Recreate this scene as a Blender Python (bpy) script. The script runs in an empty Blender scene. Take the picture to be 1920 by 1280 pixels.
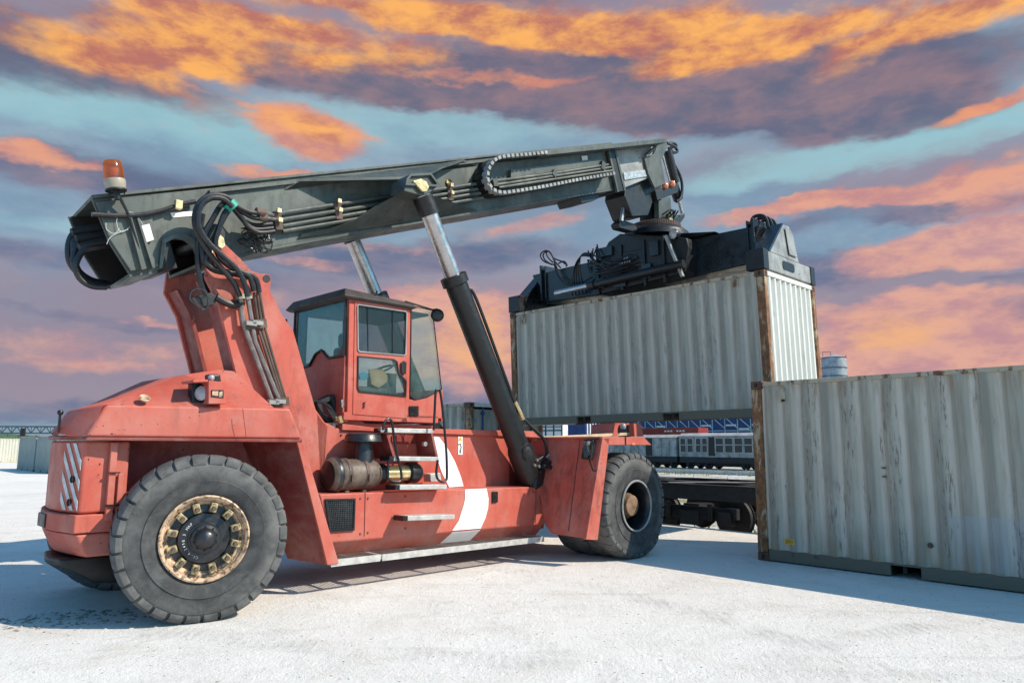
import bpy, bmesh, math, random
from mathutils import Vector, Matrix, Euler
random.seed(7)
SC = bpy.context.scene
COL = SC.collection
R = math.radians

# ------------------------------------------------------------------ camera
cd = bpy.data.cameras.new('camera'); cam = bpy.data.objects.new('camera', cd); COL.objects.link(cam)
cd.sensor_width = 36.0; cd.lens = 36.0 * 1354.58 / 1920.0; cd.clip_end = 5000; cd.clip_start = 0.1
_p, _r = 0.1429, 0.0042
_fw = Vector((0, math.cos(_p), math.sin(_p))); _up = Vector((0, -math.sin(_p), math.cos(_p))); _rt = Vector((1, 0, 0))
_r2 = _rt * math.cos(_r) + _up * math.sin(_r); _u2 = -_rt * math.sin(_r) + _up * math.cos(_r)
cam.matrix_world = Matrix(((_r2.x, _u2.x, -_fw.x, 0), (_r2.y, _u2.y, -_fw.y, 0), (_r2.z, _u2.z, -_fw.z, 1.6265), (0, 0, 0, 1)))
SC.camera = cam

# ------------------------------------------------------------------ sky + sun
SUN = Vector((1.12, -0.285, 1.0)).normalized()
W = bpy.data.worlds.new('World'); SC.world = W; W.use_nodes = True
nt = W.node_tree; nt.nodes.clear()
def srgb(r, g, b):
    f = lambda c: (c / 255 / 12.92) if c / 255 <= 0.04045 else ((c / 255 + 0.055) / 1.055) ** 2.4
    return (f(r), f(g), f(b), 1.0)
class NT:
    def __init__(s, t): s.t = t
    def n(s, typ, **kw):
        x = s.t.nodes.new('ShaderNode' + typ)
        for k, v in kw.items(): setattr(x, k, v)
        return x
    def put(s, sock, v):
        if isinstance(v, bpy.types.NodeSocket): s.t.links.new(v, sock)
        elif v is not None: sock.default_value = v
    def math(s, op, a, b=None, c=None, clamp=False):
        x = s.n('Math', operation=op, use_clamp=clamp)
        s.put(x.inputs[0], a); s.put(x.inputs[1], b); s.put(x.inputs[2], c)
        return x.outputs[0]
    def vm(s, op, a, b=None, sc=None):
        x = s.n('VectorMath', operation=op); s.put(x.inputs[0], a); s.put(x.inputs[1], b)
        if sc is not None: s.put(x.inputs['Scale'], sc)
        return x.outputs['Value'] if op in ('LENGTH', 'DOT_PRODUCT', 'DISTANCE') else x.outputs['Vector']
    def ramp(s, v, a, b, lo=0.0, hi=1.0, smooth=True):
        x = s.n('MapRange'); x.interpolation_type = 'SMOOTHSTEP' if smooth else 'LINEAR'; x.clamp = True
        s.put(x.inputs['Value'], v)
        for k, q in (('From Min', a), ('From Max', b), ('To Min', lo), ('To Max', hi)): s.put(x.inputs[k], q)
        return x.outputs['Result']
    def noise(s, vec, scale, detail=4.0, rough=0.55, dist=0.0, out='Fac'):
        x = s.n('TexNoise'); s.put(x.inputs['Vector'], vec)
        x.inputs['Scale'].default_value = scale; x.inputs['Detail'].default_value = detail
        x.inputs['Roughness'].default_value = rough; x.inputs['Distortion'].default_value = dist
        return x.outputs[out]
    def mix(s, f, a, b):
        x = s.n('Mix', data_type='RGBA'); s.put(x.inputs[0], f); s.put(x.inputs[6], a); s.put(x.inputs[7], b)
        return x.outputs[2]
    def scale(s, vec, v):
        return s.vm('MULTIPLY', vec, v)
N = NT(nt)
sky = N.n('TexSky', sky_type='NISHITA'); sky.sun_disc = False
sky.sun_elevation = math.asin(SUN.z); sky.sun_rotation = math.atan2(SUN.x, SUN.y)
sky.air_density = 1.0; sky.dust_density = 0.6; sky.ozone_density = 1.0
tc = N.n('TexCoord'); D = tc.outputs['Generated']
sep = N.n('SeparateXYZ'); N.put(sep.inputs[0], D)
az = N.math('MULTIPLY', N.math('ARCTAN2', sep.outputs[0], sep.outputs[1]), 57.29578)
el = N.math('MULTIPLY', N.math('ARCSINE', sep.outputs[2]), 57.29578)
cmb = N.n('CombineXYZ'); N.put(cmb.inputs[0], az); N.put(cmb.inputs[1], el)
streak = N.scale(D, (1.0, 1.0, 2.6))
wv = N.vm('SUBTRACT', N.noise(streak, 4.2, 5, 0.62, 0.0, 'Color'), (0.5, 0.5, 0.5))
AE = N.vm('ADD', cmb.outputs[0], N.scale(wv, (9.0, 4.8, 0.0)))
n_big = N.noise(N.scale(D, (1.0, 1.0, 2.5)), 4.2, 9, 0.62, 0.15)
n_fine = N.noise(N.scale(D, (1.0, 1.0, 2.9)), 8.0, 9, 0.62, 0.25)
n_det = N.noise(N.scale(D, (1.0, 1.0, 2.4)), 15.0, 8, 0.62, 0.15)
puff = N.math('SUBTRACT', 1.0, N.math('ABSOLUTE', N.math('MULTIPLY_ADD', N.noise(N.scale(D, (1.0, 1.0, 2.0)), 13.0, 5, 0.55, 0.0), 4.0, -2.0)))
n_fine = N.math('ADD', N.math('MULTIPLY', n_fine, 0.82), N.math('MULTIPLY', puff, 0.13))
n_big = N.math('ADD', N.math('MULTIPLY', n_big, 0.88), N.math('MULTIPLY', puff, 0.08))
SKY_STRENGTH = 0.15
CHAIN = [None]   # each blob waits for the one before it, so the shader needs little stack
def after(vec, prev):
    if prev is None: return vec
    x = N.n('VectorMath', operation='MULTIPLY_ADD'); N.put(x.inputs[0], prev); x.inputs[1].default_value = (1e-6, 1e-6, 1e-6); N.put(x.inputs[2], vec)
    return x.outputs['Vector']
def blobs(lst):
    acc = CHAIN[0]; first = True
    for (a, e, ra, re, rot, amp) in lst:
        m = N.n('Mapping', vector_type='TEXTURE'); N.put(m.inputs['Vector'], after(AE, acc))
        if first: acc = None; first = False
        m.inputs['Location'].default_value = (a, e, 0); m.inputs['Rotation'].default_value = (0, 0, R(rot)); m.inputs['Scale'].default_value = (ra, re, 1)
        v = N.ramp(N.vm('LENGTH', m.outputs[0]), 1.45, 0.25, 0.0, amp)
        acc = v if acc is None else N.math('ADD', acc, v)
    return acc
def layer(lst, nz, amp, lo, hi):
    s = N.math('ADD', blobs(lst), N.math('MULTIPLY', N.math('SUBTRACT', nz, 0.5), amp))
    CHAIN[0] = N.ramp(s, lo, hi); return CHAIN[0]
slate = layer([(-33.6, 24.8, 15.2, 2.2, -4, 1), (-15.1, 27.6, 23.1, 1.5, -2, 0.9), (8.4, 27.7, 17.9, 3.1, -3, 1.2), (26.7, 25.6, 14.7, 3.0, -2, 1.15), (28.6, 22.6, 7.6, 1.5, -4, 1.1), (16.9, 25.3, 14.8, 1.8, -3, 1.1), (1.7, 26.8, 12.3, 1.0, 0, 0.6), (-0.1, 35.5, 50.5, 3.5, 0, 0.7),
    (-30.4, 17.6, 10.8, 1.6, -4, 1.1), (-20.3, 19.0, 8.9, 1.4, -4, 0.8), (-29.9, 12.2, 15.5, 1.2, 0, 0.9), (-31.3, 8.9, 10.3, 0.6, 0, 0.9), (-8.7, 14.8, 18.1, 1.7, 2, 1), (1.7, 18.4, 10.4, 1.4, 6, 0.5),
    (24.6, 16.5, 13.3, 1.1, 2, 0.8), (31.8, 16.0, 5.1, 0.9, 2, 1), (25.1, 12.8, 7.6, 1.4, 0, 1.3), (33.7, 9.1, 6.1, 0.9, -6, 0.9), (34.8, 11.4, 2.5, 0.3, 4, 0.7), (-4.2, 2.9, 10.9, 1.5, 0, 0.9), (-30.7, 1.7, 13.2, 0.9, 0, 0.8), (12.6, 20.7, 11.9, 2.0, 4, 0.4)],
    n_big, 1.9, 0.18, 1.0)
mauve = layer([(-27.6, 7.2, 21.6, 5.6, 0, 1), (-6.8, 9.8, 23.5, 5.8, 0, 0.9), (14.6, 20.5, 15.7, 2.3, 8, 0.35), (29.7, 18.3, 11.1, 2.1, 4, 0.9), (30.5, 7.2, 11.6, 5.5, 0, 0.9), (-32.8, 27.0, 15.5, 2.4, 0, 0.9), (-0.1, 32.4, 50.2, 3.7, 0, 1), (-2.5, 5.6, 20.6, 4.6, 0, 0.9), (0.0, 3.5, 45.9, 2.1, 0, 0.7), (29.1, 10.3, 12.0, 2.6, 0, 0.7)], n_big, 1.2, 0.05, 0.95)
pink = layer([(-34.6, 18.6, 6.1, 0.7, -5, 1.15), (-20.4, 20.0, 6.0, 0.6, -2, 1), (-29.5, 7.0, 12.1, 1.6, 0, 0.55), (-31.0, 5.1, 10.3, 0.9, 0, 0.5), (-26.7, 9.2, 4.3, 0.3, 0, 0.8), (0.8, 17.2, 5.2, 0.9, 4, 0.8), (-10.4, 15.8, 8.2, 0.6, 3, 0.6), (-16.9, 14.2, 6.1, 0.5, 0, 0.65),
    (29.6, 18.1, 9.8, 1.2, 3, 0.8), (20.9, 17.8, 7.3, 0.5, 4, 1.1), (26.1, 17.4, 4.8, 0.4, 2, 0.8), (34.4, 17.3, 4.3, 1.9, 0, 0.8), (31.9, 13.2, 8.5, 1.5, 3, 1.2), (26.9, 7.4, 9.8, 2.5, 2, 1.35), (33.8, 5.9, 6.0, 2.5, 0, 1), (34.1, 14.0, 6.6, 1.7, 0, 0.8), (30.0, 4.3, 9.2, 1.5, 0, 0.6), (29.1, 9.9, 8.9, 1.1, 0, 0.5), (31.1, 10.6, 7.0, 0.6, 0, 0.7),
    (-3.0, 8.2, 8.5, 4.6, 0, 1.25), (-11.1, 11.3, 10.2, 1.7, 0, 0.6), (34.5, 22.2, 4.1, 0.6, 10, 1.1), (-16.3, 23.4, 5.3, 2.2, -4, 1.7), (-28.2, 25.2, 9.0, 0.3, -2, 0.6), (-0.1, 27.7, 11.6, 0.4, 0, 0.7)],
    n_fine, 2.0, 0.28, 1.12)
orange = layer([(-26.6, 27.7, 7.3, 2.1, 8, 1.15), (-16.0, 29.1, 13.2, 1.5, -2, 1), (-33.3, 25.4, 9.0, 1.5, -6, 0.95), (-23.2, 27.0, 4.3, 1.0, -10, 0.9), (-4.7, 31.8, 17.1, 1.2, -2, 1.05), (8.5, 30.5, 14.6, 1.2, -4, 1.1), (19.1, 29.0, 10.2, 1.2, 6, 1.15), (31.8, 27.9, 8.6, 1.4, 6, 1.15), (-26.8, 30.0, 10.2, 0.8, 0, 0.7), (-0.2, 38.1, 50.8, 3.1, 0, 0.6), (-0.1, 31.4, 50.1, 2.1, 0, 0.38), (25.4, 28.9, 13.6, 1.2, 2, 0.5),
    (-16.4, 23.8, 4.2, 1.4, -4, 1), (-3.0, 8.4, 4.7, 2.5, 0, 0.85), (27.3, 8.0, 4.8, 1.5, 0, 0.8)], n_fine, 2.4, 0.24, 1.25)
skyc = N.vm('MULTIPLY', N.vm('SCALE', sky.outputs[0], None, SKY_STRENGTH), (0.56, 1.16, 1.34))
hz = N.ramp(el, 15.0, 2.0)
base = N.mix(N.math('MULTIPLY', hz, 0.85), skyc, srgb(138, 142, 168))
cyan = N.math('MULTIPLY', layer([(-29.7, 22.5, 17.8, 2.6, -2, 1), (-7.2, 24.6, 18.6, 2.3, 0, 0.7), (27.8, 20.9, 13.7, 1.4, 4, 1.3), (35.3, 20.7, 4.5, 0.9, 10, 0.9), (17.9, 20.6, 6.2, 1.5, 14, 0.5), (-32.7, 14.7, 10.3, 0.9, 0, 0.6)], n_big, 0.9, 0.2, 1.05), 0.8)
base = N.mix(N.math('MULTIPLY', N.ramp(el, 48.0, 34.0), N.math('MULTIPLY', N.ramp(N.math('ABSOLUTE', az), 75.0, 45.0), 0.94)), base, N.mix(N.ramp(n_big, 0.35, 0.65), srgb(126, 150, 172), srgb(156, 174, 188)))
base = N.mix(cyan, base, srgb(156, 202, 211))
fade = N.ramp(el, 46.0, 35.0)
c1 = N.mix(N.math('MULTIPLY', mauve, N.math('MULTIPLY', fade, 0.8)), base, srgb(154, 136, 152))
c2 = N.mix(N.math('MULTIPLY', slate, N.math('MULTIPLY', fade, 0.9)), c1, N.mix(N.ramp(n_fine, 0.38, 0.66), N.mix(N.ramp(el, 12, 26), srgb(96, 112, 144), srgb(100, 100, 124)), N.mix(N.ramp(el, 12, 26), srgb(136, 132, 154), srgb(146, 118, 128))))
c3 = N.mix(N.math('MULTIPLY', pink, N.math('MULTIPLY', fade, 0.9)), c2, N.mix(N.ramp(n_det, 0.36, 0.64), N.mix(N.ramp(el, 13, 24), srgb(196, 146, 152), srgb(206, 134, 122)), N.mix(N.ramp(el, 13, 24), srgb(230, 172, 152), srgb(240, 160, 116))))
ocol = N.mix(N.ramp(n_det, 0.34, 0.66), srgb(188, 116, 104), srgb(255, 182, 100))
c4 = N.mix(N.math('MULTIPLY', orange, N.math('MULTIPLY', fade, 0.95)), c3, N.mix(N.ramp(el, 14, 26), srgb(240, 180, 130), ocol))
bg = N.n('Background'); N.put(bg.inputs['Color'], c4); bg.inputs['Strength'].default_value = 0.92
wo = N.n('OutputWorld'); nt.links.new(bg.outputs[0], wo.inputs[0])
W.cycles.sampling_method = 'MANUAL'; W.cycles.sample_map_resolution = 512

ld = bpy.data.lights.new('sun', 'SUN'); ld.energy = 5.0; ld.angle = R(0.5); ld.color = (1.0, 0.87, 0.72)
sun = bpy.data.objects.new('sun', ld); COL.objects.link(sun); sun.location = (20, -5, 30)
sun.rotation_euler = SUN.to_track_quat('Z', 'Y').to_euler()
SC.view_settings.view_transform = 'Standard'; SC.view_settings.look = 'None'
SC.view_settings.exposure = 0.14; SC.view_settings.gamma = 1.0; SC.view_settings.use_curve_mapping = False
SC.cycles.max_bounces = 8; SC.cycles.transparent_max_bounces = 12; SC.cycles.sample_clamp_indirect = 4

# ------------------------------------------------------------------ materials
MATS = {}
def new_mat(name):
    m = bpy.data.materials.new(name); m.use_nodes = True; m.node_tree.nodes.clear()
    k = NT(m.node_tree); o = k.n('OutputMaterial'); b = k.n('BsdfPrincipled'); m.node_tree.links.new(b.outputs[0], o.inputs[0])
    MATS[name] = m
    return m, k, b, o
def bump(k, b, h, strength=0.2, dist=0.02):
    x = k.n('Bump'); x.inputs['Strength'].default_value = strength; x.inputs['Distance'].default_value = dist
    k.put(x.inputs['Height'], h); k.put(b.inputs['Normal'], x.outputs[0])
def obc(k): return k.n('TexCoord').outputs['Object']
def plain(name, col, rough=0.5, metal=0.0, var=0.25, scale=6.0, bumpy=0.05, spec=0.5, dark=None, dark_amt=0.0):
    m, k, b, o = new_mat(name); c = obc(k)
    n1 = k.noise(c, scale, 6, 0.6)
    f = k.ramp(n1, 0.3, 0.7, 1 - var, 1 + var)
    col4 = (*col, 1)
    cc = k.vm('SCALE', None, None, f); cc.node.inputs[0].default_value = col
    if dark is not None:
        n2 = k.noise(c, scale * 2.3, 8, 0.68, 0.4)
        cc = k.mix(k.ramp(n2, 0.62 - dark_amt, 0.72 - dark_amt * .8), cc, (*dark, 1))
    k.put(b.inputs['Base Color'], cc)
    k.put(b.inputs['Roughness'], k.ramp(k.noise(c, scale * 3, 5), 0.3, 0.7, max(0.03, rough - 0.08), min(1, rough + 0.1)))
    b.inputs['Metallic'].default_value = metal; b.inputs['Specular IOR Level'].default_value = spec
    if bumpy: bump(k, b, k.noise(c, scale * 8, 4), bumpy, 0.01)
    return m
def red_paint(name='red_paint', tone=(0.475, 0.086, 0.057)):
    m, k, b, o = new_mat(name); c = obc(k)
    big = k.noise(c, 1.1, 6, 0.6, 0.4); run = k.noise(k.scale(c, (5, 5, 0.9)), 2.0, 6, 0.65)
    chip = k.noise(c, 26, 3, 0.6); chipm = k.noise(c, 2.2, 4, 0.6)
    faded = (tone[0] * 1.08, tone[1] * 1.5, tone[2] * 1.6)
    col = k.mix(k.ramp(big, 0.35, 0.68), (*tone, 1), (*faded, 1))
    col = k.mix(k.math('MULTIPLY', k.ramp(run, 0.48, 0.76), 0.5), col, (0.27, 0.07, 0.05, 1))
    gr_ = k.noise(c, 6.5, 9, 0.72, 0.4); col = k.mix(k.math('MULTIPLY', k.ramp(gr_, 0.56, 0.74), 0.42), col, (0.20, 0.06, 0.045, 1)); col = k.mix(k.math('MULTIPLY', k.ramp(gr_, 0.42, 0.28), 0.3), col, (0.56, 0.20, 0.15, 1))
    dst = k.noise(c, 2.1, 8, 0.7, 0.3); col = k.mix(k.math('MULTIPLY', k.ramp(dst, 0.42, 0.7), 0.24), col, (0.50, 0.33, 0.28, 1))
    scr = k.noise(k.scale(c, (3, 3, 40)), 1.3, 4, 0.6); col = k.mix(k.math('MULTIPLY', k.ramp(scr, 0.69, 0.73), 0.4), col, (0.60, 0.28, 0.22, 1))
    spots = k.math('MULTIPLY', k.ramp(chip, 0.66, 0.70), k.ramp(chipm, 0.50, 0.62))
    col = k.mix(spots, col, (0.05, 0.022, 0.017, 1))
    for (px_, pz_, rad) in ((0.42, 3.75, 1.0), (5.15, 1.0, 0.75), (1.3, 1.85, 0.6)):   # grease round the pivots and fittings
        sx = k.n('SeparateXYZ'); k.put(sx.inputs[0], c); q = k.n('CombineXYZ'); k.put(q.inputs[0], sx.outputs[0]); k.put(q.inputs[2], sx.outputs[2])
        gm = k.math('MULTIPLY', k.ramp(k.vm('DISTANCE', q.outputs[0], (px_, 0, pz_)), rad, rad * .25), k.ramp(k.noise(k.scale(c, (4, 4, 1.6)), 2.2, 8, 0.72), 0.44, 0.62))
        col = k.mix(k.math('MULTIPLY', gm, 0.38), col, (0.045, 0.022, 0.018, 1))
    z = k.n('SeparateXYZ'); k.put(z.inputs[0], c)
    dust = k.math('MULTIPLY', k.ramp(z.outputs[2], 1.1, 0.1), k.ramp(k.noise(c, 3.5, 6, 0.65), 0.38, 0.75))
    col = k.mix(k.math('MULTIPLY', dust, 0.4), col, (0.42, 0.30, 0.25, 1))
    k.put(b.inputs['Base Color'], col)
    k.put(b.inputs['Roughness'], k.ramp(k.noise(c, 5, 5), 0.3, 0.7, 0.42, 0.68))
    b.inputs['Specular IOR Level'].default_value = 0.35
    bump(k, b, k.noise(c, 3.0, 3), 0.12, 0.012)
    return m
red_paint()
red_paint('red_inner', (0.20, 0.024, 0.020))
def boom_paint():
    m, k, b, o = new_mat('boom_paint'); c = obc(k)
    big = k.noise(c, 1.3, 6, 0.62, 0.6); st = k.noise(k.scale(c, (6, 6, 1.2)), 1.6, 7, 0.7)
    col = k.mix(k.ramp(big, 0.35, 0.7), (0.050, 0.064, 0.058, 1), (0.112, 0.128, 0.114, 1))
    col = k.mix(k.math('MULTIPLY', k.ramp(st, 0.46, 0.74), 0.7), col, (0.028, 0.032, 0.032, 1))
    g2 = k.noise(c, 5.5, 9, 0.74, 0.5); col = k.mix(k.math('MULTIPLY', k.ramp(g2, 0.54, 0.70), 0.5), col, (0.03, 0.033, 0.032, 1)); col = k.mix(k.math('MULTIPLY', k.ramp(g2, 0.42, 0.26), 0.35), col, (0.22, 0.23, 0.205, 1))
    sp = k.math('MULTIPLY', k.ramp(k.noise(c, 34, 3, 0.6), 0.66, 0.71), k.ramp(k.noise(c, 3, 4), 0.5, 0.64))
    col = k.mix(sp, col, (0.016, 0.016, 0.016, 1))
    k.put(b.inputs['Base Color'], col)
    k.put(b.inputs['Roughness'], k.ramp(k.noise(c, 6, 5), 0.3, 0.7, 0.38, 0.62)); b.inputs['Specular IOR Level'].default_value = 0.4
    bump(k, b, k.noise(c, 4.0, 3), 0.12, 0.012)
boom_paint()
plain('black_paint', (0.008, 0.009, 0.010), 0.42, var=0.3, spec=0.5, bumpy=0.08)
plain('spreader_paint', (0.012, 0.016, 0.020), 0.28, var=0.35, scale=1.6, spec=0.6, bumpy=0.05, dark=(0.008, 0.009, 0.01), dark_amt=0.06)
plain('worn_grey', (0.27, 0.28, 0.27), 0.5, var=0.3, scale=3, dark=(0.12, 0.085, 0.055), dark_amt=0.04)
plain('rubber_hose', (0.012, 0.013, 0.015), 0.38, var=0.3, scale=12)
plain('roof_brown', (0.055, 0.045, 0.042), 0.6, var=0.3, scale=4)
plain('chrome', (0.46, 0.44, 0.43), 0.30, 0.9, var=0.12, scale=4, bumpy=0)
plain('pipe_grey', (0.20, 0.175, 0.165), 0.45, 0.3, var=0.3, scale=10)
plain('steel', (0.42, 0.42, 0.40), 0.42, 0.9, var=0.25, scale=14)
plain('aluminium', (0.56, 0.55, 0.52), 0.42, 0.35, var=0.2, scale=9, dark=(0.25, 0.2, 0.17), dark_amt=0.01)
plain('gold_steel', (0.60, 0.47, 0.25), 0.35, 0.7, var=0.3, scale=9)
plain('rim_cream', (0.54, 0.38, 0.25), 0.5, var=0.4, scale=8, dark=(0.10, 0.045, 0.02), dark_amt=0.13)
plain('clamp_yellow', (0.38, 0.31, 0.16), 0.5, var=0.45, scale=16, dark=(0.05, 0.03, 0.015), dark_amt=0.11)
plain('hub_black', (0.016, 0.017, 0.02), 0.35, var=0.4, scale=9, spec=0.6)
plain('hub_rust', (0.22, 0.135, 0.08), 0.7, var=0.5, scale=7, dark=(0.08, 0.04, 0.02), dark_amt=0.05)
plain('white_paint', (0.86, 0.85, 0.83), 0.5, var=0.06, scale=6, bumpy=0.02, dark=(0.42, 0.26, 0.22), dark_amt=-0.03)
plain('reflective', (0.5, 0.53, 0.53), 0.4, var=0.2, scale=14)
plain('cleaner_brown', (0.115, 0.085, 0.065), 0.5, var=0.45, scale=5, dark=(0.03, 0.025, 0.022), dark_amt=0.06)
plain('beige_plastic', (0.33, 0.30, 0.23), 0.5, var=0.1)
plain('wood_beige', (0.56, 0.42, 0.27), 0.7, var=0.2, scale=5)
plain('green_tape', (0.02, 0.30, 0.22), 0.5, var=0.2)
plain('yellow_label', (0.68, 0.42, 0.03), 0.5, var=0.12)
plain('cardboard', (0.21, 0.115, 0.062), 0.8, var=0.2)
plain('blue_cloth', (0.035, 0.15, 0.24), 0.8, var=0.2)
plain('seat_black', (0.015, 0.016, 0.018), 0.7)
plain('rust_steel', (0.10, 0.065, 0.05), 0.75, var=0.45, scale=3)
plain('wagon_black', (0.014, 0.013, 0.013), 0.6, var=0.4, scale=3)
plain('rail_steel', (0.62, 0.58, 0.52), 0.5, 0.35, var=0.2)
plain('sleeper_brown', (0.07, 0.05, 0.04), 0.9, var=0.4)
plain('wagon_white', (0.27, 0.30, 0.30), 0.6, var=0.35, scale=1.5, dark=(0.10, 0.08, 0.06), dark_amt=0.07)
plain('blue_panel', (0.012, 0.055, 0.19), 0.5, var=0.2, scale=1)
plain('far_white', (0.72, 0.73, 0.72), 0.5, var=0.1, scale=1)
plain('brace_teal', (0.42, 0.58, 0.60), 0.5, var=0.1, scale=1)
plain('roof_grey', (0.36, 0.37, 0.37), 0.6, var=0.25, scale=1)
plain('frame_grey', (0.34, 0.37, 0.37), 0.6, var=0.2, scale=2)
plain('far_red', (0.30, 0.035, 0.035), 0.5, var=0.2, scale=1)
plain('silo_grey', (0.36, 0.39, 0.43), 0.5, var=0.25, scale=1.2)
plain('bridge_teal', (0.05, 0.095, 0.105), 0.6, var=0.2, scale=1)
plain('bark', (0.08, 0.06, 0.045), 0.9, var=0.3)
plain('signal_red', (0.5, 0.03, 0.03), 0.5)
plain('pebble', (0.24, 0.225, 0.20), 0.9, var=0.4, scale=20)
def leaf(name, a, bcol):
    m, k, b, o = new_mat(name); i = k.n('ObjectInfo'); g = k.n('NewGeometry')
    col = k.mix(g.outputs['Random Per Island'], (*a, 1), (*bcol, 1)); k.put(b.inputs['Base Color'], col); b.inputs['Roughness'].default_value = 0.7
leaf('leaf_green', (0.035, 0.075, 0.022), (0.09, 0.14, 0.04)); leaf('grass_mix', (0.30, 0.25, 0.10), (0.10, 0.16, 0.035)); leaf('grass_far', (0.17, 0.20, 0.06), (0.27, 0.27, 0.10))
def tyre_mat():
    m, k, b, o = new_mat('tyre_rubber'); c = obc(k)
    n = k.noise(c, 5, 8, 0.65, 0.5); sc = k.noise(k.scale(c, (9, 3, 9)), 6, 6, 0.7)
    col = k.mix(k.ramp(n, 0.35, 0.75), (0.036, 0.038, 0.040, 1), (0.098, 0.100, 0.098, 1))
    col = k.mix(k.math('MULTIPLY', k.ramp(sc, 0.55, 0.75), 0.4), col, (0.21, 0.21, 0.20, 1))
    sx = k.n('SeparateXYZ'); k.put(sx.inputs[0], c); rr = k.math('SQRT', k.math('ADD', k.math('MULTIPLY', sx.outputs[0], sx.outputs[0]), k.math('MULTIPLY', sx.outputs[2], sx.outputs[2])))
    col = k.mix(k.math('MULTIPLY', k.ramp(rr, 0.53, 0.66), k.ramp(k.noise(c, 3.2, 8, 0.72, 0.6), 0.32, 0.72, 0.08, 0.75)), col, (0.185, 0.185, 0.175, 1))
    k.put(b.inputs['Base Color'], col); b.inputs['Roughness'].default_value = 0.72; b.inputs['Specular IOR Level'].default_value = 0.35
    bump(k, b, k.noise(c, 40, 5), 0.25, 0.006)
tyre_mat()
def glass(name, tint, refl=0.35):
    m = bpy.data.materials.new(name); m.use_nodes = True; m.node_tree.nodes.clear(); k = NT(m.node_tree)
    o = k.n('OutputMaterial'); t = k.n('BsdfTransparent'); g = k.n('BsdfGlossy'); x = k.n('MixShader'); f = k.n('LayerWeight')
    t.inputs[0].default_value = (*tint, 1); g.inputs['Roughness'].default_value = 0.02; f.inputs['Blend'].default_value = 0.5
    d = k.n('BsdfDiffuse'); d.inputs[0].default_value = (0.40, 0.62, 0.58, 1); x2 = k.n('MixShader')
    nz = k.noise(obc(k), 3.5, 6, 0.65)
    k.put(x2.inputs[0], k.ramp(nz, 0.4, 0.8, 0.03, refl)); k.put(x2.inputs[1], t.outputs[0]); k.put(x2.inputs[2], d.outputs[0])
    k.put(x.inputs[0], k.math('MULTIPLY_ADD', k.math('POWER', f.outputs['Facing'], 4.0), 0.75, 0.025)); k.put(x.inputs[1], x2.outputs[0]); k.put(x.inputs[2], g.outputs[0]); k.put(o.inputs[0], x.outputs[0])
    MATS[name] = m
glass('cab_glass', (0.80, 0.96, 0.92), 0.14); glass('clear_glass', (0.90, 0.97, 0.94), 0.10); glass('reflection_tint_glass', (0.50, 0.52, 0.56), 0.05)  # last one: grey tint stands in for sky reflection and dim cab interior
m = bpy.data.materials.new('amber_glass'); m.use_nodes = True; m.node_tree.nodes.clear(); k = NT(m.node_tree); o = k.n('OutputMaterial')
t = k.n('BsdfTransparent'); t.inputs[0].default_value = (0.95, 0.50, 0.06, 1); d = k.n('BsdfTranslucent'); d.inputs[0].default_value = (0.70, 0.30, 0.03, 1); g = k.n('BsdfGlossy'); g.inputs['Roughness'].default_value = 0.08
x = k.n('MixShader'); x.inputs[0].default_value = 0.5; k.put(x.inputs[1], t.outputs[0]); k.put(x.inputs[2], d.outputs[0]); x2 = k.n('MixShader'); x2.inputs[0].default_value = 0.08; k.put(x2.inputs[1], x.outputs[0]); k.put(x2.inputs[2], g.outputs[0]); k.put(o.inputs[0], x2.outputs[0]); MATS['amber_glass'] = m
m, k, b, o = new_mat('mirror'); b.inputs['Base Color'].default_value = (0.85, 0.85, 0.85, 1); b.inputs['Metallic'].default_value = 1; b.inputs['Roughness'].default_value = 0.03
m, k, b, o = new_mat('lens'); b.inputs['Base Color'].default_value = (0.36, 0.38, 0.40, 1); b.inputs['Roughness'].default_value = 0.12; b.inputs['Coat Weight'].default_value = 1
m, k, b, o = new_mat('amber'); b.inputs['Base Color'].default_value = (0.75, 0.25, 0.03, 1); b.inputs['Roughness'].default_value = 0.15; b.inputs['Transmission Weight'].default_value = 0.35; b.inputs['Coat Weight'].default_value = 0.6
m, k, b, o = new_mat('orange_lens'); b.inputs['Base Color'].default_value = (0.8, 0.25, 0.1, 1); b.inputs['Roughness'].default_value = 0.15; b.inputs['Coat Weight'].default_value = 1
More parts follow.
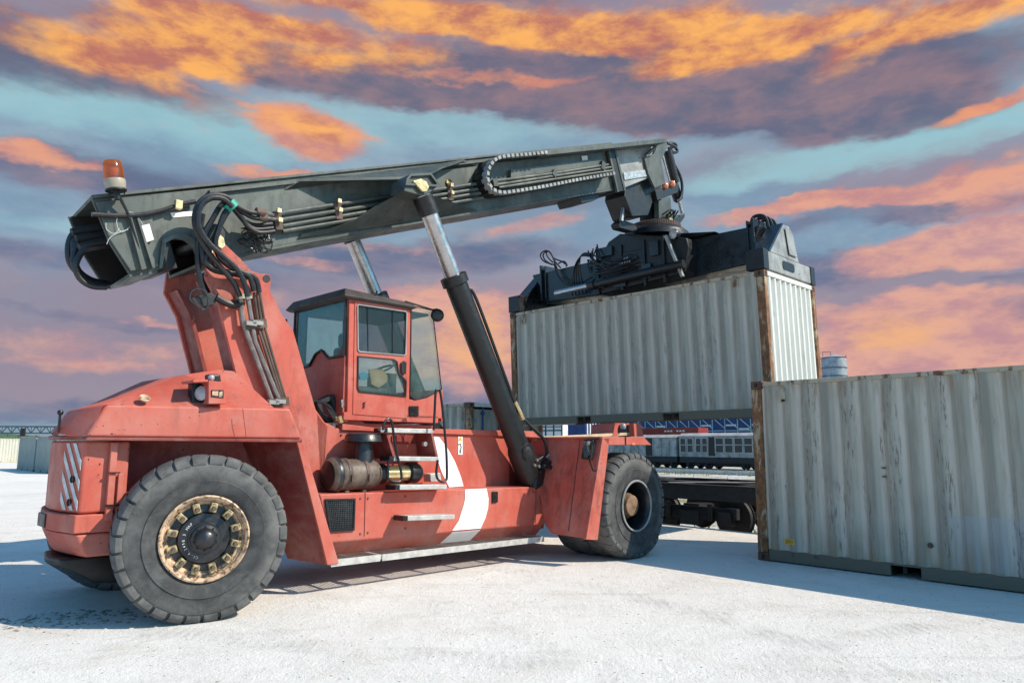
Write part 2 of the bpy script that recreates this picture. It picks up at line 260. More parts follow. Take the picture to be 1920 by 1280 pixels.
def container_mat(name, base, alt, rust=1.0, seed=0.0, patch=None, pitch=0.0):
    m, k, b, o = new_mat(name); c0 = obc(k); c = k.vm('ADD', c0, (seed, seed * 1.7, 0))
    big = k.noise(c, 0.9, 5, 0.6, 0.3); vert = k.noise(k.scale(c, (9, 9, 0.55)), 1.0, 7, 0.68, 0.2)
    col = k.mix(k.ramp(big, 0.35, 0.7), (*base, 1), (*alt, 1))
    col = k.mix(k.math('MULTIPLY', k.ramp(vert, 0.48, 0.8), 0.42), col, (0.24, 0.255, 0.235, 1))
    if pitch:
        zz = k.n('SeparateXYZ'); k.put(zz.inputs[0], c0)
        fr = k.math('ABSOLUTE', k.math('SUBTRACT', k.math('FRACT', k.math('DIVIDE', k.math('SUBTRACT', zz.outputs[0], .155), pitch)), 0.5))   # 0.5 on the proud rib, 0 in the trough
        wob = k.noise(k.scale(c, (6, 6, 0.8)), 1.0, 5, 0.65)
        col = k.mix(k.math('MULTIPLY', k.ramp(fr, 0.30, 0.46), k.ramp(wob, 0.3, 0.6, 0.25, 0.8)), col, (0.62, 0.60, 0.52, 1))  # pale band on the ribs: light catching them, painted into the colour
        col = k.mix(k.math('MULTIPLY', k.ramp(fr, 0.26, 0.12), k.ramp(wob, 0.7, 0.4, 0.2, 0.7)), col, (0.20, 0.20, 0.165, 1))  # dark troughs: shade between the ribs, painted into the colour
    if patch:
        z = k.n('SeparateXYZ'); k.put(z.inputs[0], c0); f = None
        for (ax, lo, hi) in patch:
            q = k.math('MULTIPLY', k.math('GREATER_THAN', z.outputs[ax], lo), k.math('LESS_THAN', z.outputs[ax], hi)); f = q if f is None else k.math('MULTIPLY', f, q)
        col = k.mix(k.math('MULTIPLY', f, 0.35), col, (0.36, 0.43, 0.49, 1))
    # scraped ribs: paint worn off the proud corrugation faces in long vertical scars
    g = k.noise(k.scale(c, (3.4, 3.4, 0.35)), 1.0, 2, 0.5)
    frag = k.noise(k.scale(c, (34, 34, 4.0)), 1.0, 7, 0.72)
    scar = k.math('MULTIPLY', k.ramp(g, 0.51, 0.60), k.ramp(frag, 0.535, 0.60))
    col = k.mix(k.math('MULTIPLY', scar, min(1, 0.8 * rust)), col, (0.085, 0.062, 0.05, 1))
    pale = k.math('MULTIPLY', k.ramp(g, 0.5, 0.58), k.ramp(k.noise(k.scale(c, (22, 22, 3.0)), 1.3, 6, 0.7), 0.58, 0.66))
    col = k.mix(k.math('MULTIPLY', pale, 0.4), col, (0.52, 0.50, 0.44, 1))
    z2 = k.n('SeparateXYZ'); k.put(z2.inputs[0], c0)
    stn = k.noise(k.scale(c, (7, 7, 0.45)), 1.4, 7, 0.7, 0.2)
    col = k.mix(k.math('MULTIPLY', k.ramp(stn, 0.55, 0.70), 0.55 * rust), col, (0.30, 0.20, 0.105, 1))
    topd = k.math('MULTIPLY', k.ramp(z2.outputs[2], 2.05, 2.52), k.ramp(k.noise(k.scale(c, (8, 8, 1.0)), 1.5, 6, 0.7), 0.45, 0.62)); col = k.mix(k.math('MULTIPLY', topd, 0.6 * rust), col, (0.27, 0.16, 0.08, 1))
    foot = k.math('MULTIPLY', k.ramp(z2.outputs[2], 0.75, 0.12), k.ramp(k.noise(k.scale(c, (4, 4, 1.2)), 1.2, 5, 0.6), 0.42, 0.7))
    col = k.mix(k.math('MULTIPLY', foot, 0.8 * rust), col, (0.33, 0.235, 0.12, 1))
    k.put(b.inputs['Base Color'], col); k.put(b.inputs['Roughness'], k.ramp(vert, 0.3, 0.7, 0.45, 0.7)); b.inputs['Specular IOR Level'].default_value = 0.35
    bump(k, b, k.math('ADD', k.noise(c, 3.0, 3), k.math('MULTIPLY', scar, 0.3)), 0.2, 0.02)
def rusty_mat(name, base, rustcol=(0.20, 0.075, 0.025), amt=0.0, seed=0.0):
    m, k, b, o = new_mat(name); c = k.vm('ADD', obc(k), (seed, seed, seed))
    n = k.noise(k.scale(c, (5, 5, 1.6)), 1.7, 9, 0.7, 0.5); n2 = k.noise(c, 9, 6, 0.7)
    r = k.mix(k.ramp(n2, 0.35, 0.65), (*rustcol, 1), (rustcol[0] * 0.4, rustcol[1] * 0.45, rustcol[2] * 0.7, 1))
    k.put(b.inputs['Base Color'], k.mix(k.ramp(n, 0.56 - amt, 0.66 - amt), (*base, 1), r))
    b.inputs['Roughness'].default_value = 0.75; bump(k, b, k.noise(c, 12, 6, 0.7), 0.35, 0.012)
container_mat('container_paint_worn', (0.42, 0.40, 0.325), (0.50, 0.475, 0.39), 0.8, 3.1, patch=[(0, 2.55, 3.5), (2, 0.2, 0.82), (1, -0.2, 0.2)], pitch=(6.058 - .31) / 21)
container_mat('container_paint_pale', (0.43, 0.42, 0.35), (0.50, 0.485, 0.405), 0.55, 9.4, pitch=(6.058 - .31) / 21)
container_mat('container_end_pale', (0.66, 0.67, 0.62), (0.72, 0.72, 0.66), 0.25, 5.2)
container_mat('container_grey', (0.27, 0.33, 0.31), (0.33, 0.37, 0.34), 0.6, 14.0)
container_mat('container_cream', (0.56, 0.55, 0.46), (0.60, 0.58, 0.49), 0.4, 21.0)
container_mat('container_blue', (0.012, 0.05, 0.2), (0.015, 0.06, 0.22), 0.2, 2.0)
container_mat('container_red', (0.30, 0.04, 0.035), (0.36, 0.055, 0.045), 0.2, 7.0)
rusty_mat('post_rusty', (0.40, 0.32, 0.21), (0.26, 0.115, 0.04), 0.17)
rusty_mat('rail_rusty', (0.42, 0.38, 0.28), (0.20, 0.10, 0.045), 0.05, 4.0)
rusty_mat('rail_olive', (0.14, 0.135, 0.10), (0.11, 0.065, 0.035), -0.06, 8.0)
rusty_mat('casting_dark', (0.12, 0.075, 0.045), (0.17, 0.07, 0.03), 0.08, 1.0)
def ground_mat():
    m, k, b, o = new_mat('lot_ground'); c = obc(k)
    big = k.noise(c, 0.22, 6, 0.6, 0.5); mid = k.noise(c, 1.4, 8, 0.66, 0.3); fine = k.noise(c, 34, 4, 0.7); grit = k.noise(c, 85, 2, 0.6)
    col = k.mix(k.ramp(big, 0.35, 0.65), (0.72, 0.695, 0.655, 1), (0.79, 0.765, 0.725, 1))
    col = k.mix(k.math('MULTIPLY', k.ramp(mid, 0.46, 0.72), 0.5), col, (0.60, 0.56, 0.49, 1))
    fl = k.noise(c, 9.0, 7, 0.7, 0.6); col = k.mix(k.math('MULTIPLY', k.ramp(fl, 0.52, 0.72), 0.35), col, (0.48, 0.445, 0.39, 1)); col = k.mix(k.math('MULTIPLY', k.ramp(fl, 0.46, 0.30), 0.4), col, (0.76, 0.74, 0.70, 1))
    d = k.math('MULTIPLY', k.ramp(grit, 0.63, 0.71), k.ramp(mid, 0.40, 0.62))
    col = k.mix(k.math('MULTIPLY', d, 0.65), col, (0.16, 0.15, 0.14, 1))
    # old wheel tracks running with the lane
    t = k.n('Mapping'); k.put(t.inputs['Vector'], c); t.inputs['Rotation'].default_value = (0, 0, R(-45)); t.inputs['Scale'].default_value = (0.18, 2.6, 1)
    tr = k.noise(t.outputs[0], 1.0, 5, 0.65, 0.3)
    col = k.mix(k.math('MULTIPLY', k.ramp(tr, 0.56, 0.75), 0.30), col, (0.40, 0.375, 0.33, 1))
    # curved tyre marks and a few stains left by turning machines
    marks = None
    for (cx_, cy_, rr, w_, st_) in ((9.0, -4.0, 10.2, .24, .34), (9.2, -4.1, 12.3, .22, .30), (-9.0, 1.0, 12.6, .25, .30), (-8.6, .6, 10.5, .2, .22), (4.0, 26.0, 20.6, .26, .26), (4.0, 26.0, 18.6, .24, .2), (-2.0, -9.0, 13.4, .2, .22)):
        d_ = k.vm('DISTANCE', c, (cx_, cy_, 0)); e_ = k.math('ABSOLUTE', k.math('SUBTRACT', d_, rr))
        q = k.math('MULTIPLY', k.ramp(e_, w_, w_ * .4), st_); marks = q if marks is None else k.math('MAXIMUM', marks, q)
    tread = k.n('TexWave'); k.put(tread.inputs['Vector'], c); tread.inputs['Scale'].default_value = 3.2; tread.inputs['Distortion'].default_value = 2.5
    marks = k.math('MULTIPLY', marks, k.math('MULTIPLY', k.ramp(k.noise(c, 1.1, 6, 0.7), 0.40, 0.68), k.ramp(tread.outputs['Fac'], 0.2, 0.7, 0.45, 1.0)))
    col = k.mix(marks, col, (0.14, 0.13, 0.12, 1))
    st = k.ramp(k.noise(c, 0.55, 5, 0.6, 0.8), 0.66, 0.76); col = k.mix(k.math('MULTIPLY', st, 0.12), col, (0.34, 0.30, 0.25, 1))
    cr = k.n('TexVoronoi', feature='DISTANCE_TO_EDGE'); k.put(cr.inputs['Vector'], k.vm('ADD', c, k.scale(k.noise(c, 1.5, 4, 0.6, 0, 'Color'), (.9, .9, 0)))); cr.inputs['Scale'].default_value = 0.22
    crk = k.math('MULTIPLY', k.ramp(cr.outputs['Distance'], 0.006, 0.0015), k.ramp(k.noise(c, 1.7, 3), 0.46, 0.6)); col = k.mix(k.math('MULTIPLY', crk, 0.12), col, (0.16, 0.15, 0.14, 1))
    k.put(b.inputs['Base Color'], col); b.inputs['Roughness'].default_value = 0.92; b.inputs['Specular IOR Level'].default_value = 0.15
    h = k.math('ADD', k.math('MULTIPLY', mid, 1.2), k.math('ADD', k.math('MULTIPLY', fine, 0.5), k.math('MULTIPLY', k.math('ADD', grit, tr), 0.25)))
    bump(k, b, k.math('ADD', h, k.math('MULTIPLY', fl, 0.6)), 0.75, 0.035)
    m, k, b, o = new_mat('ballast'); c = obc(k)
    v = k.n('TexVoronoi'); k.put(v.inputs['Vector'], c); v.inputs['Scale'].default_value = 11
    col = k.mix(v.outputs['Color'], (0.36, 0.34, 0.30, 1), (0.66, 0.64, 0.60, 1))
    g = k.ramp(k.noise(c, 0.35, 7, 0.65), 0.5, 0.64)
    col = k.mix(g, col, (0.26, 0.22, 0.09, 1)); k.put(b.inputs['Base Color'], col); b.inputs['Roughness'].default_value = 0.95
    bump(k, b, v.outputs['Distance'], 0.8, 0.05)
    m, k, b, o = new_mat('field'); c = obc(k)
    k.put(b.inputs['Base Color'], k.mix(k.ramp(k.noise(c, 0.06, 7, 0.65), 0.4, 0.65), (0.17, 0.19, 0.06, 1), (0.30, 0.28, 0.12, 1))); b.inputs['Roughness'].default_value = 1
    m, k, b, o = new_mat('hill_green'); c = obc(k)
    k.put(b.inputs['Base Color'], k.mix(k.ramp(k.noise(c, 0.05, 8, 0.7), 0.4, 0.65), (0.035, 0.085, 0.05, 1), (0.07, 0.13, 0.06, 1))); b.inputs['Roughness'].default_value = 1
ground_mat()

# ------------------------------------------------------------------ mesh builder
class MB:
    def __init__(s): s.v = []; s.f = []; s.marks = []
    def add(s, vs, fs):
        n = len(s.v); s.marks.append((n, len(s.f))); s.v += [tuple(v) for v in vs]; s.f += [tuple(i + n for i in f) for f in fs]; return s
    def box(s, c, d, M=None):
        hx, hy, hz = d[0] / 2, d[1] / 2, d[2] / 2
        vs = [Vector((x, y, z)) for x in (-hx, hx) for y in (-hy, hy) for z in (-hz, hz)]
        if M is not None: vs = [M @ v for v in vs]
        vs = [v + Vector(c) for v in vs]
        return s.add(vs, [(0, 1, 3, 2), (4, 6, 7, 5), (0, 4, 5, 1), (2, 3, 7, 6), (0, 2, 6, 4), (1, 5, 7, 3)])
    def beam(s, a, b, w, h, up=(0, 0, 1)):
        a = Vector(a); b = Vector(b); d = (b - a); L = d.length; x = d.normalized(); y = Vector(up).cross(x)
        if y.length < 1e-4: y = Vector((0, 1, 0)).cross(x)
        y.normalize(); z = x.cross(y); M = Matrix((x, y, z)).transposed()
        return s.box((a + b) / 2, (L, w, h), M)
    def prism(s, poly, vec):
        p = [Vector(q) for q in poly]; v = Vector(vec); n = len(p)
        nrm = Vector((0, 0, 0))
        for i in range(n):
            a, b = p[i], p[(i + 1) % n]; nrm += a.cross(b)
        if nrm.dot(v) > 0: p.reverse()
        return s.add(p + [q + v for q in p], [tuple(range(n)), tuple(range(2 * n - 1, n - 1, -1))] + [(i, i + n, (i + 1) % n + n, (i + 1) % n) for i in range(n)])
    def loft(s, rings, caps=True, closed=False):
        n = len(rings[0]); vs = [q for r in rings for q in r]; fs = []
        m = len(rings)
        for j in range(m - (0 if closed else 1)):
            for i in range(n):
                a = j * n + i; b = j * n + (i + 1) % n; k2 = ((j + 1) % m) * n
                fs.append((a, b, k2 + (i + 1) % n, k2 + i))
        if caps and not closed: fs += [tuple(range(n - 1, -1, -1)), tuple(range((m - 1) * n, m * n))]
        return s.add(vs, fs)
    def tube(s, path, r, n=8, caps=True):
        P = [Vector(p) for p in path]; rings = []; up = None
        for i, p in enumerate(P):
            t = (P[min(i + 1, len(P) - 1)] - P[max(i - 1, 0)]).normalized()
            if up is None:
                up = Vector((0, 0, 1)) if abs(t.z) < 0.9 else Vector((1, 0, 0))
            x = up - t * up.dot(t); x.normalize(); up = x; y = t.cross(x)
            rr = r[i] if isinstance(r, (list, tuple)) else r
            rings.append([p + (x * math.cos(a) + y * math.sin(a)) * rr for a in [2 * math.pi * j / n for j in range(n)]])
        return s.loft(rings, caps)
    def lathe(s, prof, o, axis, n=32, a0=0.0, a1=None, ref=None, caps=False):
        # prof: (radius, height along axis)
        ax = Vector(axis).normalized(); x = Vector(ref) if ref else (Vector((0, 0, 1)) if abs(ax.z) < 0.9 else Vector((1, 0, 0)))
        x = (x - ax * x.dot(ax)).normalized(); y = ax.cross(x); o = Vector(o); full = a1 is None
        m = n if full else n + 1; A = [a0 + ((2 * math.pi) if full else (a1 - a0)) * i / n for i in range(m)]
        vs = [o + ax * h + (x * math.cos(a) + y * math.sin(a)) * r for a in A for (r, h) in prof]; k = len(prof); fs = []
        for i in range(n):
            j = (i + 1) % m
            for q in range(k - 1): fs.append((i * k + q, j * k + q, j * k + q + 1, i * k + q + 1))
        if caps and not full: fs += [tuple(range(k)), tuple(range((m - 1) * k + k - 1, (m - 1) * k - 1, -1))]
        return s.add(vs, fs)
    def cyl(s, a, b, r, n=16, r2=None):
        a = Vector(a); b = Vector(b); L = (b - a).length; q = r if r2 is None else r2
        return s.lathe([(0, 0), (r, 0), (q, L), (0, L)], a, b - a, n)
    def sphere(s, c, r, n=12, sq=(1, 1, 1)):
        rings = []
        for i in range(1, n // 2):
            t = math.pi * i / (n // 2)
            rings.append([Vector((math.sin(t) * math.cos(2 * math.pi * j / n) * r * sq[0], math.sin(t) * math.sin(2 * math.pi * j / n) * r * sq[1], math.cos(t) * r * sq[2])) + Vector(c) for j in range(n)])
        return s.loft(rings)
    def frame(s, poly, vec, w):
        # hollow ring following a planar polygon, width w inwards
        p = [Vector(q) for q in poly]; n = len(p); c = sum(p, Vector()) / n; inner = []
        nr = Vector(vec).normalized()
        area = sum((p[i] - c).cross(p[(i + 1) % n] - c).dot(nr) for i in range(n)); sg = 1 if area > 0 else -1
        for i in range(n):
            d1 = (p[i] - p[i - 1]).normalized(); d2 = (p[(i + 1) % n] - p[i]).normalized()
            n1 = nr.cross(d1) * sg; n2 = nr.cross(d2) * sg; b = (n1 + n2); b = b / max(0.35, b.length ** 2 / 2)
            inner.append(p[i] + b * w)
        v = Vector(vec)
        return s.loft([p, [q + v for q in p], [q + v for q in inner], inner], closed=True)
    def each(s, name, mat, parent=None, **k):
        # every added shape becomes an object of its own
        out = []; M = s.marks + [(len(s.v), len(s.f))]
        for (v0, f0), (v1, f1) in zip(M, M[1:]):
            q = MB(); q.v = s.v[v0:v1]; q.f = [tuple(i - v0 for i in f) for f in s.f[f0:f1]]; out.append(q.build(name, mat, parent, **k))
        return out[0]
    def build(s, name, mat, parent=None, bevel=0.0, smooth=35, kind=None, label=None, seg=2):
        me = bpy.data.meshes.new(name); me.from_pydata([tuple(v) for v in s.v], [], s.f); me.update()
        bm = bmesh.new(); bm.from_mesh(me); bmesh.ops.recalc_face_normals(bm, faces=bm.faces); bm.to_mesh(me); bm.free()
        if smooth:
            me.polygons.foreach_set('use_smooth', [True] * len(me.polygons)); me.set_sharp_from_angle(angle=R(smooth))
        me.materials.append(MATS[mat] if isinstance(mat, str) else mat)
        o = bpy.data.objects.new(name, me); COL.objects.link(o)
        if parent is not None: o.parent = parent
        if bevel:
            b = o.modifiers.new('bevel', 'BEVEL'); b.width = bevel; b.segments = seg; b.limit_method = 'ANGLE'; b.angle_limit = R(40); b.harden_normals = True
        if kind: o['kind'] = kind
        if label: o['label'] = label
        return o
def tag(o, label, cat, group=None):
    o['label'] = label; o['category'] = cat
    if group: o['group'] = group
    return o
def thing(name, label, cat, loc=(0, 0, 0), rot=(0, 0, 0), group=None):
    o = bpy.data.objects.new(name, None); COL.objects.link(o); o.location = loc; o.rotation_euler = rot; o.empty_display_size = 0.2
    return tag(o, label, cat, group)
def smooth_path(pts, k=6):
    P = [Vector(p) for p in pts]; out = []
    for i in range(len(P) - 1):
        p0 = P[max(i - 1, 0)]; p1 = P[i]; p2 = P[i + 1]; p3 = P[min(i + 2, len(P) - 1)]
        for j in range(k):
            t = j / k
            out.append(0.5 * ((2 * p1) + (p2 - p0) * t + (2 * p0 - 5 * p1 + 4 * p2 - p3) * t * t + (3 * p1 - p0 - 3 * p2 + p3) * t ** 3))
    out.append(P[-1]); return out
def shift(L, dy): return [(p[0], p[1] + dy, p[2]) for p in L]
def setx(L, y): return [(p[0], y, p[2]) for p in L]
def text_geo(txt, size):
    cu = bpy.data.curves.new('lettering', 'FONT'); cu.body = txt; cu.size = size; cu.extrude = 0.001; cu.resolution_u = 2
    o = bpy.data.objects.new('lettering', cu); COL.objects.link(o)
    me = bpy.data.meshes.new_from_object(o.evaluated_get(bpy.context.evaluated_depsgraph_get()))
    vs = [v.co.copy() for v in me.vertices]; fs = [tuple(p.vertices) for p in me.polygons]
    bpy.data.objects.remove(o); bpy.data.curves.remove(cu); bpy.data.meshes.remove(me)
    return vs, fs

# ------------------------------------------------------------------ ground
TD = Vector((0.655, -0.756, 0)); TN = Vector((0.756, 0.655, 0))   # direction of the railway tracks, and across them
def smoothstep(a, b, x):
    t = max(0, min(1, (x - a) / (b - a))); return t * t * (3 - 2 * t)
EDGE = 12.75
def along(t, n, z=0.0): p = TD * t + TN * n; return (p.x, p.y, z)
def lot_z(x, y):
    d = math.hypot(x, y)
    return -0.42 * smoothstep(22, 46, d) * smoothstep(2, -14, x)
def sheet(name, tr, nr, zf, mat):
    vs = [(*along(t, n)[:2], zf(*along(t, n)[:2])) for n in nr for t in tr]; w = len(tr)
    fs = [(j * w + i, j * w + i + 1, (j + 1) * w + i + 1, (j + 1) * w + i) for j in range(len(nr) - 1) for i in range(w - 1)]
    o = MB().add(vs, fs).build(name, mat, smooth=60); o['kind'] = 'structure'; return o
_t = [-1500, -600, -300, -200] + [x * 4.0 for x in range(-38, 20)] + [120, 300, 900]
sheet('ground', _t, [-1500, -500, -150, -70] + [x * 3.0 for x in range(-15, 4)] + [11.0, EDGE], lot_z, 'lot_ground')
BED = lambda x, y: -0.62 + 0.40 * smoothstep(20, 33, x * TN.x + y * TN.y) + min(0, lot_z(x, y))
o = MB(); 
for i in range(len(_t) - 1):
    a = along(_t[i], EDGE); c = along(_t[i + 1], EDGE); za, zc = lot_z(*a[:2]), lot_z(*c[:2])
    o.add([(a[0], a[1], za), (c[0], c[1], zc), (c[0], c[1], zc - 0.9), (a[0], a[1], za - 0.9)], [(0, 1, 2, 3)])
o = o.build('platform_edge', 'lot_ground'); o['kind'] = 'structure'
sheet('ballast_bed', _t, [EDGE - 0.3, 16, 20, 26, 33, 42, 52, 62, 75], BED, 'ballast')
sheet('field', [-3000, -1000, -400, -100, 0, 100, 300, 1000, 3000], [74, 110, 160, 300, 700, 3000], lambda x, y: -0.26 + min(0, lot_z(x, y)), 'field')
# small stones lying on the lot
pb = MB()
for i in range(5200):
    y = 3.2 + (random.random() ** 1.7) * 11; x = random.uniform(-0.78, 0.78) * y
    r = random.choice([0.003, 0.004, 0.004, 0.005, 0.006, 0.009]) * random.uniform(0.7, 1.3)
    vs = [Vector((random.uniform(.6, 1.2) * a, random.uniform(.6, 1.2) * b2, random.uniform(.5, .9) * c)) * r for a, b2, c in ((1.5, 0, 0), (-1.2, 0, 0), (0, 1, 0), (0, -1, 0), (.3, 0, .6), (0, 0, -.3))]
    pb.add([v + Vector((x, y, 0)) for v in vs], [(0, 2, 4), (2, 1, 4), (1, 3, 4), (3, 0, 4), (2, 0, 5), (1, 2, 5), (3, 1, 5), (0, 3, 5)])
for i in range(420):
    t = random.uniform(0, 1); mx_, my_ = -.2 - 2.4 * t + random.gauss(0, .22), -.75 + 1.0 * t + random.choice((-.22, 0, .22)) + random.gauss(0, .05)
    x = -3.9251 + mx_ * math.cos(.7916) - my_ * math.sin(.7916); y = 7.9866 + mx_ * math.sin(.7916) + my_ * math.cos(.7916)
    r = random.choice([.010, .014, .02, .028]) * random.uniform(.7, 1.2); a = random.uniform(0, 6.28); ca, sa = math.cos(a), math.sin(a)
    vs = [Vector(v) * r for v in ((1.4 * ca, 1.4 * sa, 0), (-1.1 * ca, -1.1 * sa, 0), (-sa, ca, 0), (sa, -ca, 0), (.3, .1, .55), (0, 0, -.3))]
    pb.add([v + Vector((x, y, 0)) for v in vs], [(0, 2, 4), (2, 1, 4), (1, 3, 4), (3, 0, 4), (2, 0, 5), (1, 2, 5), (3, 1, 5), (0, 3, 5)])
pb.build('pebbles', 'pebble', smooth=0, kind='stuff')

# ------------------------------------------------------------------ reach stacker
RS = thing('reach_stacker', 'red reach stacker with a dark grey boom carrying the pale container', 'reach stacker', (-3.9251, 7.9866, 0), (0, 0, 0.7916))

# ---- chassis
b = MB()
chs = [(1.718, -0.62, 1.02), (1.611, -0.62, 2.047), (1.727, -0.62, 1.903), (1.991, -0.62, 1.806), (2.381, -0.62, 1.806), (5.591, -0.62, 1.753), (5.816, -0.62, 0.982), (5.687, -0.62, 0.348), (2.035, -0.62, 0.436)]
b.prism(chs, (0, 1.24, 0)); b.build('chassis', 'red_paint', RS, bevel=0.015)
b = MB()   # top rail along the chassis, below the cab
b.prism([(1.962, -0.66, 1.883), (2.417, -0.66, 1.847), (5.4, -0.66, 1.85), (5.548, -0.66, 1.752), (2.354, -0.66, 1.798), (1.965, -0.66, 1.805)], (0, 0.16, 0)); b.build('chassis_rail', 'red_paint', RS, bevel=0.008)
b = MB()
b.prism([(2.004, -0.6, 1.957), (2.229, -0.6, 1.957), (2.335, -0.6, 1.893), (3.438, -0.6, 1.897), (3.439, -0.6, 1.854), (2.009, -0.6, 1.846)], (0, 0.1, 0)); b.build('cab_bracket', 'red_paint', RS, bevel=0.006)
# lower side box
SB1 = [(1.453, -1.05, 1.077), (5.333, -1.05, 1.026), (5.236, -1.05, 0.486), (1.621, -1.05, 0.538)]
SBi = [(SB1[3][0], -1.05, SB1[3][2]), (SB1[2][0], -1.05, SB1[2][2]), (SB1[2][0], -0.78, SB1[2][2] - 0.27), (SB1[3][0], -0.78, SB1[3][2] - 0.24)]
def sidebox(sg):
    b = MB(); A = [(p[0], p[1] * sg, p[2]) for p in SB1]; L = [(p[0], p[1] * sg, p[2]) for p in SBi]
    x0, x1 = A[0][0], A[1][0]
    prof = lambda P, Q: [P, Q]
    r0 = [A[0], A[3], L[3], (A[0][0], -0.6 * sg, L[3][2]), (A[0][0], -0.6 * sg, A[0][2])]
    r1 = [A[1], A[2], L[2], (A[1][0], -0.6 * sg, L[2][2]), (A[1][0], -0.6 * sg, A[1][2])]
    b.loft([r0, r1]); return b.build('side_box', 'red_paint', RS, bevel=0.018)
sbox = sidebox(1); sidebox(-1)
# seams on the side box: thin dark joints
b = MB()
b.tube([(2.061, -1.053, 1.069), (2.066, -1.053, 0.566)], 0.004, 4); b.tube([(5.035, -1.053, 1.029), (5.023, -1.053, 0.509)], 0.004, 4); b.each('panel_joint', 'black_paint', sbox)
# mesh grille (wire)
b = MB(); g = [(1.516, -1.062, 1.022), (1.918, -1.062, 1.009), (1.918, -1.062, 0.645), (1.588, -1.062, 0.653)]
b.frame(g, (0, -0.012, 0), 0.02); gf = b.build('grille', 'black_paint', sbox)
b = MB(); G = [Vector(p) for p in g]
b.add([G[0] + Vector((0, .008, 0)), G[1] + Vector((0, .008, 0)), G[2] + Vector((0, .008, 0)), G[3] + Vector((0, .008, 0))], [(0, 1, 2, 3)]); b.build('grille_back', 'worn_grey', sbox)
b = MB()
for i in range(1, 16): b.tube([G[0].lerp(G[1], i / 16), G[3].lerp(G[2], i / 16)], 0.005, 4)
for i in range(1, 16): b.tube([G[0].lerp(G[3], i / 16), G[1].lerp(G[2], i / 16)], 0.005, 4)
b.build('wire_mesh', 'black_paint', sbox, kind='stuff')
# white curved stripe, upper on chassis, lower on box
b = MB(); b.prism([(3.414, -0.623, 1.744), (3.528, -0.623, 1.738), (3.675, -0.623, 1.6), (3.826, -0.623, 1.4), (3.939, -0.623, 1.191), (3.992, -0.623, 1.056), (3.726, -0.623, 1.051), (3.587, -0.623, 1.258), (3.497, -0.623, 1.455), (3.455, -0.623, 1.6)], (0, -0.003, 0)); b.build('white_stripe', 'white_paint', RS)
b = MB(); b.prism([(3.639, -1.053, 1.045), (4.031, -1.053, 1.044), (4.073, -1.053, 0.898), (4.064, -1.053, 0.777), (4.016, -1.053, 0.651), (3.928, -1.053, 0.516), (3.425, -1.053, 0.527), (3.533, -1.053, 0.642), (3.614, -1.053, 0.83), (3.641, -1.053, 0.919)], (0, -0.003, 0)); b.build('white_stripe', 'white_paint', sbox)
fx = [p[0] for p in [(3.428, -1.05, 0.527), (3.931, -1.05, 0.516)]]
def under(x, v):    # point on the sloping underside of the side box, v from the fold (0) to the bottom (1)
    t = (x - SBi[0][0]) / (SBi[1][0] - SBi[0][0]); a = Vector(SBi[0]).lerp(Vector(SBi[1]), t); c = Vector(SBi[3]).lerp(Vector(SBi[2]), t); return a.lerp(c, v) + Vector((0, -.003, -.003))
b = MB(); b.prism([under(fx[0], .02), under(fx[1], .02), under(fx[1] - .05, .6), under(fx[0] - .07, .6)], (0, -.002, -.002)); b.build('white_stripe', 'white_paint', sbox)
b = MB(); b.prism([(4.133, -1.053, 0.997), (4.236, -1.053, 0.992), (4.237, -1.053, 0.847), (4.135, -1.053, 0.845)], (0, -0.02, 0)); b.build('handle', 'black_paint', sbox, bevel=.004)
b = MB(); b.prism([(3.878, -0.623, 1.75), (3.959, -0.623, 1.75), (3.964, -0.623, 1.496), (3.883, -0.623, 1.496)], (0, -0.004, 0)); lb = b.build('safety_label', 'white_paint', RS)
lp = [(3.913, -0.63, 1.712), (3.915, -0.63, 1.615), (3.916, -0.63, 1.541)]
b = MB(); p = Vector(lp[0]); b.prism([p + Vector((0, 0, .045)), p + Vector((.03, 0, -.02)), p + Vector((-.03, 0, -.02))], (0, -.002, 0)); b.build('warning_triangle', 'yellow_label', lb)
b = MB(); p = Vector(lp[1]); b.tube([p + Vector((-.03, 0, .02)), p + Vector((0, 0, .035)), p + Vector((.02, 0, -.02)), p + Vector((.0, 0, -.05))], .008, 4); p = Vector(lp[2]); b.box(p, (.02, .003, .05)); b.build('pictogram', 'black_paint', lb)

# ---- running boards with slotted tread
def board(x0, x1, z0, z1):
    yo, yi, h = -1.22, -0.80, 0.075
    b = MB()
    b.beam((x0, yo, z0 + h / 2), (x1, yo, z1 + h / 2), 0.012, h); b.beam((x0, yi, z0 + h / 2), (x1, yi, z1 + h / 2), 0.012, h)
    n = int((x1 - x0) / 0.6) + 1
    for i in range(n + 1):
        x = x0 + (x1 - x0) * i / n; z = z0 + (z1 - z0) * i / n
        b.beam((x, yo + .008, z + h * .6), (x, yi - .008, z + h * .6), 0.03, h * .7)
    o = b.build('running_board', 'aluminium', RS)
    b = MB(); n = int((x1 - x0) / 0.042)
    for i in range(n):
        x = x0 + (x1 - x0) * (i + .5) / n; z = z0 + (z1 - z0) * (i + .5) / n + h - 0.004
        b.beam((x - .016, yo + .008, z), (x + .016, yi - .008, z), 0.017, 0.006)
    b.build('tread_slats', 'pipe_grey', o, kind='stuff'); return o
board(1.53, 2.18, 0.298, 0.292); board(2.21, 5.02, 0.290, 0.262)

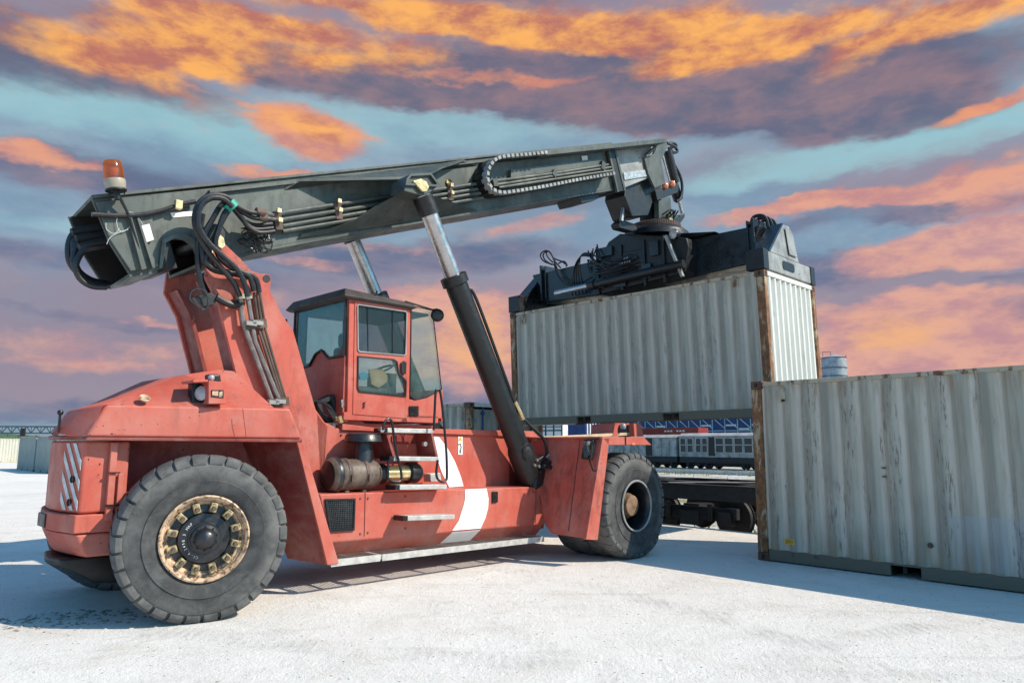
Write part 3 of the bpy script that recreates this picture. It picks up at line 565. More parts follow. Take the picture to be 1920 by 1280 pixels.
# ---- rear fender, wheel arch, flange leg
b = MB()
FN = [(-0.916, -0.98, 1.687), (-0.776, -0.98, 1.994)] + [(0.943, -1.25, 2.013), (1.099, -1.25, 1.685)]
IN = [(p[0], -0.62, p[2]) for p in FN]
b.loft([FN, [(FN[0][0] - .10, -0.60, FN[0][2] + .01), (FN[1][0] - .09, -0.60, FN[1][2] - .02), (FN[2][0], -0.6, FN[2][2] + .02), (FN[3][0], -0.6, FN[3][2])]])
b.build('rear_fender', 'red_paint', RS, bevel=0.03, seg=3)
b = MB(); LPa, LPb = [(-0.919, -0.99, 1.687), (-0.93, -0.99, 1.658)], [(1.093, -1.26, 1.685), (1.095, -1.26, 1.651)]
b.loft([[LPa[0], LPb[0], LPb[1], LPa[1]], [(p[0], -.62, p[2]) for p in (LPa[0], LPb[0], LPb[1], LPa[1])]]); b.build('fender_lip', 'red_inner', RS, bevel=.006)
b = MB()
LG = [(1.03, -1.25, 1.673), (1.106, -1.25, 1.674), (1.616, -1.25, 0.328), (1.469, -1.25, 0.327)]
b.prism(LG, (0, 0.05, 0))
AR = [(LG[0][0] + .01, -1.24, LG[0][2]), (LG[3][0] + .01, -1.24, LG[3][2]), (LG[3][0] - .18, -0.70, LG[3][2] + .03), (LG[0][0] - .3, -0.62, LG[0][2])]
b.build('fender_leg', 'red_paint', RS, bevel=.008)
b = MB(); b.prism([AR[0], AR[1], AR[2], AR[3]], (0.03, 0.01, 0)); b.build('wheel_arch', 'red_inner', RS)
# inner frame behind the rear wheel
b = MB(); b.prism([(-0.686, -0.6, 1.656), (0.89, -0.6, 1.667), (1.729, -0.6, 1.018), (2.047, -0.6, 0.465), (1.482, -0.6, 0.389), (-0.529, -0.6, 0.842)], (0, 1.2, 0)); b.build('rear_frame', 'red_inner', RS)
b = MB(); b.cyl((0, -1.3, .77), (0, 1.3, .77), .16, 16); b.box((0, 0, .77), (.45, 1.6, .42)); b.build('rear_axle', 'black_paint', RS, bevel=.02)
b = MB(); b.cyl((6.127, -1.6, .77), (6.127, 1.6, .77), .2, 16); b.build('front_axle', 'black_paint', RS)

# ---- counterweight
CWP = [(-.72, -.86), (-.90, -.86), (-.97, -.52), (-.985, -.20), (-.94, .12), (-.86, .45), (-.72, .80)]
def slab(z0, z1, grow, name, mat, x_in=-0.5, bev=.03, cut=0.0):
    pl = [(x_in, CWP[0][1] - grow)] + [(x - (grow if i else 0), y - (grow if i < 2 else 0)) for i, (x, y) in enumerate(CWP)] + [(x_in, .82)]
    b = MB(); r0 = [(x + (cut if x < -.8 else 0), y, z0) for x, y in pl]; r1 = [(x, y, z1) for x, y in pl]
    b.loft([r0, r1]); return b.build(name, mat, RS, bevel=bev, seg=3)
cw = slab(0.99, 1.655, 0.0, 'counterweight', 'red_paint')
slab(0.82, 0.985, 0.035, 'counterweight_band', 'red_paint', bev=.015); slab(0.60, 0.815, 0.02, 'counterweight_base', 'red_paint', cut=.10)
slab(1.665, 1.705, 0.03, 'hood_lip', 'red_inner', bev=.012)
b = MB(); b.loft([[(-.98, -.72, .585), (-1.03, -.50, .585), (-.98, -.15, .56), (-.90, .2, .56), (-.3, .7, .56), (-.3, -.72, .585)], [(-.96, -.72, .53), (-1.01, -.50, .52), (-.96, -.15, .5), (-.88, .2, .5), (-.3, .7, .36), (-.3, -.72, .40)], [(-.66, -.68, .33), (-.72, -.45, .31), (-.66, -.1, .30), (-.6, .2, .30), (-.3, .6, .28), (-.3, -.68, .29)]])
b.build('belly_bumper', 'black_paint', RS, bevel=.025, seg=3)
# reflective diagonal stripes on both rear corners (thin tape following the facet)
def on_facet(u, z, sg):     # u along the angled rear facet, from the outer corner inward
    x0, y0 = CWP[1]; x1, y1 = CWP[2]
    return Vector((x0 + (x1 - x0) * u - .003, y0 + (y1 - y0) * u, z))
for sg in (1,):
    for i in range(5):
        z = 1.93 - i * 0.185; b = MB(); P = []
        u0, u1 = 0.06, 0.98; sl = 0.36; w = 0.085
        top = lambda u: z - sl * (1 - u) if True else 0
        q = [(u0, z - 0.46), (u1, z), (u1, z - w), (u0, z - 0.46 - w)]
        cl = []
        for (u, zz) in q: cl.append((u, zz))
        # clip to the panel height 1.01..1.64
        def clip(poly, lim, keep_below):
            out = []
            for j in range(len(poly)):
                a, c = poly[j], poly[(j + 1) % len(poly)]; ia = (a[1] <= lim) == keep_below; ic = (c[1] <= lim) == keep_below
                if ia: out.append(a)
                if ia != ic:
                    t = (lim - a[1]) / (c[1] - a[1]); out.append((a[0] + (c[0] - a[0]) * t, lim))
            return out
        cl = clip(clip(cl, 1.63, True), 1.02, False)
        if len(cl) < 3: continue
        b.prism([on_facet(u, zz, sg) for u, zz in cl], (-0.003, 0, 0)); b.build('reflective_stripe', 'reflective', cw)
b = MB()
for (u, z) in ((.40, 1.30), (.46, 1.09), (.45, .90)):
    p = on_facet(u, z, 1); b.lathe([(0, 0), (.03, 0), (.034, .01)], p + Vector((-.004, 0, 0)), (-1, -.2, 0), 14)
b.each('bolt_hole', 'black_paint', cw)
b = MB(); b.box((-1.0, -.16, .9), (.06, .26, .13)); b.build('tow_socket', 'black_paint', cw, bevel=.01)
b = MB(); b.box((-0.66, -0.90, 1.28), (0.06, 0.05, 0.72)); b.box((-.58, -.90, 1.1), (.05, .04, .5)); b.each('latch_bar', 'red_paint', cw, bevel=.006)
b = MB(); b.beam((-0.70, -.935, 1.36), (-0.60, -.935, 1.36), .02, .012); b.beam((-0.70, -.935, 1.06), (-0.58, -.935, 1.06), .03, .02); b.each('latch', 'black_paint', cw)

# ---- hood (engine cover) with sloping top
def hood_ring(y): return None
b = MB()
A = [(-0.86, -1.18, 1.96), (0.83, -1.18, 1.98), (0.40, -0.75, 2.40), (0.05, -0.62, 2.36), (-0.68, -0.60, 2.04), (-0.99, -0.5, 1.93)]
b.add([(-1.10, -.55, 1.72), (-.885, -.97, 1.69), (-0.80, -.97, 1.985), (-0.97, -.50, 1.935), (-.68, -.60, 2.045), (.045, -.64, 2.35), (.37, -.70, 2.425), (.54, -.72, 2.42), (.81, -1.19, 2.0),
       (-.85, .50, 1.72), (-.62, 1.24, 1.70), (-0.52, 1.22, 1.975), (-0.76, .45, 1.935), (-.50, .60, 2.045), (.045, .64, 2.35), (.37, .70, 2.425), (.54, .72, 2.42), (.81, 1.19, 2.0)],
      [(0, 1, 2, 3), (3, 2, 4), (2, 8, 5, 4), (8, 7, 6, 5), (9, 12, 11, 10), (12, 13, 11), (11, 13, 14, 17), (17, 14, 15, 16), (0, 3, 12, 9), (3, 4, 13, 12), (4, 5, 14, 13), (5, 6, 15, 14), (6, 7, 16, 15), (7, 8, 17, 16)])
hood = b.build('hood', 'red_paint', RS, bevel=0.02, seg=3)
b = MB(); b.tube([(-1.06, -.62, 1.73), (-1.06, -.62, 1.90)], .012, 8); b.sphere((-1.06, -.62, 1.915), .028, 10); b.build('marker_rod', 'black_paint', RS)
# lamp housing on the hood shoulder
HL = [(-0.077, -1.19, 2.242), (0.069, -1.19, 2.262), (0.085, -1.19, 2.023), (-0.068, -1.19, 2.027)]
b = MB(); b.prism([(0.065, -1.2, 2.256), (0.245, -1.2, 2.251), (0.258, -1.2, 2.031), (0.08, -1.2, 2.023)], (0, .34, 0)); b.prism([(-0.087, -1.2, 2.251), (0.065, -1.2, 2.266), (0.066, -1.2, 2.24), (-0.085, -1.2, 2.225)], (0, .3, 0)); lh = b.build('lamp_housing', 'red_paint', hood, bevel=.008)
c = Vector([(0.049, -1.08, 2.133)][0])
b = MB(); b.prism([(-0.025, -1.02, 2.255), (0.151, -1.02, 2.278), (0.166, -1.02, 2.033), (-0.011, -1.02, 2.031)], (0, .1, 0)); b.build('lamp_recess', 'black_paint', hood)
b = MB(); b.lathe([(.075, .0), (.095, .03), (.095, .12), (0, .12)], c, (.75, .6, 0), 20); b.build('work_lamp', 'black_paint', hood)
b = MB(); b.lathe([(0, -.012), (.05, -.006), (.08, .01)], c, (.75, .6, 0), 20); b.build('lamp_lens', 'lens', hood)
b = MB(); b.prism([(0.123, -1.05, 2.334), (0.25, -1.05, 2.343), (0.266, -1.05, 2.256), (0.14, -1.05, 2.253)], (0, .12, 0)); b.build('marker_lamp', 'black_paint', hood, bevel=.02)
c = Vector([(0.149, -1.06, 2.297)][0]); b = MB(); b.sphere(c, .035, 10); b.build('marker_lens', 'lens', hood)
b = MB(); b.prism([(0.097, -1.203, 2.162), (0.221, -1.203, 2.169), (0.226, -1.203, 2.088), (0.101, -1.203, 2.093)], (0, -.004, 0)); b.build('grille_emblem', 'black_paint', lh)
b = MB(); b.prism([(0.106, -1.208, 2.151), (0.165, -1.208, 2.155), (0.168, -1.208, 2.107), (0.109, -1.208, 2.109)], (0, -.003, 0)); b.prism([(0.177, -1.208, 2.144), (0.209, -1.208, 2.157), (0.212, -1.208, 2.098), (0.18, -1.208, 2.096)], (0, -.003, 0)); b.each('emblem_face', 'rim_cream', lh)
c = [(-0.461, -1.02, 2.057)][0]; b = MB(); b.lathe([(.0, 0), (.05, 0), (.05, .012), (0, .012)], c, (0, -.7, .7), 14); b.build('hood_latch', 'rim_cream', hood)

b = MB(); b.tube([(0.409, -1.254, 1.986), (0.466, -1.254, 1.685)], .004, 4); b.each('panel_joint', 'red_inner', RS)
b = MB()
for q in [(1.46, -1.055, 1.006), (1.996, -1.055, 1.004), (2.012, -1.055, 0.601), (2.1, -1.055, 0.999), (2.116, -1.055, 0.605), (4.975, -1.055, 0.954), (4.975, -1.055, 0.573), (2.649, -1.055, 0.999), (2.661, -1.055, 0.612)]: b.lathe([(0, -.008), (.011, -.006), (.013, .002)], q, (0, 1, 0), 8)
b.each('bolt_head', 'rust_steel', sbox)
b = MB()
for q in [(1.975, -0.625, 1.747), (2.444, -0.625, 1.753), (2.95, -0.625, 1.76)]: b.lathe([(0, -.01), (.014, -.008), (.016, .002)], q, (0, 1, 0), 8)
b.each('bolt_head', 'rust_steel', RS)
# ---- mast (boom support): two plates with flanges
def mast(sg):
    P = [(0.2, -0.62, 3.424), (0.229, -0.62, 3.873), (0.268, -0.62, 3.918), (0.412, -0.62, 3.826), (0.586, -0.62, 3.7), (0.706, -0.62, 3.591), (0.823, -0.62, 3.574), (0.92, -0.62, 3.585), (0.955, -0.62, 3.559), (0.957, -0.62, 3.388), (1.052, -0.62, 3.237), (1.133, -0.62, 3.115), (1.271, -0.62, 2.96), (1.351, -0.62, 2.744), (1.448, -0.62, 2.484), (1.611, -0.62, 2.047), (1.788, -0.62, 1.841), (1.753, -0.62, 1.018), (1.567, -0.62, 1.211), (1.371, -0.62, 1.683), (0.778, -0.62, 1.82), (0.586, -0.62, 2.461), (0.364, -0.62, 3.151)]
    b = MB(); b.prism([(p[0], p[1] * sg, p[2]) for p in P], (0, .05 * sg, 0))
    o = b.build('mast_plate', 'red_paint', RS, bevel=.008)
    F = [(0.226, -0.57, 3.424), (0.391, -0.57, 3.15), (0.609, -0.57, 2.467), (0.723, -0.57, 2.104)]
    b = MB(); ff = [(p[0] + .01, -.57 * sg, p[2]) for p in F]; gg = [(p[0] + .01, -.27 * sg, p[2]) for p in F]
    for i in range(3): b.prism([ff[i], ff[i + 1], gg[i + 1], gg[i]], (.04, 0, .012))
    b.build('mast_flange', 'red_inner', RS)
    return o
mp = mast(1); mast(-1)
eye = [(0.901, -0.625, 3.53)][0]
b = MB(); b.lathe([(0, .002), (.045, .002)], eye, (0, -1, 0), 16); b.build('lifting_eye', 'wagon_black', mp)
b = MB(); b.cyl((.55, -.56, 2.2), (.55, .56, 2.2), .06, 12); b.each('mast_crossbar', 'red_inner', RS); b = MB(); b.cyl((.3, -.57, 3.95), (.3, .57, 3.95), .11, 16); b.build('pivot_pin', 'black_paint', RS)
b = MB(); b.prism([(.95, -.56, 2.2), (.95, .56, 2.2), (1.3, .56, 1.8), (1.3, -.56, 1.8)], (.03, 0, .02)); b.build('mast_web', 'red_inner', RS)
# pivot pin retainer plate
b = MB(); b.prism([(0.313, -0.64, 3.918), (0.357, -0.64, 3.89), (0.38, -0.64, 3.803), (0.341, -0.64, 3.759), (0.291, -0.64, 3.785), (0.276, -0.64, 3.843)], (0, -.03, 0)); b.prism([(0.204, -0.64, 3.768), (0.241, -0.64, 3.739), (0.259, -0.64, 3.646), (0.22, -0.64, 3.615), (0.188, -0.64, 3.656), (0.189, -0.64, 3.729)], (0, -.03, 0)); b.each('pivot_retainer', 'gold_steel', mp, bevel=.006)

# ---- boom
Y = 0.43
BS = [(-0.912, -0.43, 4.077), (-0.337, -0.43, 4.282), (0.299, -0.43, 4.516), (1.49, -0.43, 5.007), (4.475, -0.43, 6.103), (5.946, -0.43, 6.675), (7.855, -0.43, 7.386), (8.161, -0.43, 6.619), (7.849, -0.43, 6.493), (4.486, -0.43, 5.26), (2.201, -0.43, 4.416), (0.845, -0.43, 3.899), (0.669, -0.43, 3.801), (0.19, -0.43, 3.61), (0.119, -0.43, 3.791), (0.018, -0.43, 3.843), (-0.095, -0.43, 3.831), (-0.18, -0.43, 3.766), (-0.199, -0.43, 3.486), (-0.235, -0.43, 3.462), (-0.509, -0.43, 3.373), (-0.718, -0.43, 3.661)]
BT = [(-0.912, -0.43, 4.077), (7.855, -0.43, 7.386)]
b = MB(); b.prism(BS, (0, .03, 0)); boom = b.build('boom', 'boom_paint', RS, bevel=.006)
b = MB(); b.prism([(p[0] + .0, .40, p[2]) for p in BS], (0, .03, 0)); b.build('boom_far_side', 'boom_paint', RS)
T0, T1 = Vector(BT[0]), Vector(BT[1])
b = MB(); b.prism([T0 + Vector((0, -.03, 0)), T1 + Vector((0, -.03, 0)), (T1.x, .46, T1.z), (T0.x + .06, .46, T0.z)], (-.012, 0, .032)); b.build('boom_top_plate', 'boom_paint', RS, bevel=.005)
BB = [(-0.506, -0.42, 3.375), (-0.232, -0.42, 3.464)]
b = MB(); b.prism([BB[0], BB[1], (BB[1][0], .42, BB[1][2]), (BB[0][0] + .06, .42, BB[0][2])], (.01, 0, -.03)); b.build('boom_tail_plate', 'boom_paint', RS)
BB = [(0.186, -0.44, 3.608), (0.664, -0.44, 3.798), (0.84, -0.44, 3.897), (2.195, -0.44, 4.413), (4.477, -0.44, 5.255), (7.836, -0.44, 6.487), (8.147, -0.44, 6.612)]
b = MB()
for i in range(len(BB) - 1):
    p, q = Vector(BB[i]), Vector(BB[i + 1]); b.prism([p, q, (q.x, .44, q.z), (p.x, .44, p.z)], (.012, 0, -.03))
b.build('boom_bottom_plate', 'boom_paint', RS)
# tail reinforcement plate on the side, with stiffener ribs
b = MB(); b.prism([(-0.881, -0.432, 4.045), (-0.346, -0.432, 4.249), (-0.306, -0.432, 3.611), (-0.227, -0.432, 3.498), (-0.501, -0.432, 3.397), (-0.715, -0.432, 3.678)], (0, -.03, 0)); tp = b.build('tail_side_plate', 'boom_paint', RS, bevel=.006)
b = MB(); b.prism([(-0.594, -0.462, 3.965), (-0.559, -0.462, 3.979), (-0.368, -0.462, 3.438), (-0.413, -0.462, 3.419)], (0, -.05, 0)); b.prism([(-0.499, -0.462, 3.953), (-0.479, -0.462, 3.958), (-0.284, -0.462, 3.465), (-0.31, -0.462, 3.454)], (0, -.05, 0)); b.each('tail_rib', 'boom_paint', tp)
b = MB(); b.prism([(-0.453, -0.464, 3.882), (-0.376, -0.464, 3.922), (-0.317, -0.464, 3.76), (-0.388, -0.464, 3.716)], (0, -.05, 0)); b.build('junction_box', 'far_white', tp, bevel=.005)
b = MB(); b.prism([(-0.15, -0.434, 4.112), (0.086, -0.434, 4.186), (0.089, -0.434, 4.132), (-0.124, -0.434, 4.064)], (0, -.004, 0)); b.build('white_tape', 'white_paint', boom)
b = MB()
for pth in ([(-0.644, -0.49, 3.976), (-0.684, -0.49, 3.898), (-0.661, -0.49, 3.802), (-0.61, -0.49, 3.79), (-0.553, -0.49, 3.854)], [(-0.585, -0.49, 4.001), (-0.523, -0.49, 4.005), (-0.443, -0.49, 3.919), (-0.387, -0.49, 3.804), (-0.337, -0.49, 3.768)], [(-0.571, -0.49, 3.821), (-0.659, -0.49, 3.768), (-0.733, -0.49, 3.696), (-0.757, -0.49, 3.624)], [(-0.652, -0.49, 3.815), (-0.697, -0.49, 3.749), (-0.769, -0.49, 3.778), (-0.779, -0.49, 3.843)]):
    b.tube(smooth_path(pth, 5), .0035, 5)
b.each('thin_wire', 'reflective', tp)
# arch plate around the mast head
b = MB(); AP = [(-0.199, -0.432, 3.485), (-0.18, -0.432, 3.766), (-0.096, -0.432, 3.831), (0.017, -0.432, 3.842), (0.118, -0.432, 3.791), (0.189, -0.432, 3.61), (0.235, -0.432, 3.631), (0.15, -0.432, 3.84), (0.03, -0.432, 3.9), (-0.116, -0.432, 3.874), (-0.221, -0.432, 3.793), (-0.231, -0.432, 3.474)]
b.prism(AP, (0, -.04, 0)); b.build('pivot_arch', 'boom_paint', RS)
# long stiffening edge under the top plate
b = MB(); a0, a1 = [Vector(p) for p in [(0.242, -0.46, 4.443), (4.597, -0.46, 6.096)]]; b.beam(a0, a1, .05, .035); b.build('boom_edge', 'boom_paint', RS)
# cable tray overhanging the outer half of the boom
b = MB(); C0, C1 = [Vector(p) for p in [(5.596, -0.72, 6.483), (9.37, -0.72, 7.909)]]; C2, C3 = [Vector(p) for p in [(9.366, -0.72, 7.815), (5.649, -0.72, 6.424)]]
b.prism([C0, C1, C2, C3], (0, .31, 0)); b.build('boom_tray', 'boom_paint', RS, bevel=.005)
b = MB(); q0, q1 = Vector((C1.x, -.41, C1.z)), Vector((C0.x, -.41, C0.z)); b.prism([q1, q0, (q0.x, .5, q0.z), (q1.x, .5, q1.z)], (0, 0, -.04)); b.build('tip_top_plate', 'boom_paint', RS)
# wing bracket for the lift cylinder, both sides
def wing(sg):
    M = lambda L: [(p[0], p[1] * sg, p[2]) for p in L]
    inn = [(1.171, -0.44, 4.717), (1.359, -0.44, 4.856), (2.951, -0.44, 5.325), (3.71, -0.44, 5.599), (4.098, -0.44, 5.912), (4.298, -0.44, 5.917)]
    out = [(2.655, -0.9, 5.131), (3.051, -0.9, 5.308), (3.205, -0.9, 5.204)]
    b = MB()
    e = [(1.293, -0.56, 4.828), (1.875, -0.56, 4.986)] 
    top = [inn[0], [(1.325, -0.5, 4.852)][0], [(1.932, -0.72, 4.973)][0], [(2.611, -0.9, 5.126)][0], [(3.051, -0.9, 5.308)][0], [(3.425, -0.72, 5.557)][0], [(4.002, -0.5, 5.892)][0], [(4.32, -0.44, 5.933)][0], [(2.99, -0.42, 5.452)][0]]
    b.prism(M(top), (0, 0, .035)); b.build('wing_plate', 'boom_paint', RS)
    box = [(2.489, -1.1, 5.033), (2.547, -1.1, 5.114), (2.891, -1.1, 5.225), (3.042, -1.1, 5.101), (2.898, -1.1, 4.958), (2.756, -1.1, 4.885), (2.477, -1.1, 4.878)]
    b = MB(); b.prism(M(box), (0, .30 * sg, 0)); br = b.build('trunnion_bracket', 'boom_paint', RS, bevel=.01)
    b = MB(); b.frame(M([(2.481, -1.11, 5.035), (2.539, -1.11, 5.116), (2.883, -1.11, 5.227), (3.034, -1.11, 5.104), (2.979, -1.11, 5.059), (2.467, -1.11, 4.945)]), (0, -.03 * sg, 0), .03); b.build('bracket_rim', 'boom_paint', br)
    b = MB(); b.prism(M([(2.577, -1.11, 5.025), (2.706, -1.11, 5.097), (2.805, -1.11, 5.079), (2.852, -1.11, 5.018), (2.809, -1.11, 4.94), (2.738, -1.11, 4.922)]), (0, -.04 * sg, 0)); b.build('pin_plate', 'gold_steel', br, bevel=.01)
    # lower gusset, flaring from the boom's bottom edge out to the bracket
    lo = [(1.369, -0.46, 4.147), (1.66, -0.46, 4.25), (1.965, -0.46, 4.359), (2.454, -0.46, 4.517), (3.075, -0.46, 4.756), (3.656, -0.46, 4.963), (4.346, -0.46, 5.227)]
    up = [[(1.404, -0.47, 4.193)][0], [(1.757, -0.52, 4.329)][0], [(2.062, -0.6, 4.493)][0], [(2.339, -0.76, 4.746)][0], [(2.573, -0.9, 4.924)][0], [(3.252, -0.8, 5.071)][0], [(4.188, -0.5, 5.197)][0]]
    b = MB(); L = M(lo); U = M(up); vs = L + U + [(p[0], p[1] + .03 * sg, p[2] + .01) for p in L + U]; n = len(L); fs = []
    for i in range(n - 1): fs += [(i, i + 1, n + i + 1, n + i), (2 * n + i + 1, 2 * n + i, 3 * n + i, 3 * n + i + 1), (n + i, n + i + 1, 3 * n + i + 1, 3 * n + i), (i + 1, i, 2 * n + i, 2 * n + i + 1)]
    b.add(vs, fs); b.build('gusset_plate', 'boom_paint', RS)
wing(1); wing(-1)
b = MB(); p = Vector([(3.781, -0.445, 5.508)][0])
for i in range(4):
    a0 = i * math.pi / 2 + .4; b2 = MB(); b2.lathe([(0, 0), (.055, 0), (.055, .01)], p, (0, -1, 0), 5, a0, a0 + math.pi / 2, caps=True); b2.build('target_sector', 'black_paint' if i % 2 else 'yellow_label', boom)
# hydraulic pipes along the boom with clamps
pl = [[(1.087, -0.5, 4.385), (1.473, -0.5, 4.538), (4.415, -0.5, 5.665)], [(1.112, -0.5, 4.31), (4.416, -0.5, 5.579)], [(1.13, -0.5, 4.235), (4.417, -0.5, 5.51)], [(1.133, -0.5, 4.169), (4.418, -0.5, 5.424)]]
b = MB()
for q in pl: 
    b = MB(); b.tube(q, .026, 8); b.build('hydraulic_pipe', 'boom_paint', RS)
for cl in ([(1.038, -0.5, 4.393), (1.085, -0.5, 4.171)], [(1.853, -0.5, 4.716), (1.895, -0.5, 4.491)], [(3.725, -0.5, 5.43), (3.761, -0.5, 5.208)]):
    b = MB(); b.beam(cl[0], cl[1], .10, .06, (0, 1, 0)); b.build('pipe_clamp', 'rust_steel', RS, bevel=.008)
    b = MB(); b.box((cl[0][0], -.57, cl[0][2]), (.05, .03, .05)); b.box((cl[0][0] * .5 + cl[1][0] * .5, -.57, cl[0][2] * .5 + cl[1][2] * .5), (.05, .03, .05)); b.each('clamp_bolt', 'gold_steel', RS)
for q in ([(4.625, -0.52, 5.743), (6.092, -0.52, 6.286), (7.622, -0.52, 6.883)], [(4.684, -0.52, 5.698), (7.705, -0.52, 6.854)], [(4.744, -0.52, 5.669), (7.754, -0.52, 6.804)]):
    b = MB(); b.tube(q, .024, 8); b.build('hydraulic_pipe', 'boom_paint', RS)
for q in ([(6.036, -0.52, 6.222), (6.092, -0.52, 6.315)], [(7.422, -0.52, 6.731), (7.458, -0.52, 6.888)], [(4.661, -0.52, 5.665), (4.637, -0.52, 5.764)]):
    b = MB(); b.beam(q[0], q[1], .10, .07, (0, 1, 0)); b.build('pipe_clamp', 'boom_paint', RS)
b = MB(); b.prism([(5.038, -0.5, 6.059), (7.453, -0.5, 6.966), (7.483, -0.5, 6.849), (5.039, -0.5, 5.924)], (0, .06, 0)); b.build('boom_side_panel', 'boom_paint', RS)
b = MB(); b.prism([(6.92, -0.445, 6.864), (7.091, -0.445, 6.926), (7.105, -0.445, 6.806), (6.949, -0.445, 6.75)], (0, -.004, 0)); b.build('white_sign', 'far_white', boom)
# energy chain with its loop
cp = smooth_path([(5.645, -0.7, 6.466), (5.167, -0.7, 6.285), (4.716, -0.7, 6.124), (4.449, -0.7, 5.992), (4.304, -0.7, 5.796), (4.284, -0.7, 5.62), (4.375, -0.7, 5.5), (4.558, -0.7, 5.488), (4.863, -0.7, 5.585), (5.617, -0.7, 5.873), (6.45, -0.7, 6.211), (7.541, -0.7, 6.633)], 9)
b = MB(); b2 = MB()
def resample(P, st):
    out = [P[0]]; acc = 0.0
    for i in range(1, len(P)):
        d = (P[i] - P[i - 1]).length; t0 = 0.0
        while acc + (d - t0) >= st:
            t0 += st - acc; out.append(P[i - 1].lerp(P[i], t0 / d)); acc = 0.0
        acc += d - t0
    return out
lk = resample(cp, .105)
for i in range(1, len(lk)):
    p, q = lk[i - 1], lk[i]; b.beam(p.lerp(q, .10), p.lerp(q, .70), .05, .13, (0, 1, 0)); b.beam(p.lerp(q, -.15), p.lerp(q, .95), .03, .07, (0, 1, 0))
    b2.beam(p + Vector((0, .16, 0)), q + Vector((0, .16, 0)), .05, .22, (0, 1, 0))
chain = b.build('cable_chain', 'worn_grey', RS, kind='stuff'); b2.build('chain_band', 'black_paint', RS, kind='stuff')
# collar of the outer boom and the inner boom section
b = MB(); COLr = [(7.656, -0.5, 7.185), (7.877, -0.5, 7.264), (8.184, -0.5, 6.531), (7.974, -0.5, 6.444)]
b.prism(COLr, (0, 1.0, 0)); b.build('boom_collar', 'black_paint', RS, bevel=.01)
b = MB(); b.prism([(7.856, -0.515, 7.231), (7.908, -0.515, 7.247), (8.198, -0.515, 6.531), (8.145, -0.515, 6.507)], (0, .05, 0)); b.prism([(7.652, -0.515, 7.159), (7.703, -0.515, 7.174), (7.971, -0.515, 6.44), (7.919, -0.515, 6.426)], (0, .05, 0)); b.each('collar_rib', 'boom_paint', RS)
b = MB(); IB = [(8.016, -0.36, 7.359), (9.836, -0.36, 8.06), (9.394, -0.36, 7.196), (8.347, -0.36, 6.664)]; b.prism(IB, (0, .72, 0)); b.build('inner_boom', 'worn_grey', RS)
b = MB(); b.prism([(8.313, -0.365, 6.961), (9.058, -0.365, 7.228), (9.13, -0.365, 7.11), (8.345, -0.365, 6.816)], (0, -.02, 0)); b.build('wear_strip', 'steel', RS)
b = MB(); b.prism([(7.001, -0.32, 6.144), (7.576, -0.32, 6.396), (7.606, -0.32, 6.278), (7.409, -0.32, 6.165), (7.076, -0.32, 6.041)], (0, .55, 0)); b.build('slide_pad_box', 'black_paint', RS, bevel=.01)
# boom head
b = MB(); b.prism([(8.987, -0.42, 7.466), (9.343, -0.42, 7.642), (9.555, -0.42, 7.954), (9.846, -0.42, 8.069), (9.883, -0.42, 7.972), (9.62, -0.42, 7.595), (9.76, -0.42, 7.117), (9.351, -0.42, 6.914), (9.127, -0.42, 7.14)], (0, .05, 0)); hd = b.build('head_plate', 'boom_paint', RS, bevel=.006)
b = MB(); b.prism(setx([(8.987, -0.42, 7.466), (9.343, -0.42, 7.642), (9.555, -0.42, 7.954), (9.846, -0.42, 8.069), (9.883, -0.42, 7.972), (9.62, -0.42, 7.595), (9.76, -0.42, 7.117), (9.351, -0.42, 6.914), (9.127, -0.42, 7.14)], .37), (0, .05, 0)); b.build('head_plate', 'boom_paint', RS)
b = MB(); b.beam(*[(8.967, -0.46, 7.471), (9.43, -0.46, 7.855)], .06, .05); b.build('head_strut', 'boom_paint', RS)
b = MB(); b.prism([(8.558, -0.25, 6.826), (9.481, -0.25, 7.226), (9.649, -0.25, 6.943), (9.497, -0.25, 6.647), (9.348, -0.25, 6.357), (8.775, -0.25, 6.2), (8.514, -0.25, 6.57)], (0, .5, 0)); b.build('head_yoke', 'black_paint', RS, bevel=.02)
b = MB(); b.prism([(9.491, -0.34, 6.902), (10.401, -0.34, 7.322), (10.367, -0.34, 7.095), (9.562, -0.34, 6.712)], (0, .3, 0)); b.build('head_crossbeam', 'black_paint', RS, bevel=.01)
b = MB(); b.prism([(9.664, -0.3, 6.735), (10.126, -0.3, 6.946), (10.171, -0.3, 6.587), (9.867, -0.3, 6.304), (9.666, -0.3, 6.328)], (0, .12, 0)); b.build('head_leg', 'boom_paint', RS, bevel=.01)
b = MB(); b.prism([(9.67, -0.12, 7.099), (10.066, -0.12, 7.265), (9.983, -0.12, 6.346), (9.655, -0.12, 6.249)], (0, .3, 0)); b.build('head_leg', 'black_paint', RS)
for q in [(9.832, -0.36, 7.104), (10.108, -0.36, 7.214)]:
    b = MB(); b.sphere(q, .075, 12); b.build('marker_light', 'orange_lens', RS)
b = MB(); b.cyl(*[(10.231, -0.2, 8.047), (10.499, -0.2, 7.385)], .10, 14); b.cyl(*[(10.573, -0.1, 7.406), (10.776, -0.1, 7.087)], .11, 14); b.cyl(*[(8.732, -0.1, 6.912), (8.723, -0.1, 6.604)], .09, 12); b.each('tilt_damper', 'black_paint', RS)
b = MB(); b.cyl(*[(10.032, -0.2, 7.84), (10.281, -0.2, 7.326)], .025, 10); b.cyl(*[(10.776, -0.1, 7.087), (10.917, -0.1, 6.81)], .04, 10); b.cyl(*[(8.723, -0.1, 6.604), (8.599, -0.1, 6.093)], .04, 10); b.each('damper_rod', 'steel', RS)
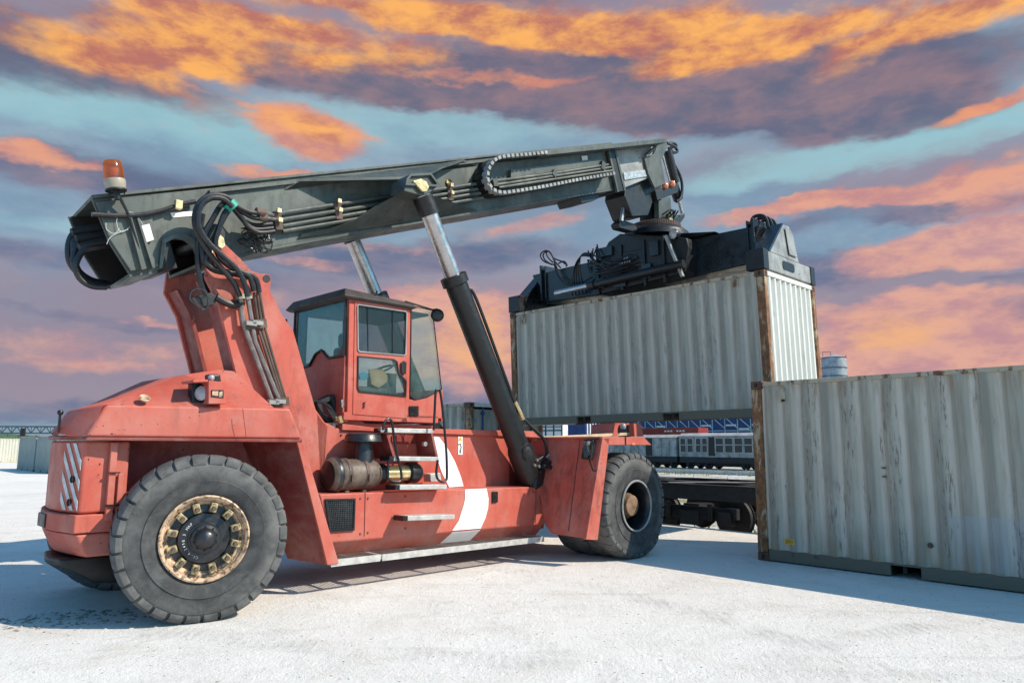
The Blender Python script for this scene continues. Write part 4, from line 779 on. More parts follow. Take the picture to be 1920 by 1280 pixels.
for q in ([(10.117, -0.25, 8.181), (10.417, -0.25, 8.188), (10.544, -0.25, 8.115), (10.366, -0.25, 8.036), (10.242, -0.25, 8.122)], [(10.198, -0.25, 8.108), (10.314, -0.25, 7.848), (10.625, -0.25, 7.567), (10.7, -0.25, 7.315), (10.619, -0.25, 7.048), (10.439, -0.25, 6.929)], [(10.196, -0.2, 8.196), (10.459, -0.2, 8.303), (10.589, -0.2, 8.269), (10.41, -0.2, 8.188)]):
    b = MB(); b.tube(smooth_path(q, 6), .032, 7); b.build('hydraulic_hose', 'rubber_hose', RS)
# rotator: ears, slew ring, platform
cx, cy = 9.98, 0.0
b = MB(); b.prism([(8.558, -0.05, 6.05), (8.688, -0.05, 6.169), (9.171, -0.05, 6.178), (9.243, -0.05, 6.056), (9.051, -0.05, 5.992), (8.627, -0.05, 5.966)], (0, .2, 0)); b.prism([(11.138, -0.05, 6.874), (11.109, -0.05, 6.767), (10.687, -0.05, 6.373), (10.382, -0.05, 6.306), (10.614, -0.05, 6.651)], (0, .2, 0)); b.each('rotator_ear', 'black_paint', RS, bevel=.02)
b = MB(); b.lathe([(0, .06), (.24, .06), (.32, -.25)], (cx, cy, 6.62), (.05, 0, 1), 24); b.build('rotator_neck', 'black_paint', RS)
b = MB(); b.lathe([(0, .0), (.42, 0), (.42, -.04), (.50, -.04), (.50, -.14), (.4, -.14)], (cx, cy, 6.36), (0, 0, 1), 40)
for i in range(72):
    a = 2 * math.pi * i / 72; b.box((cx + .515 * math.cos(a), cy + .515 * math.sin(a), 6.27), (.04, .03, .09), Matrix.Rotation(a, 3, 'Z'))
b.build('slew_ring', 'rust_steel', RS)
b = MB(); b.lathe([(.3, .0), (.58, 0), (.70, -.10), (.72, -.22), (.3, -.22)], (cx, cy, 6.215), (0, 0, 1), 40); b.build('slew_base', 'black_paint', RS)
b = MB(); b.prism([(9.967, -0.35, 6.575), (10.071, -0.35, 6.576), (10.062, -0.35, 6.408), (9.995, -0.35, 6.299), (9.937, -0.35, 6.379)], (0, -.03, 0)); b.build('lock_shackle', 'gold_steel', RS)
for i in range(4):
    b = MB(); q = [(cx - .30 + .14 * i, -.36, 6.42), (cx - .26 + .12 * i, -.50, 6.50 + .02 * i), (cx - .1 + .08 * i, -.46, 6.56), (cx + .05 + .05 * i, -.34, 6.48)]
    b.tube(smooth_path(q, 5), .016, 6); b.build('hydraulic_hose', 'rubber_hose', RS)

# ---- lift cylinders
def lift(sg):
    top = Vector((2.90, -.93 * sg, 4.97)); bot = Vector((5.04, -.93 * sg, 1.16)); d = (bot - top).normalized(); L = (bot - top).length
    mid = top + d * 1.16
    b = MB(); b.cyl(top, mid + d * .5, .115, 28); rod = b.build('lift_rod', 'chrome', RS)
    b = MB(); b.cyl(top + d * .02, top + d * .28, .14, 24); b.build('rod_eye', 'black_paint', RS)
    b = MB(); b.lathe([(0, 0), (.16, 0), (.19, .01), (.19, .13), (.155, .14), (.155, .2)], mid, d, 28); b.cyl(mid + d * .16, bot - d * .5, .158, 28); b.lathe([(.158, 0), (.19, .1), (.19, .55), (.15, .7), (0, .7)], bot - d * .55, d, 28); cy = b.build('lift_cylinder', 'black_paint', RS, bevel=.004)
    b = MB(); b.lathe([(.0, 0), (.13, 0), (.13, .06)], bot - d * .42 + Vector((0, -.17 * sg, 0)), (0, 1, 0), 20); b.build('cylinder_boss', 'black_paint', cy)
    s = Vector((d.z, 0, -d.x)); s = s if s.x > 0 else -s; side = s * .16 + Vector((0, -.05 * sg, 0))
    b = MB(); b.tube(smooth_path([mid + d * .25 + side * .9, mid + d * .45 + side * 1.25, mid + d * 1.6 + side * 1.2, bot - d * 1.0 + side * 1.2, bot - d * .75 + side * 1.7, bot - d * .4 + side * 2.6, bot - d * .1 + side * 2.2], 7), .024, 8); b.build('cylinder_hose', 'rubber_hose', cy)
    b = MB(); b.cyl(bot - d * 1.15 + side * 1.22, bot - d * .85 + side * 1.35, .035, 10); b.build('hose_coupling', 'gold_steel', cy)
    return bot
lift(1); lift(-1)
# valve block and hoses at the cylinder foot
vb = [(4.927, -1.1, 1.387), (5.184, -1.1, 1.494), (5.279, -1.1, 1.383), (5.159, -1.1, 1.244), (5.019, -1.1, 1.201)]
b = MB(); b.prism(vb, (0, .15, 0)); b.prism([(5.087, -1.08, 1.276), (5.229, -1.08, 1.305), (5.204, -1.08, 1.078), (5.04, -1.08, 1.061)], (0, .12, 0)); vblk = b.build('valve_block', 'black_paint', RS, bevel=.015)
b = MB()
for q in [(4.93, -1.14, 1.342), (5.022, -1.14, 1.325), (4.976, -1.14, 1.418)]: b.lathe([(0, 0), (.022, 0), (.022, .03)], q, (0, 1, 0), 8)
b.cyl(*[(5.207, -1.1, 1.447), (5.279, -1.1, 1.501)], .02, 8); b.build('fitting', 'steel', vblk)
for q in ([(5.115, -1.14, 1.37), (5.306, -1.14, 1.368), (5.475, -1.14, 1.27), (5.573, -1.14, 1.108), (5.571, -1.14, 0.965), (5.472, -1.14, 0.859), (5.302, -1.14, 0.821), (5.184, -1.14, 0.826)], [(5.059, -1.17, 1.325), (5.223, -1.17, 1.307), (5.367, -1.17, 1.194), (5.463, -1.17, 1.05), (5.438, -1.17, 0.941), (5.34, -1.17, 0.867), (5.174, -1.17, 0.852)], [(5.087, -1.08, 1.245), (4.994, -1.08, 1.124), (4.971, -1.08, 1.017)]):
    b = MB(); b.tube(smooth_path(q, 6), .036, 8); b.build('hydraulic_hose', 'rubber_hose', RS)
b = MB(); b.cyl(*[(5.136, -1.12, 0.812), (5.325, -1.12, 0.865)], .07, 12); b.build('hose_socket', 'black_paint', RS)

# ---- cab
cab = MB()
y0, y1 = -0.70, 0.64
XR, XD0, XD1, XF = 1.94, 1.98, 2.93, 3.46
def cb(x, z): return (x, z)
zt, zb = 3.50, 1.985
b = MB()   # floor box
b.box((2.70, (y0 + y1) / 2, 1.975), (1.50, y1 - y0, .10)); c0 = b.build('cab', 'red_paint', RS, bevel=.01)
b = MB()   # corner posts and frame rails
RP = [(1.971, -0.7, 3.405), (2.064, -0.7, 3.439), (2.091, -0.7, 2.01), (1.999, -0.7, 2.007)]
for yy, dy in ((y0, .07), (y1 - .07, .07)):
    b.prism(setx(RP, yy), (0, dy, 0))
b.prism(setx([(2.877, -0.7, 3.435), (2.939, -0.7, 3.429), (2.948, -0.7, 1.976), (2.904, -0.7, 1.975)], y0), (0, .06, 0)); b.prism(setx([(2.877, -0.7, 3.435), (2.939, -0.7, 3.429), (2.948, -0.7, 1.976), (2.904, -0.7, 1.975)], y1 - .06), (0, .06, 0))
b.prism(setx([(1.97, -0.7, 3.439), (2.939, -0.7, 3.451), (2.94, -0.7, 3.407), (1.972, -0.7, 3.378)], y0), (0, .06, 0)); b.prism(setx([(1.97, -0.7, 3.439), (2.939, -0.7, 3.451), (2.94, -0.7, 3.407), (1.972, -0.7, 3.378)], y1 - .06), (0, .06, 0))
b.box((XR + .02, (y0 + y1) / 2, 3.50), (.06, y1 - y0 - .02, .09)); b.build('cab_frame', 'red_paint', c0, bevel=.01)
# rear wall below the window
XRw = 1.95
zz = lambda py, yv: None
RW = [(1.96, -0.741, 2.68), (1.96, -0.259, 2.691), (1.96, -0.015, 2.809), (1.96, 0.107, 2.664), (1.96, 0.31, 2.636), (1.96, 0.384, 3.003), (1.96, 0.002, 2.045), (1.96, -0.809, 1.996)]
b = MB(); b.prism([(1.96, -.66, 2.72), (1.96, -.30, 2.72), (1.96, -.12, 2.84), (1.96, .02, 2.80), (1.96, .16, 2.66), (1.96, .60, 2.62), (1.96, .60, 1.98), (1.96, -.66, 1.98)], (.03, 0, 0)); b.build('rear_panel', 'red_paint', c0)
b = MB(); b.tube([(1.945, -.66, 2.72), (1.945, -.30, 2.72), (1.945, -.12, 2.84), (1.945, .02, 2.80), (1.945, .16, 2.66), (1.945, .60, 2.62), (1.945, .60, 3.46), (1.945, -.66, 3.46), (1.945, -.66, 2.72)], .018, 6); b.build('window_seal', 'black_paint', c0)
b = MB(); b.prism([(1.962, -.66, 2.72), (1.962, -.30, 2.72), (1.962, -.12, 2.84), (1.962, .02, 2.80), (1.962, .16, 2.66), (1.962, .60, 2.62), (1.962, .60, 3.48), (1.962, -.66, 3.48)], (.006, 0, 0)); b.build('rear_window', 'cab_glass', c0)
# door with two windows: ring sections around the openings
DO = [(2.057, -0.7, 3.417), (2.877, -0.7, 3.427), (2.895, -0.7, 1.974), (2.099, -0.7, 2.004)]
W1 = [(2.097, -0.7, 3.389), (2.869, -0.7, 3.397), (2.87, -0.7, 2.799), (2.114, -0.7, 2.784)]
W2 = [(2.116, -0.7, 2.731), (2.673, -0.7, 2.732), (2.733, -0.7, 2.709), (2.764, -0.7, 2.556), (2.826, -0.7, 2.519), (2.889, -0.7, 2.466), (2.887, -0.7, 2.254), (2.158, -0.7, 2.278), (2.125, -0.7, 2.323)]
def face_ring(b, outer, inner, dy):
    # walls as strips: below, between
    pass
b = MB(); d1 = .035
def strip(P): b.prism(P, (0, d1, 0))
strip([(2.049, -0.71, 3.435), (2.886, -0.71, 3.449), (2.862, -0.71, 3.388), (2.091, -0.71, 3.38)]); strip([(2.049, -0.71, 3.435), (2.099, -0.71, 3.381), (2.115, -0.71, 2.784), (2.151, -0.71, 2.277), (2.093, -0.71, 2.003), (2.077, -0.71, 2.003)]); strip([(2.861, -0.71, 3.424), (2.896, -0.71, 3.422), (2.906, -0.71, 1.967), (2.879, -0.71, 1.974), (2.871, -0.71, 2.253), (2.862, -0.71, 2.798)])
strip([(2.115, -0.71, 2.784), (2.862, -0.71, 2.798), (2.864, -0.71, 2.734), (2.665, -0.71, 2.731), (2.117, -0.71, 2.73)]); strip([(2.665, -0.71, 2.731), (2.873, -0.71, 2.734), (2.881, -0.71, 2.465), (2.819, -0.71, 2.517), (2.757, -0.71, 2.555), (2.726, -0.71, 2.708)]); strip([(2.151, -0.71, 2.277), (2.879, -0.71, 2.254), (2.888, -0.71, 1.974), (2.093, -0.71, 2.003)])
door = b.build('door', 'red_paint', c0)
b = MB(); b.frame([(2.089, -0.712, 3.386), (2.842, -0.712, 3.399), (2.861, -0.712, 3.373), (2.86, -0.712, 2.819), (2.835, -0.712, 2.795), (2.13, -0.712, 2.778), (2.105, -0.712, 2.803), (2.075, -0.712, 3.363)], (0, -.012, 0), .014); b.build('window_seal', 'worn_grey', door)
b = MB(); b.frame([(2.108, -0.712, 2.729), (2.664, -0.712, 2.737), (2.725, -0.712, 2.707), (2.755, -0.712, 2.555), (2.817, -0.712, 2.517), (2.88, -0.712, 2.465), (2.878, -0.712, 2.253), (2.15, -0.712, 2.277), (2.117, -0.712, 2.321)], (0, -.012, 0), .018); b.build('window_seal', 'black_paint', door)
b = MB(); b.prism([(2.101, -0.695, 3.39), (2.873, -0.695, 3.398), (2.874, -0.695, 2.8), (2.117, -0.695, 2.785)], (0, .006, 0)); b.build('window_pane', 'reflection_tint_glass', door)
b = MB(); b.tube([(2.242, -0.7, 3.382), (2.273, -0.7, 2.786)], .008, 4); b.tube([(2.633, -0.7, 3.394), (2.653, -0.7, 2.794)], .008, 4); b.each('window_bar', 'black_paint', door)
b = MB(); b.prism([(2.119, -0.695, 2.731), (2.676, -0.695, 2.733), (2.737, -0.695, 2.71), (2.768, -0.695, 2.557), (2.83, -0.695, 2.519), (2.893, -0.695, 2.467), (2.891, -0.695, 2.255), (2.161, -0.695, 2.278)], (0, .006, 0)); b.build('window_pane', 'clear_glass', door)
b = MB(); b.prism([(2.771, -0.72, 2.697), (2.813, -0.72, 2.728), (2.858, -0.72, 2.704), (2.853, -0.72, 2.562), (2.811, -0.72, 2.537), (2.775, -0.72, 2.57)], (0, -.02, 0)); b.build('handle', 'black_paint', door, bevel=.006)
b = MB(); b.prism([(2.216, -0.715, 2.153), (2.247, -0.715, 2.161), (2.24, -0.715, 2.128), (2.209, -0.715, 2.12)], (0, -.006, 0)); b.prism([(2.217, -0.715, 2.113), (2.241, -0.715, 2.121), (2.234, -0.715, 2.081), (2.211, -0.715, 2.08)], (0, -.006, 0)); b.each('lock', 'black_paint', door)
# front quarter: panel and pane
b = MB(); b.prism([(2.94, -0.7, 2.229), (3.029, -0.7, 2.219), (3.236, -0.7, 2.265), (3.477, -0.7, 2.38), (3.543, -0.7, 1.993), (2.939, -0.7, 1.976)], (0, .04, 0)); b.build('front_panel', 'red_paint', c0, bevel=.006)
b = MB(); b.prism([(2.945, -0.69, 3.497), (3.316, -0.69, 3.474), (3.495, -0.69, 2.389), (3.244, -0.69, 2.273), (3.045, -0.69, 2.234), (2.964, -0.69, 2.273)], (0, .006, 0)); b.build('quarter_pane', 'clear_glass', c0)
b = MB(); b.frame([(2.929, -0.7, 3.493), (3.307, -0.7, 3.479), (3.496, -0.7, 2.388), (3.236, -0.7, 2.265), (3.029, -0.7, 2.219), (2.948, -0.7, 2.272)], (0, -.01, 0), .012); b.build('window_seal', 'black_paint', c0)
b = MB(); b.prism([(2.939, -0.705, 2.137), (3.09, -0.705, 2.143), (3.094, -0.705, 2.015), (2.943, -0.705, 2.011)], (0, -.012, 0)); vt = b.build('vent', 'black_paint', c0)
b = MB()
vq = [Vector(p) for p in [(2.937, -0.72, 2.122), (3.07, -0.72, 2.128), (3.073, -0.72, 2.029), (2.94, -0.72, 2.024)]]
for i in range(6): b.tube([vq[0].lerp(vq[3], i / 5), vq[1].lerp(vq[2], i / 5)], .006, 4)
b.build('vent_slat', 'hub_black', vt)
# far side, windscreen
b = MB(); b.prism([(1.98, y1, 1.98), (3.45, y1, 1.95), (3.42, y1, 2.4), (1.98, y1, 2.4)], (0, -.03, 0)); b.build('far_panel', 'red_paint', c0)
b = MB(); b.prism([(1.98, y1 - .01, 2.4), (3.42, y1 - .01, 2.4), (3.33, y1 - .01, 3.50), (1.98, y1 - .01, 3.52)], (0, -.006, 0)); b.build('far_window', 'clear_glass', c0)
FP = [(3.307, -0.7, 3.472), (3.486, -0.7, 2.388)]
b = MB(); b.prism([(FP[0][0], y0, FP[0][2]), (FP[1][0], y0, FP[1][2]), (FP[1][0], y1, FP[1][2]), (FP[0][0], y1, FP[0][2])], (.006, 0, 0)); b.build('windscreen', 'clear_glass', c0)
b = MB(); b.prism([(FP[1][0], y0, FP[1][2]), (FP[1][0], y1, FP[1][2]), (FP[1][0] + .02, y1, 1.95), (FP[1][0] + .02, y0, 1.95)], (.03, 0, 0)); b.build('nose_panel', 'red_paint', c0)
# roof
RL = [(1.934, -0.78, 3.429), (2.878, -0.78, 3.432)]
zr0, zr1 = RL[0][2], RL[1][2]; xr0, xr1 = RL[0][0] - .02, RL[1][0] + .06
b = MB(); b.loft([[(xr0, y0 - .05, zr0), (xr1, y0 - .05, zr1), (xr1, y1 + .05, zr1), (xr0, y1 + .05, zr0)], [(xr0 - .06, y0 - .08, zr0 + .03), (xr1 + .06, y0 - .08, zr1 + .03), (xr1 + .06, y1 + .08, zr1 + .03), (xr0 - .06, y1 + .08, zr0 + .03)], [(xr0 + .0, y0 + .02, zr0 + .14), (xr1 - .02, y0 + .02, zr1 + .10), (xr1 - .02, y1 - .02, zr1 + .10), (xr0 + .0, y1 - .02, zr0 + .14)]])
b.build('roof', 'roof_brown', c0, bevel=.008)
b = MB(); b.tube([(xr0 + .45, y0, zr0 + .12), (xr0 + .45, y0 - .02, zr0 + .17)], .012, 6); b.tube([(xr1 - .1, y0, zr1 + .1), (FP[0][0] + .0, y0, FP[0][2] + .01), (FP[0][0] + .05, y0 - .05, FP[0][2] + .02)], .012, 6); b.each('mirror_arm', 'black_paint', c0)
mc = [(3.354, -0.75, 3.404)][0]
b = MB(); b.lathe([(0, -.03), (.06, -.028), (.092, 0), (.07, .03), (0, .04)], mc, (.64, .77, .05), 20); b.build('mirror_head', 'black_paint', c0)
# far-side open window leaf
b = MB(); b.frame([(1.88, .72, 3.34), (1.70, 1.15, 3.30), (1.74, 1.15, 2.9), (1.90, .72, 2.9)], (.02, .01, 0), .03); b.build('open_window_frame', 'black_paint', c0)
b = MB(); b.prism([(1.88, .72, 3.34), (1.70, 1.15, 3.30), (1.74, 1.15, 2.9), (1.90, .72, 2.9)], (.005, 0, 0)); b.build('open_window_pane', 'clear_glass', c0)
b = MB(); b.frame([(1.975, -.66, 2.60), (1.975, .60, 2.60), (1.975, .60, 3.47), (1.975, -.66, 3.47)], (.02, 0, 0), .10); b.prism([(2.0, -.66, 3.40), (3.3, -.62, 3.40), (3.3, .58, 3.40), (2.0, .60, 3.40)], (0, 0, .03)); b.box((1.99, .42, 3.0), (.03, .12, .8)); b.each('interior_trim', 'seat_black', c0)
# seat and controls inside
b = MB(); b.box((2.45, -.34, 2.30), (.5, .5, .14)); b.box((2.22, -.26, 2.62), (.13, .44, .56)); b.box((2.20, -.28, 2.98), (.1, .26, .2)); b.box((2.45, -.34, 2.12), (.3, .3, .22)); b.build('seat', 'seat_black', c0, bevel=.05, seg=3)
b = MB(); b.tube([(3.2, -.05, 2.05), (2.95, -.05, 2.62)], .04, 8); b.lathe([(.17, -.015), (.2, 0), (.17, .015), (.17, -.015)], (2.93, -.05, 2.66), (-.45, 0, .9), 20); b.box((3.2, .3, 2.35), (.3, .3, .6)); b.build('steering_column', 'seat_black', c0)
b = MB(); b.prism([(2.365, -0.6, 2.589), (2.554, -0.6, 2.618), (2.667, -0.6, 2.521), (2.653, -0.6, 2.443), (2.521, -0.6, 2.358), (2.413, -0.6, 2.4)], (0, .02, 0)); b.build('cardboard_sheet', 'cardboard', c0)
b = MB(); b.prism([(2.227, -0.58, 2.525), (2.315, -0.58, 2.552), (2.381, -0.58, 2.509), (2.335, -0.58, 2.451), (2.254, -0.58, 2.452)], (0, .03, 0)); b.build('blue_rag', 'blue_cloth', c0)
# black conduit bundle behind the cab
b = MB(); b.frame([(1.692, -0.5, 2.138), (1.932, -0.5, 2.255), (1.984, -0.5, 2.111), (2.043, -0.5, 1.994), (2.016, -0.5, 1.913), (1.866, -0.5, 1.896), (1.744, -0.5, 1.971)], (0, .18, 0), .06); b.build('hose_shroud', 'seat_black', RS, bevel=.01)
for i in range(4):
    q = [(1.60 + .02 * i, -.52, 2.16), (1.74 + .02 * i, -.56 - .01 * i, 2.13 - .01 * i), (1.84 + .02 * i, -.58, 2.0), (1.9 + .02 * i, -.6, 1.9)]
    b = MB(); b.tube(smooth_path(q, 5), .016, 6); b.build('hydraulic_hose', 'rubber_hose', RS)
b = MB(); b.cyl(*[(1.88, -0.62, 1.933), (2.046, -0.62, 1.938)], .035, 10); b.cyl(*[(1.913, -0.66, 1.972), (1.946, -0.66, 1.895)], .03, 8); b.each('brass_fitting', 'gold_steel', RS)
b = MB(); b.frame([(1.935, -0.66, 2.169), (1.994, -0.66, 2.198), (2.014, -0.66, 2.094), (1.946, -0.66, 2.078)], (0, .04, 0), .018); b.build('shackle', 'steel', c0)

# ---- ladder, steps, handrails
def step(P, name='step', w=.22):
    a, c = Vector(P[0]), Vector(P[1]); b = MB(); h = .055
    b.prism([a, c, c - Vector((0, 0, h)), a - Vector((0, 0, h))], (0, w, 0)); o = b.build(name, 'aluminium', RS, bevel=.006)
    b = MB(); b.box(a + Vector((-.03, w / 2, -h / 2)), (.06, w * .9, h * 1.05)); b.build('step_end', 'black_paint', o); return o
step([(2.38, -1.02, 1.834), (3.097, -1.02, 1.835)]); step([(2.444, -1.08, 1.49), (3.155, -1.08, 1.478)]); step([(2.44, -1.22, 1.149), (3.179, -1.22, 1.13)]); step([(2.525, -1.28, 0.784), (3.269, -1.28, 0.756)])
b = MB()
for (p, q) in (([(2.387, -0.98, 1.769), (2.419, -0.98, 1.77)], [(2.515, -1.03, 1.457), (2.474, -1.03, 1.457)]), ([(3.096, -0.98, 1.78), (3.131, -0.98, 1.78)], [(3.197, -1.03, 1.436), (3.161, -1.03, 1.437)])):
    b.loft([[p[0], p[1], q[0], q[1]], [(p[0][0], -.64, p[0][2]), (p[1][0], -.64, p[1][2]), (q[0][0], -.64, q[0][2]), (q[1][0], -.64, q[1][2])]])
b.each('ladder_side', 'red_inner', RS)
b = MB(); lp2 = [(2.724, -0.64, 1.75), (3.298, -0.64, 1.75), (3.301, -0.64, 1.642), (2.728, -0.64, 1.647)]
b.prism(lp2, (0, .01, 0)); b.build('perforated_plate', 'red_inner', RS)
b = MB()
for q in ([(2.253, -1.1, 1.805), (2.266, -1.1, 1.882), (2.319, -1.1, 1.942), (2.376, -1.1, 1.917), (2.403, -1.1, 1.807), (2.451, -1.1, 1.588), (2.541, -1.1, 1.296), (2.536, -1.1, 1.199), (2.456, -1.1, 1.189), (2.36, -1.1, 1.217), (2.341, -1.1, 1.3), (2.352, -1.1, 1.447)],
          [(3.041, -1.1, 1.819), (3.053, -1.1, 2.066), (3.064, -1.1, 2.308), (3.099, -1.1, 2.345), (3.136, -1.1, 2.326), (3.176, -1.1, 2.14), (3.219, -1.1, 1.864), (3.263, -1.1, 1.519), (3.278, -1.1, 1.245), (3.262, -1.1, 1.177), (3.208, -1.1, 1.158), (3.127, -1.1, 1.195), (3.099, -1.1, 1.283), (3.121, -1.1, 1.438)]):
    b = MB(); b.tube(smooth_path(q, 6), .016, 8); b.build('handrail', 'black_paint', RS)
b = MB(); b.lathe([(0, 0), (.035, 0), (.035, .05), (0, .05)], [(2.274, -1.06, 1.812)][0], (0, 1, 0), 10); b.lathe([(0, 0), (.03, 0), (.03, .05), (0, .05)], [(3.003, -0.99, 1.642)][0], (0, 1, 0), 10); b.each('rail_foot', 'steel', RS)
b = MB(); b.prism([(3.156, -0.9, 1.255), (3.337, -0.9, 1.265), (3.358, -0.9, 1.153), (3.177, -0.9, 1.152)], (0, .15, 0)); b.build('filler_box', 'aluminium', RS, bevel=.008)

# ---- air cleaner on the ledge
ay, az_ = -0.86, 1.275
b = MB(); b.lathe([(0, 0), (.165, 0), (.185, .02), (.195, .035), (.205, .05), (.205, .11), (.19, .13), (.185, .18), (.195, .19), (.195, .21), (.185, .22), (.185, .42), (.195, .43), (.195, .455), (.185, .465), (.185, .58), (.15, .66), (.11, .70), (0, .70)], (1.66, ay, az_), (1, 0, 0), 32)
ac = b.build('air_cleaner', 'cleaner_brown', RS)
b = MB(); b.lathe([(.0, -.006), (.14, -.004), (.16, .0)], (1.655, ay, az_), (1, 0, 0), 28); b.lathe([(.206, .05), (.21, .06), (.21, .1), (.206, .11)], (1.66, ay, az_), (1, 0, 0), 32); b.each('end_cap', 'hub_black', ac)
b = MB(); b.lathe([(.11, .0), (.125, .02), (.11, .04), (.125, .06), (.11, .08), (.125, .10), (.11, .13)], (2.33, ay, az_), (1, 0, 0), 24); b.lathe([(.105, 0), (.135, .02), (.135, .14), (.10, .2), (0, .22)], (2.80, ay, az_), (1, 0, 0), 24); b.each('rubber_boot', 'rubber_hose', ac)
b = MB(); b.lathe([(.10, 0), (.10, .36), (0, .36)], (2.45, ay, az_), (1, 0, 0), 24); b.build('intake_pipe', 'gold_steel', ac)
b = MB(); b.lathe([(.125, 0), (.11, .16), (.10, .2), (.10, .28)], (2.14, ay, az_ + .13), (0, 0, 1), 24); b.build('intake_neck', 'hub_black', ac)
b = MB(); b.lathe([(.0, 0), (.10, 0), (.235, .02), (.215, .10), (.20, .115), (.05, .135), (0, .135)], (2.14, ay, az_ + .37), (0, 0, 1), 12); b.build('rain_cap', 'hub_black', ac, bevel=.006)
for x in (1.86, 2.10):
    b = MB(); b.lathe([(.188, 0), (.197, .0), (.197, .03), (.188, .03)], (x, ay, az_), (1, 0, 0), 28); b.box((x + .015, ay - .2, az_ - .03), (.03, .03, .08)); b.box((x + .015, ay, az_ - .2), (.05, .2, .04)); b.build('clamp_band', 'rust_steel', ac)

# ---- front mudguards
def guard(sg):
    M = lambda L: [(p[0], p[1] * sg, p[2]) for p in L]
    P = [(5.354, -0.837, 1.741), (5.351, -2.06, 1.729), (4.967, -2.05, 0.377), (4.97, -1.688, 0.387), (4.97, -1.421, 0.386), (4.999, -1.263, 0.489)]
    P[0] = (P[0][0], -.62, P[0][2])
    b = MB(); b.prism(M(P), (.04, 0, .01)); g = b.build('front_mudguard', 'red_paint', RS, bevel=.008)
    b = MB(); b.tube(M([(p[0] - .004, p[1], p[2]) for p in [(5.349, -1.642, 1.722), (4.989, -1.712, 0.453)]]), .005, 4); b.each('panel_joint', 'black_paint', g)
    S = [(5.338, -2.06, 1.736), (5.5, -2.06, 1.738), (5.199, -2.06, 0.344), (4.943, -2.06, 0.373)]
    b = MB(); b.prism(M(S), (0, .05 * sg, 0)); b.build('mudguard_flange', 'red_paint', g, bevel=.006)
    Tq = [(5.314, -2.06, 1.758), (6.354, -2.06, 1.762), (6.564, -2.06, 1.643), (5.473, -2.06, 1.639)]
    b = MB(); b.prism(M(Tq), (0, .05 * sg, 0)); b.prism(M([(p[0], -2.05, p[2]) for p in [(5.314, -2.06, 1.758), (6.354, -2.06, 1.762), (6.353, -2.06, 1.73), (5.313, -2.06, 1.728)]]), (0, 1.42 * sg, 0)); b.build('mudguard_top', 'red_paint', g, bevel=.006)
    return g
g1 = guard(1); guard(-1)
b = MB(); q = [(5.869, -2.065, 1.765), (5.895, -2.065, 1.765), (5.892, -2.065, 1.64), (5.865, -2.065, 1.64)]; b.prism(q, (0, -.002, 0)); b.each('panel_joint', 'black_paint', g1)
c = [(6.076, -2.068, 1.657)][0]; b = MB(); b.sphere(c, .03, 8, (1.6, .3, .7)); b.build('marker_lens', 'orange_lens', g1)
b = MB(); b.prism([(4.9, -.62, 1.72), (6.6, -.62, 1.70), (6.6, -.62, .5), (4.9, -.62, .45)], (0, 1.24, 0)); b.build('front_frame', 'red_inner', RS, bevel=.01)
# lamp bracket on the far mudguard
lbp = [(7.182, -0.9, 1.995), (7.747, -0.9, 2.027), (7.96, -0.9, 2.032), (8.05, -0.9, 1.778), (7.738, -0.9, 1.774), (7.711, -0.9, 1.905), (7.24, -0.9, 1.896), (7.146, -0.9, 1.768)]
b = MB(); b.prism([(7.747, -0.9, 2.018), (7.96, -0.9, 2.023), (8.051, -0.9, 1.797), (7.771, -0.9, 1.793)], (0, .12, 0)); b.prism([(7.332, -0.8, 2), (7.441, -0.8, 2.003), (7.404, -0.8, 1.79), (7.265, -0.8, 1.788)], (0, .5, 0)); b.prism([(7.363, -0.8, 2.01), (8.105, -0.8, 2.038), (8.121, -0.8, 2.009), (7.362, -0.8, 1.983)], (0, .5, 0)); br = b.build('lamp_bracket', 'red_paint', RS)
c = Vector([(7.765, -0.7, 1.889)][0]); b = MB(); b.lathe([(.0, -.03), (.12, -.02), (.14, 0), (.14, .15), (0, .18)], c, (.7, .7, 0), 18); b.build('head_lamp', 'hub_black', br)
b = MB(); b.sphere([(7.496, -0.85, 1.966)][0], .06, 10); b.build('lamp_lens', 'lens', br)
# mirror on stalk
MP = [(5.298, -1.812, 1.721), (5.296, -1.969, 1.713), (5.216, -1.98, 1.43), (5.219, -1.823, 1.442)]
my_ = sum(p[1] for p in MP) / 4
b = MB(); b.prism([(p[0] - .18 * (p[1] - my_), p[1], p[2]) for p in MP], (-.07, 0, 0)); mr = b.build('wing_mirror', 'black_paint', RS, bevel=.015, seg=3)
ctr = sum((Vector(p) for p in MP), Vector()) / 4
b = MB(); b.prism([ctr + (Vector(p) - ctr) * .84 + Vector((-.078 - .18 * (p[1] - ctr.y), 0, 0)) for p in MP], (-.003, 0, 0)); b.build('mirror_glass', 'mirror', mr)
st = [(5.196, -1.929, 1.429), (5.155, -2.025, 1.284), (5.155, -2.081, 1.286)]; b = MB(); b.tube(st, .01, 6); b.tube([(5.276, -1.937, 1.713), (5.28, -2.048, 1.728)], .012, 6); b.build('mirror_stalk', 'black_paint', mr)

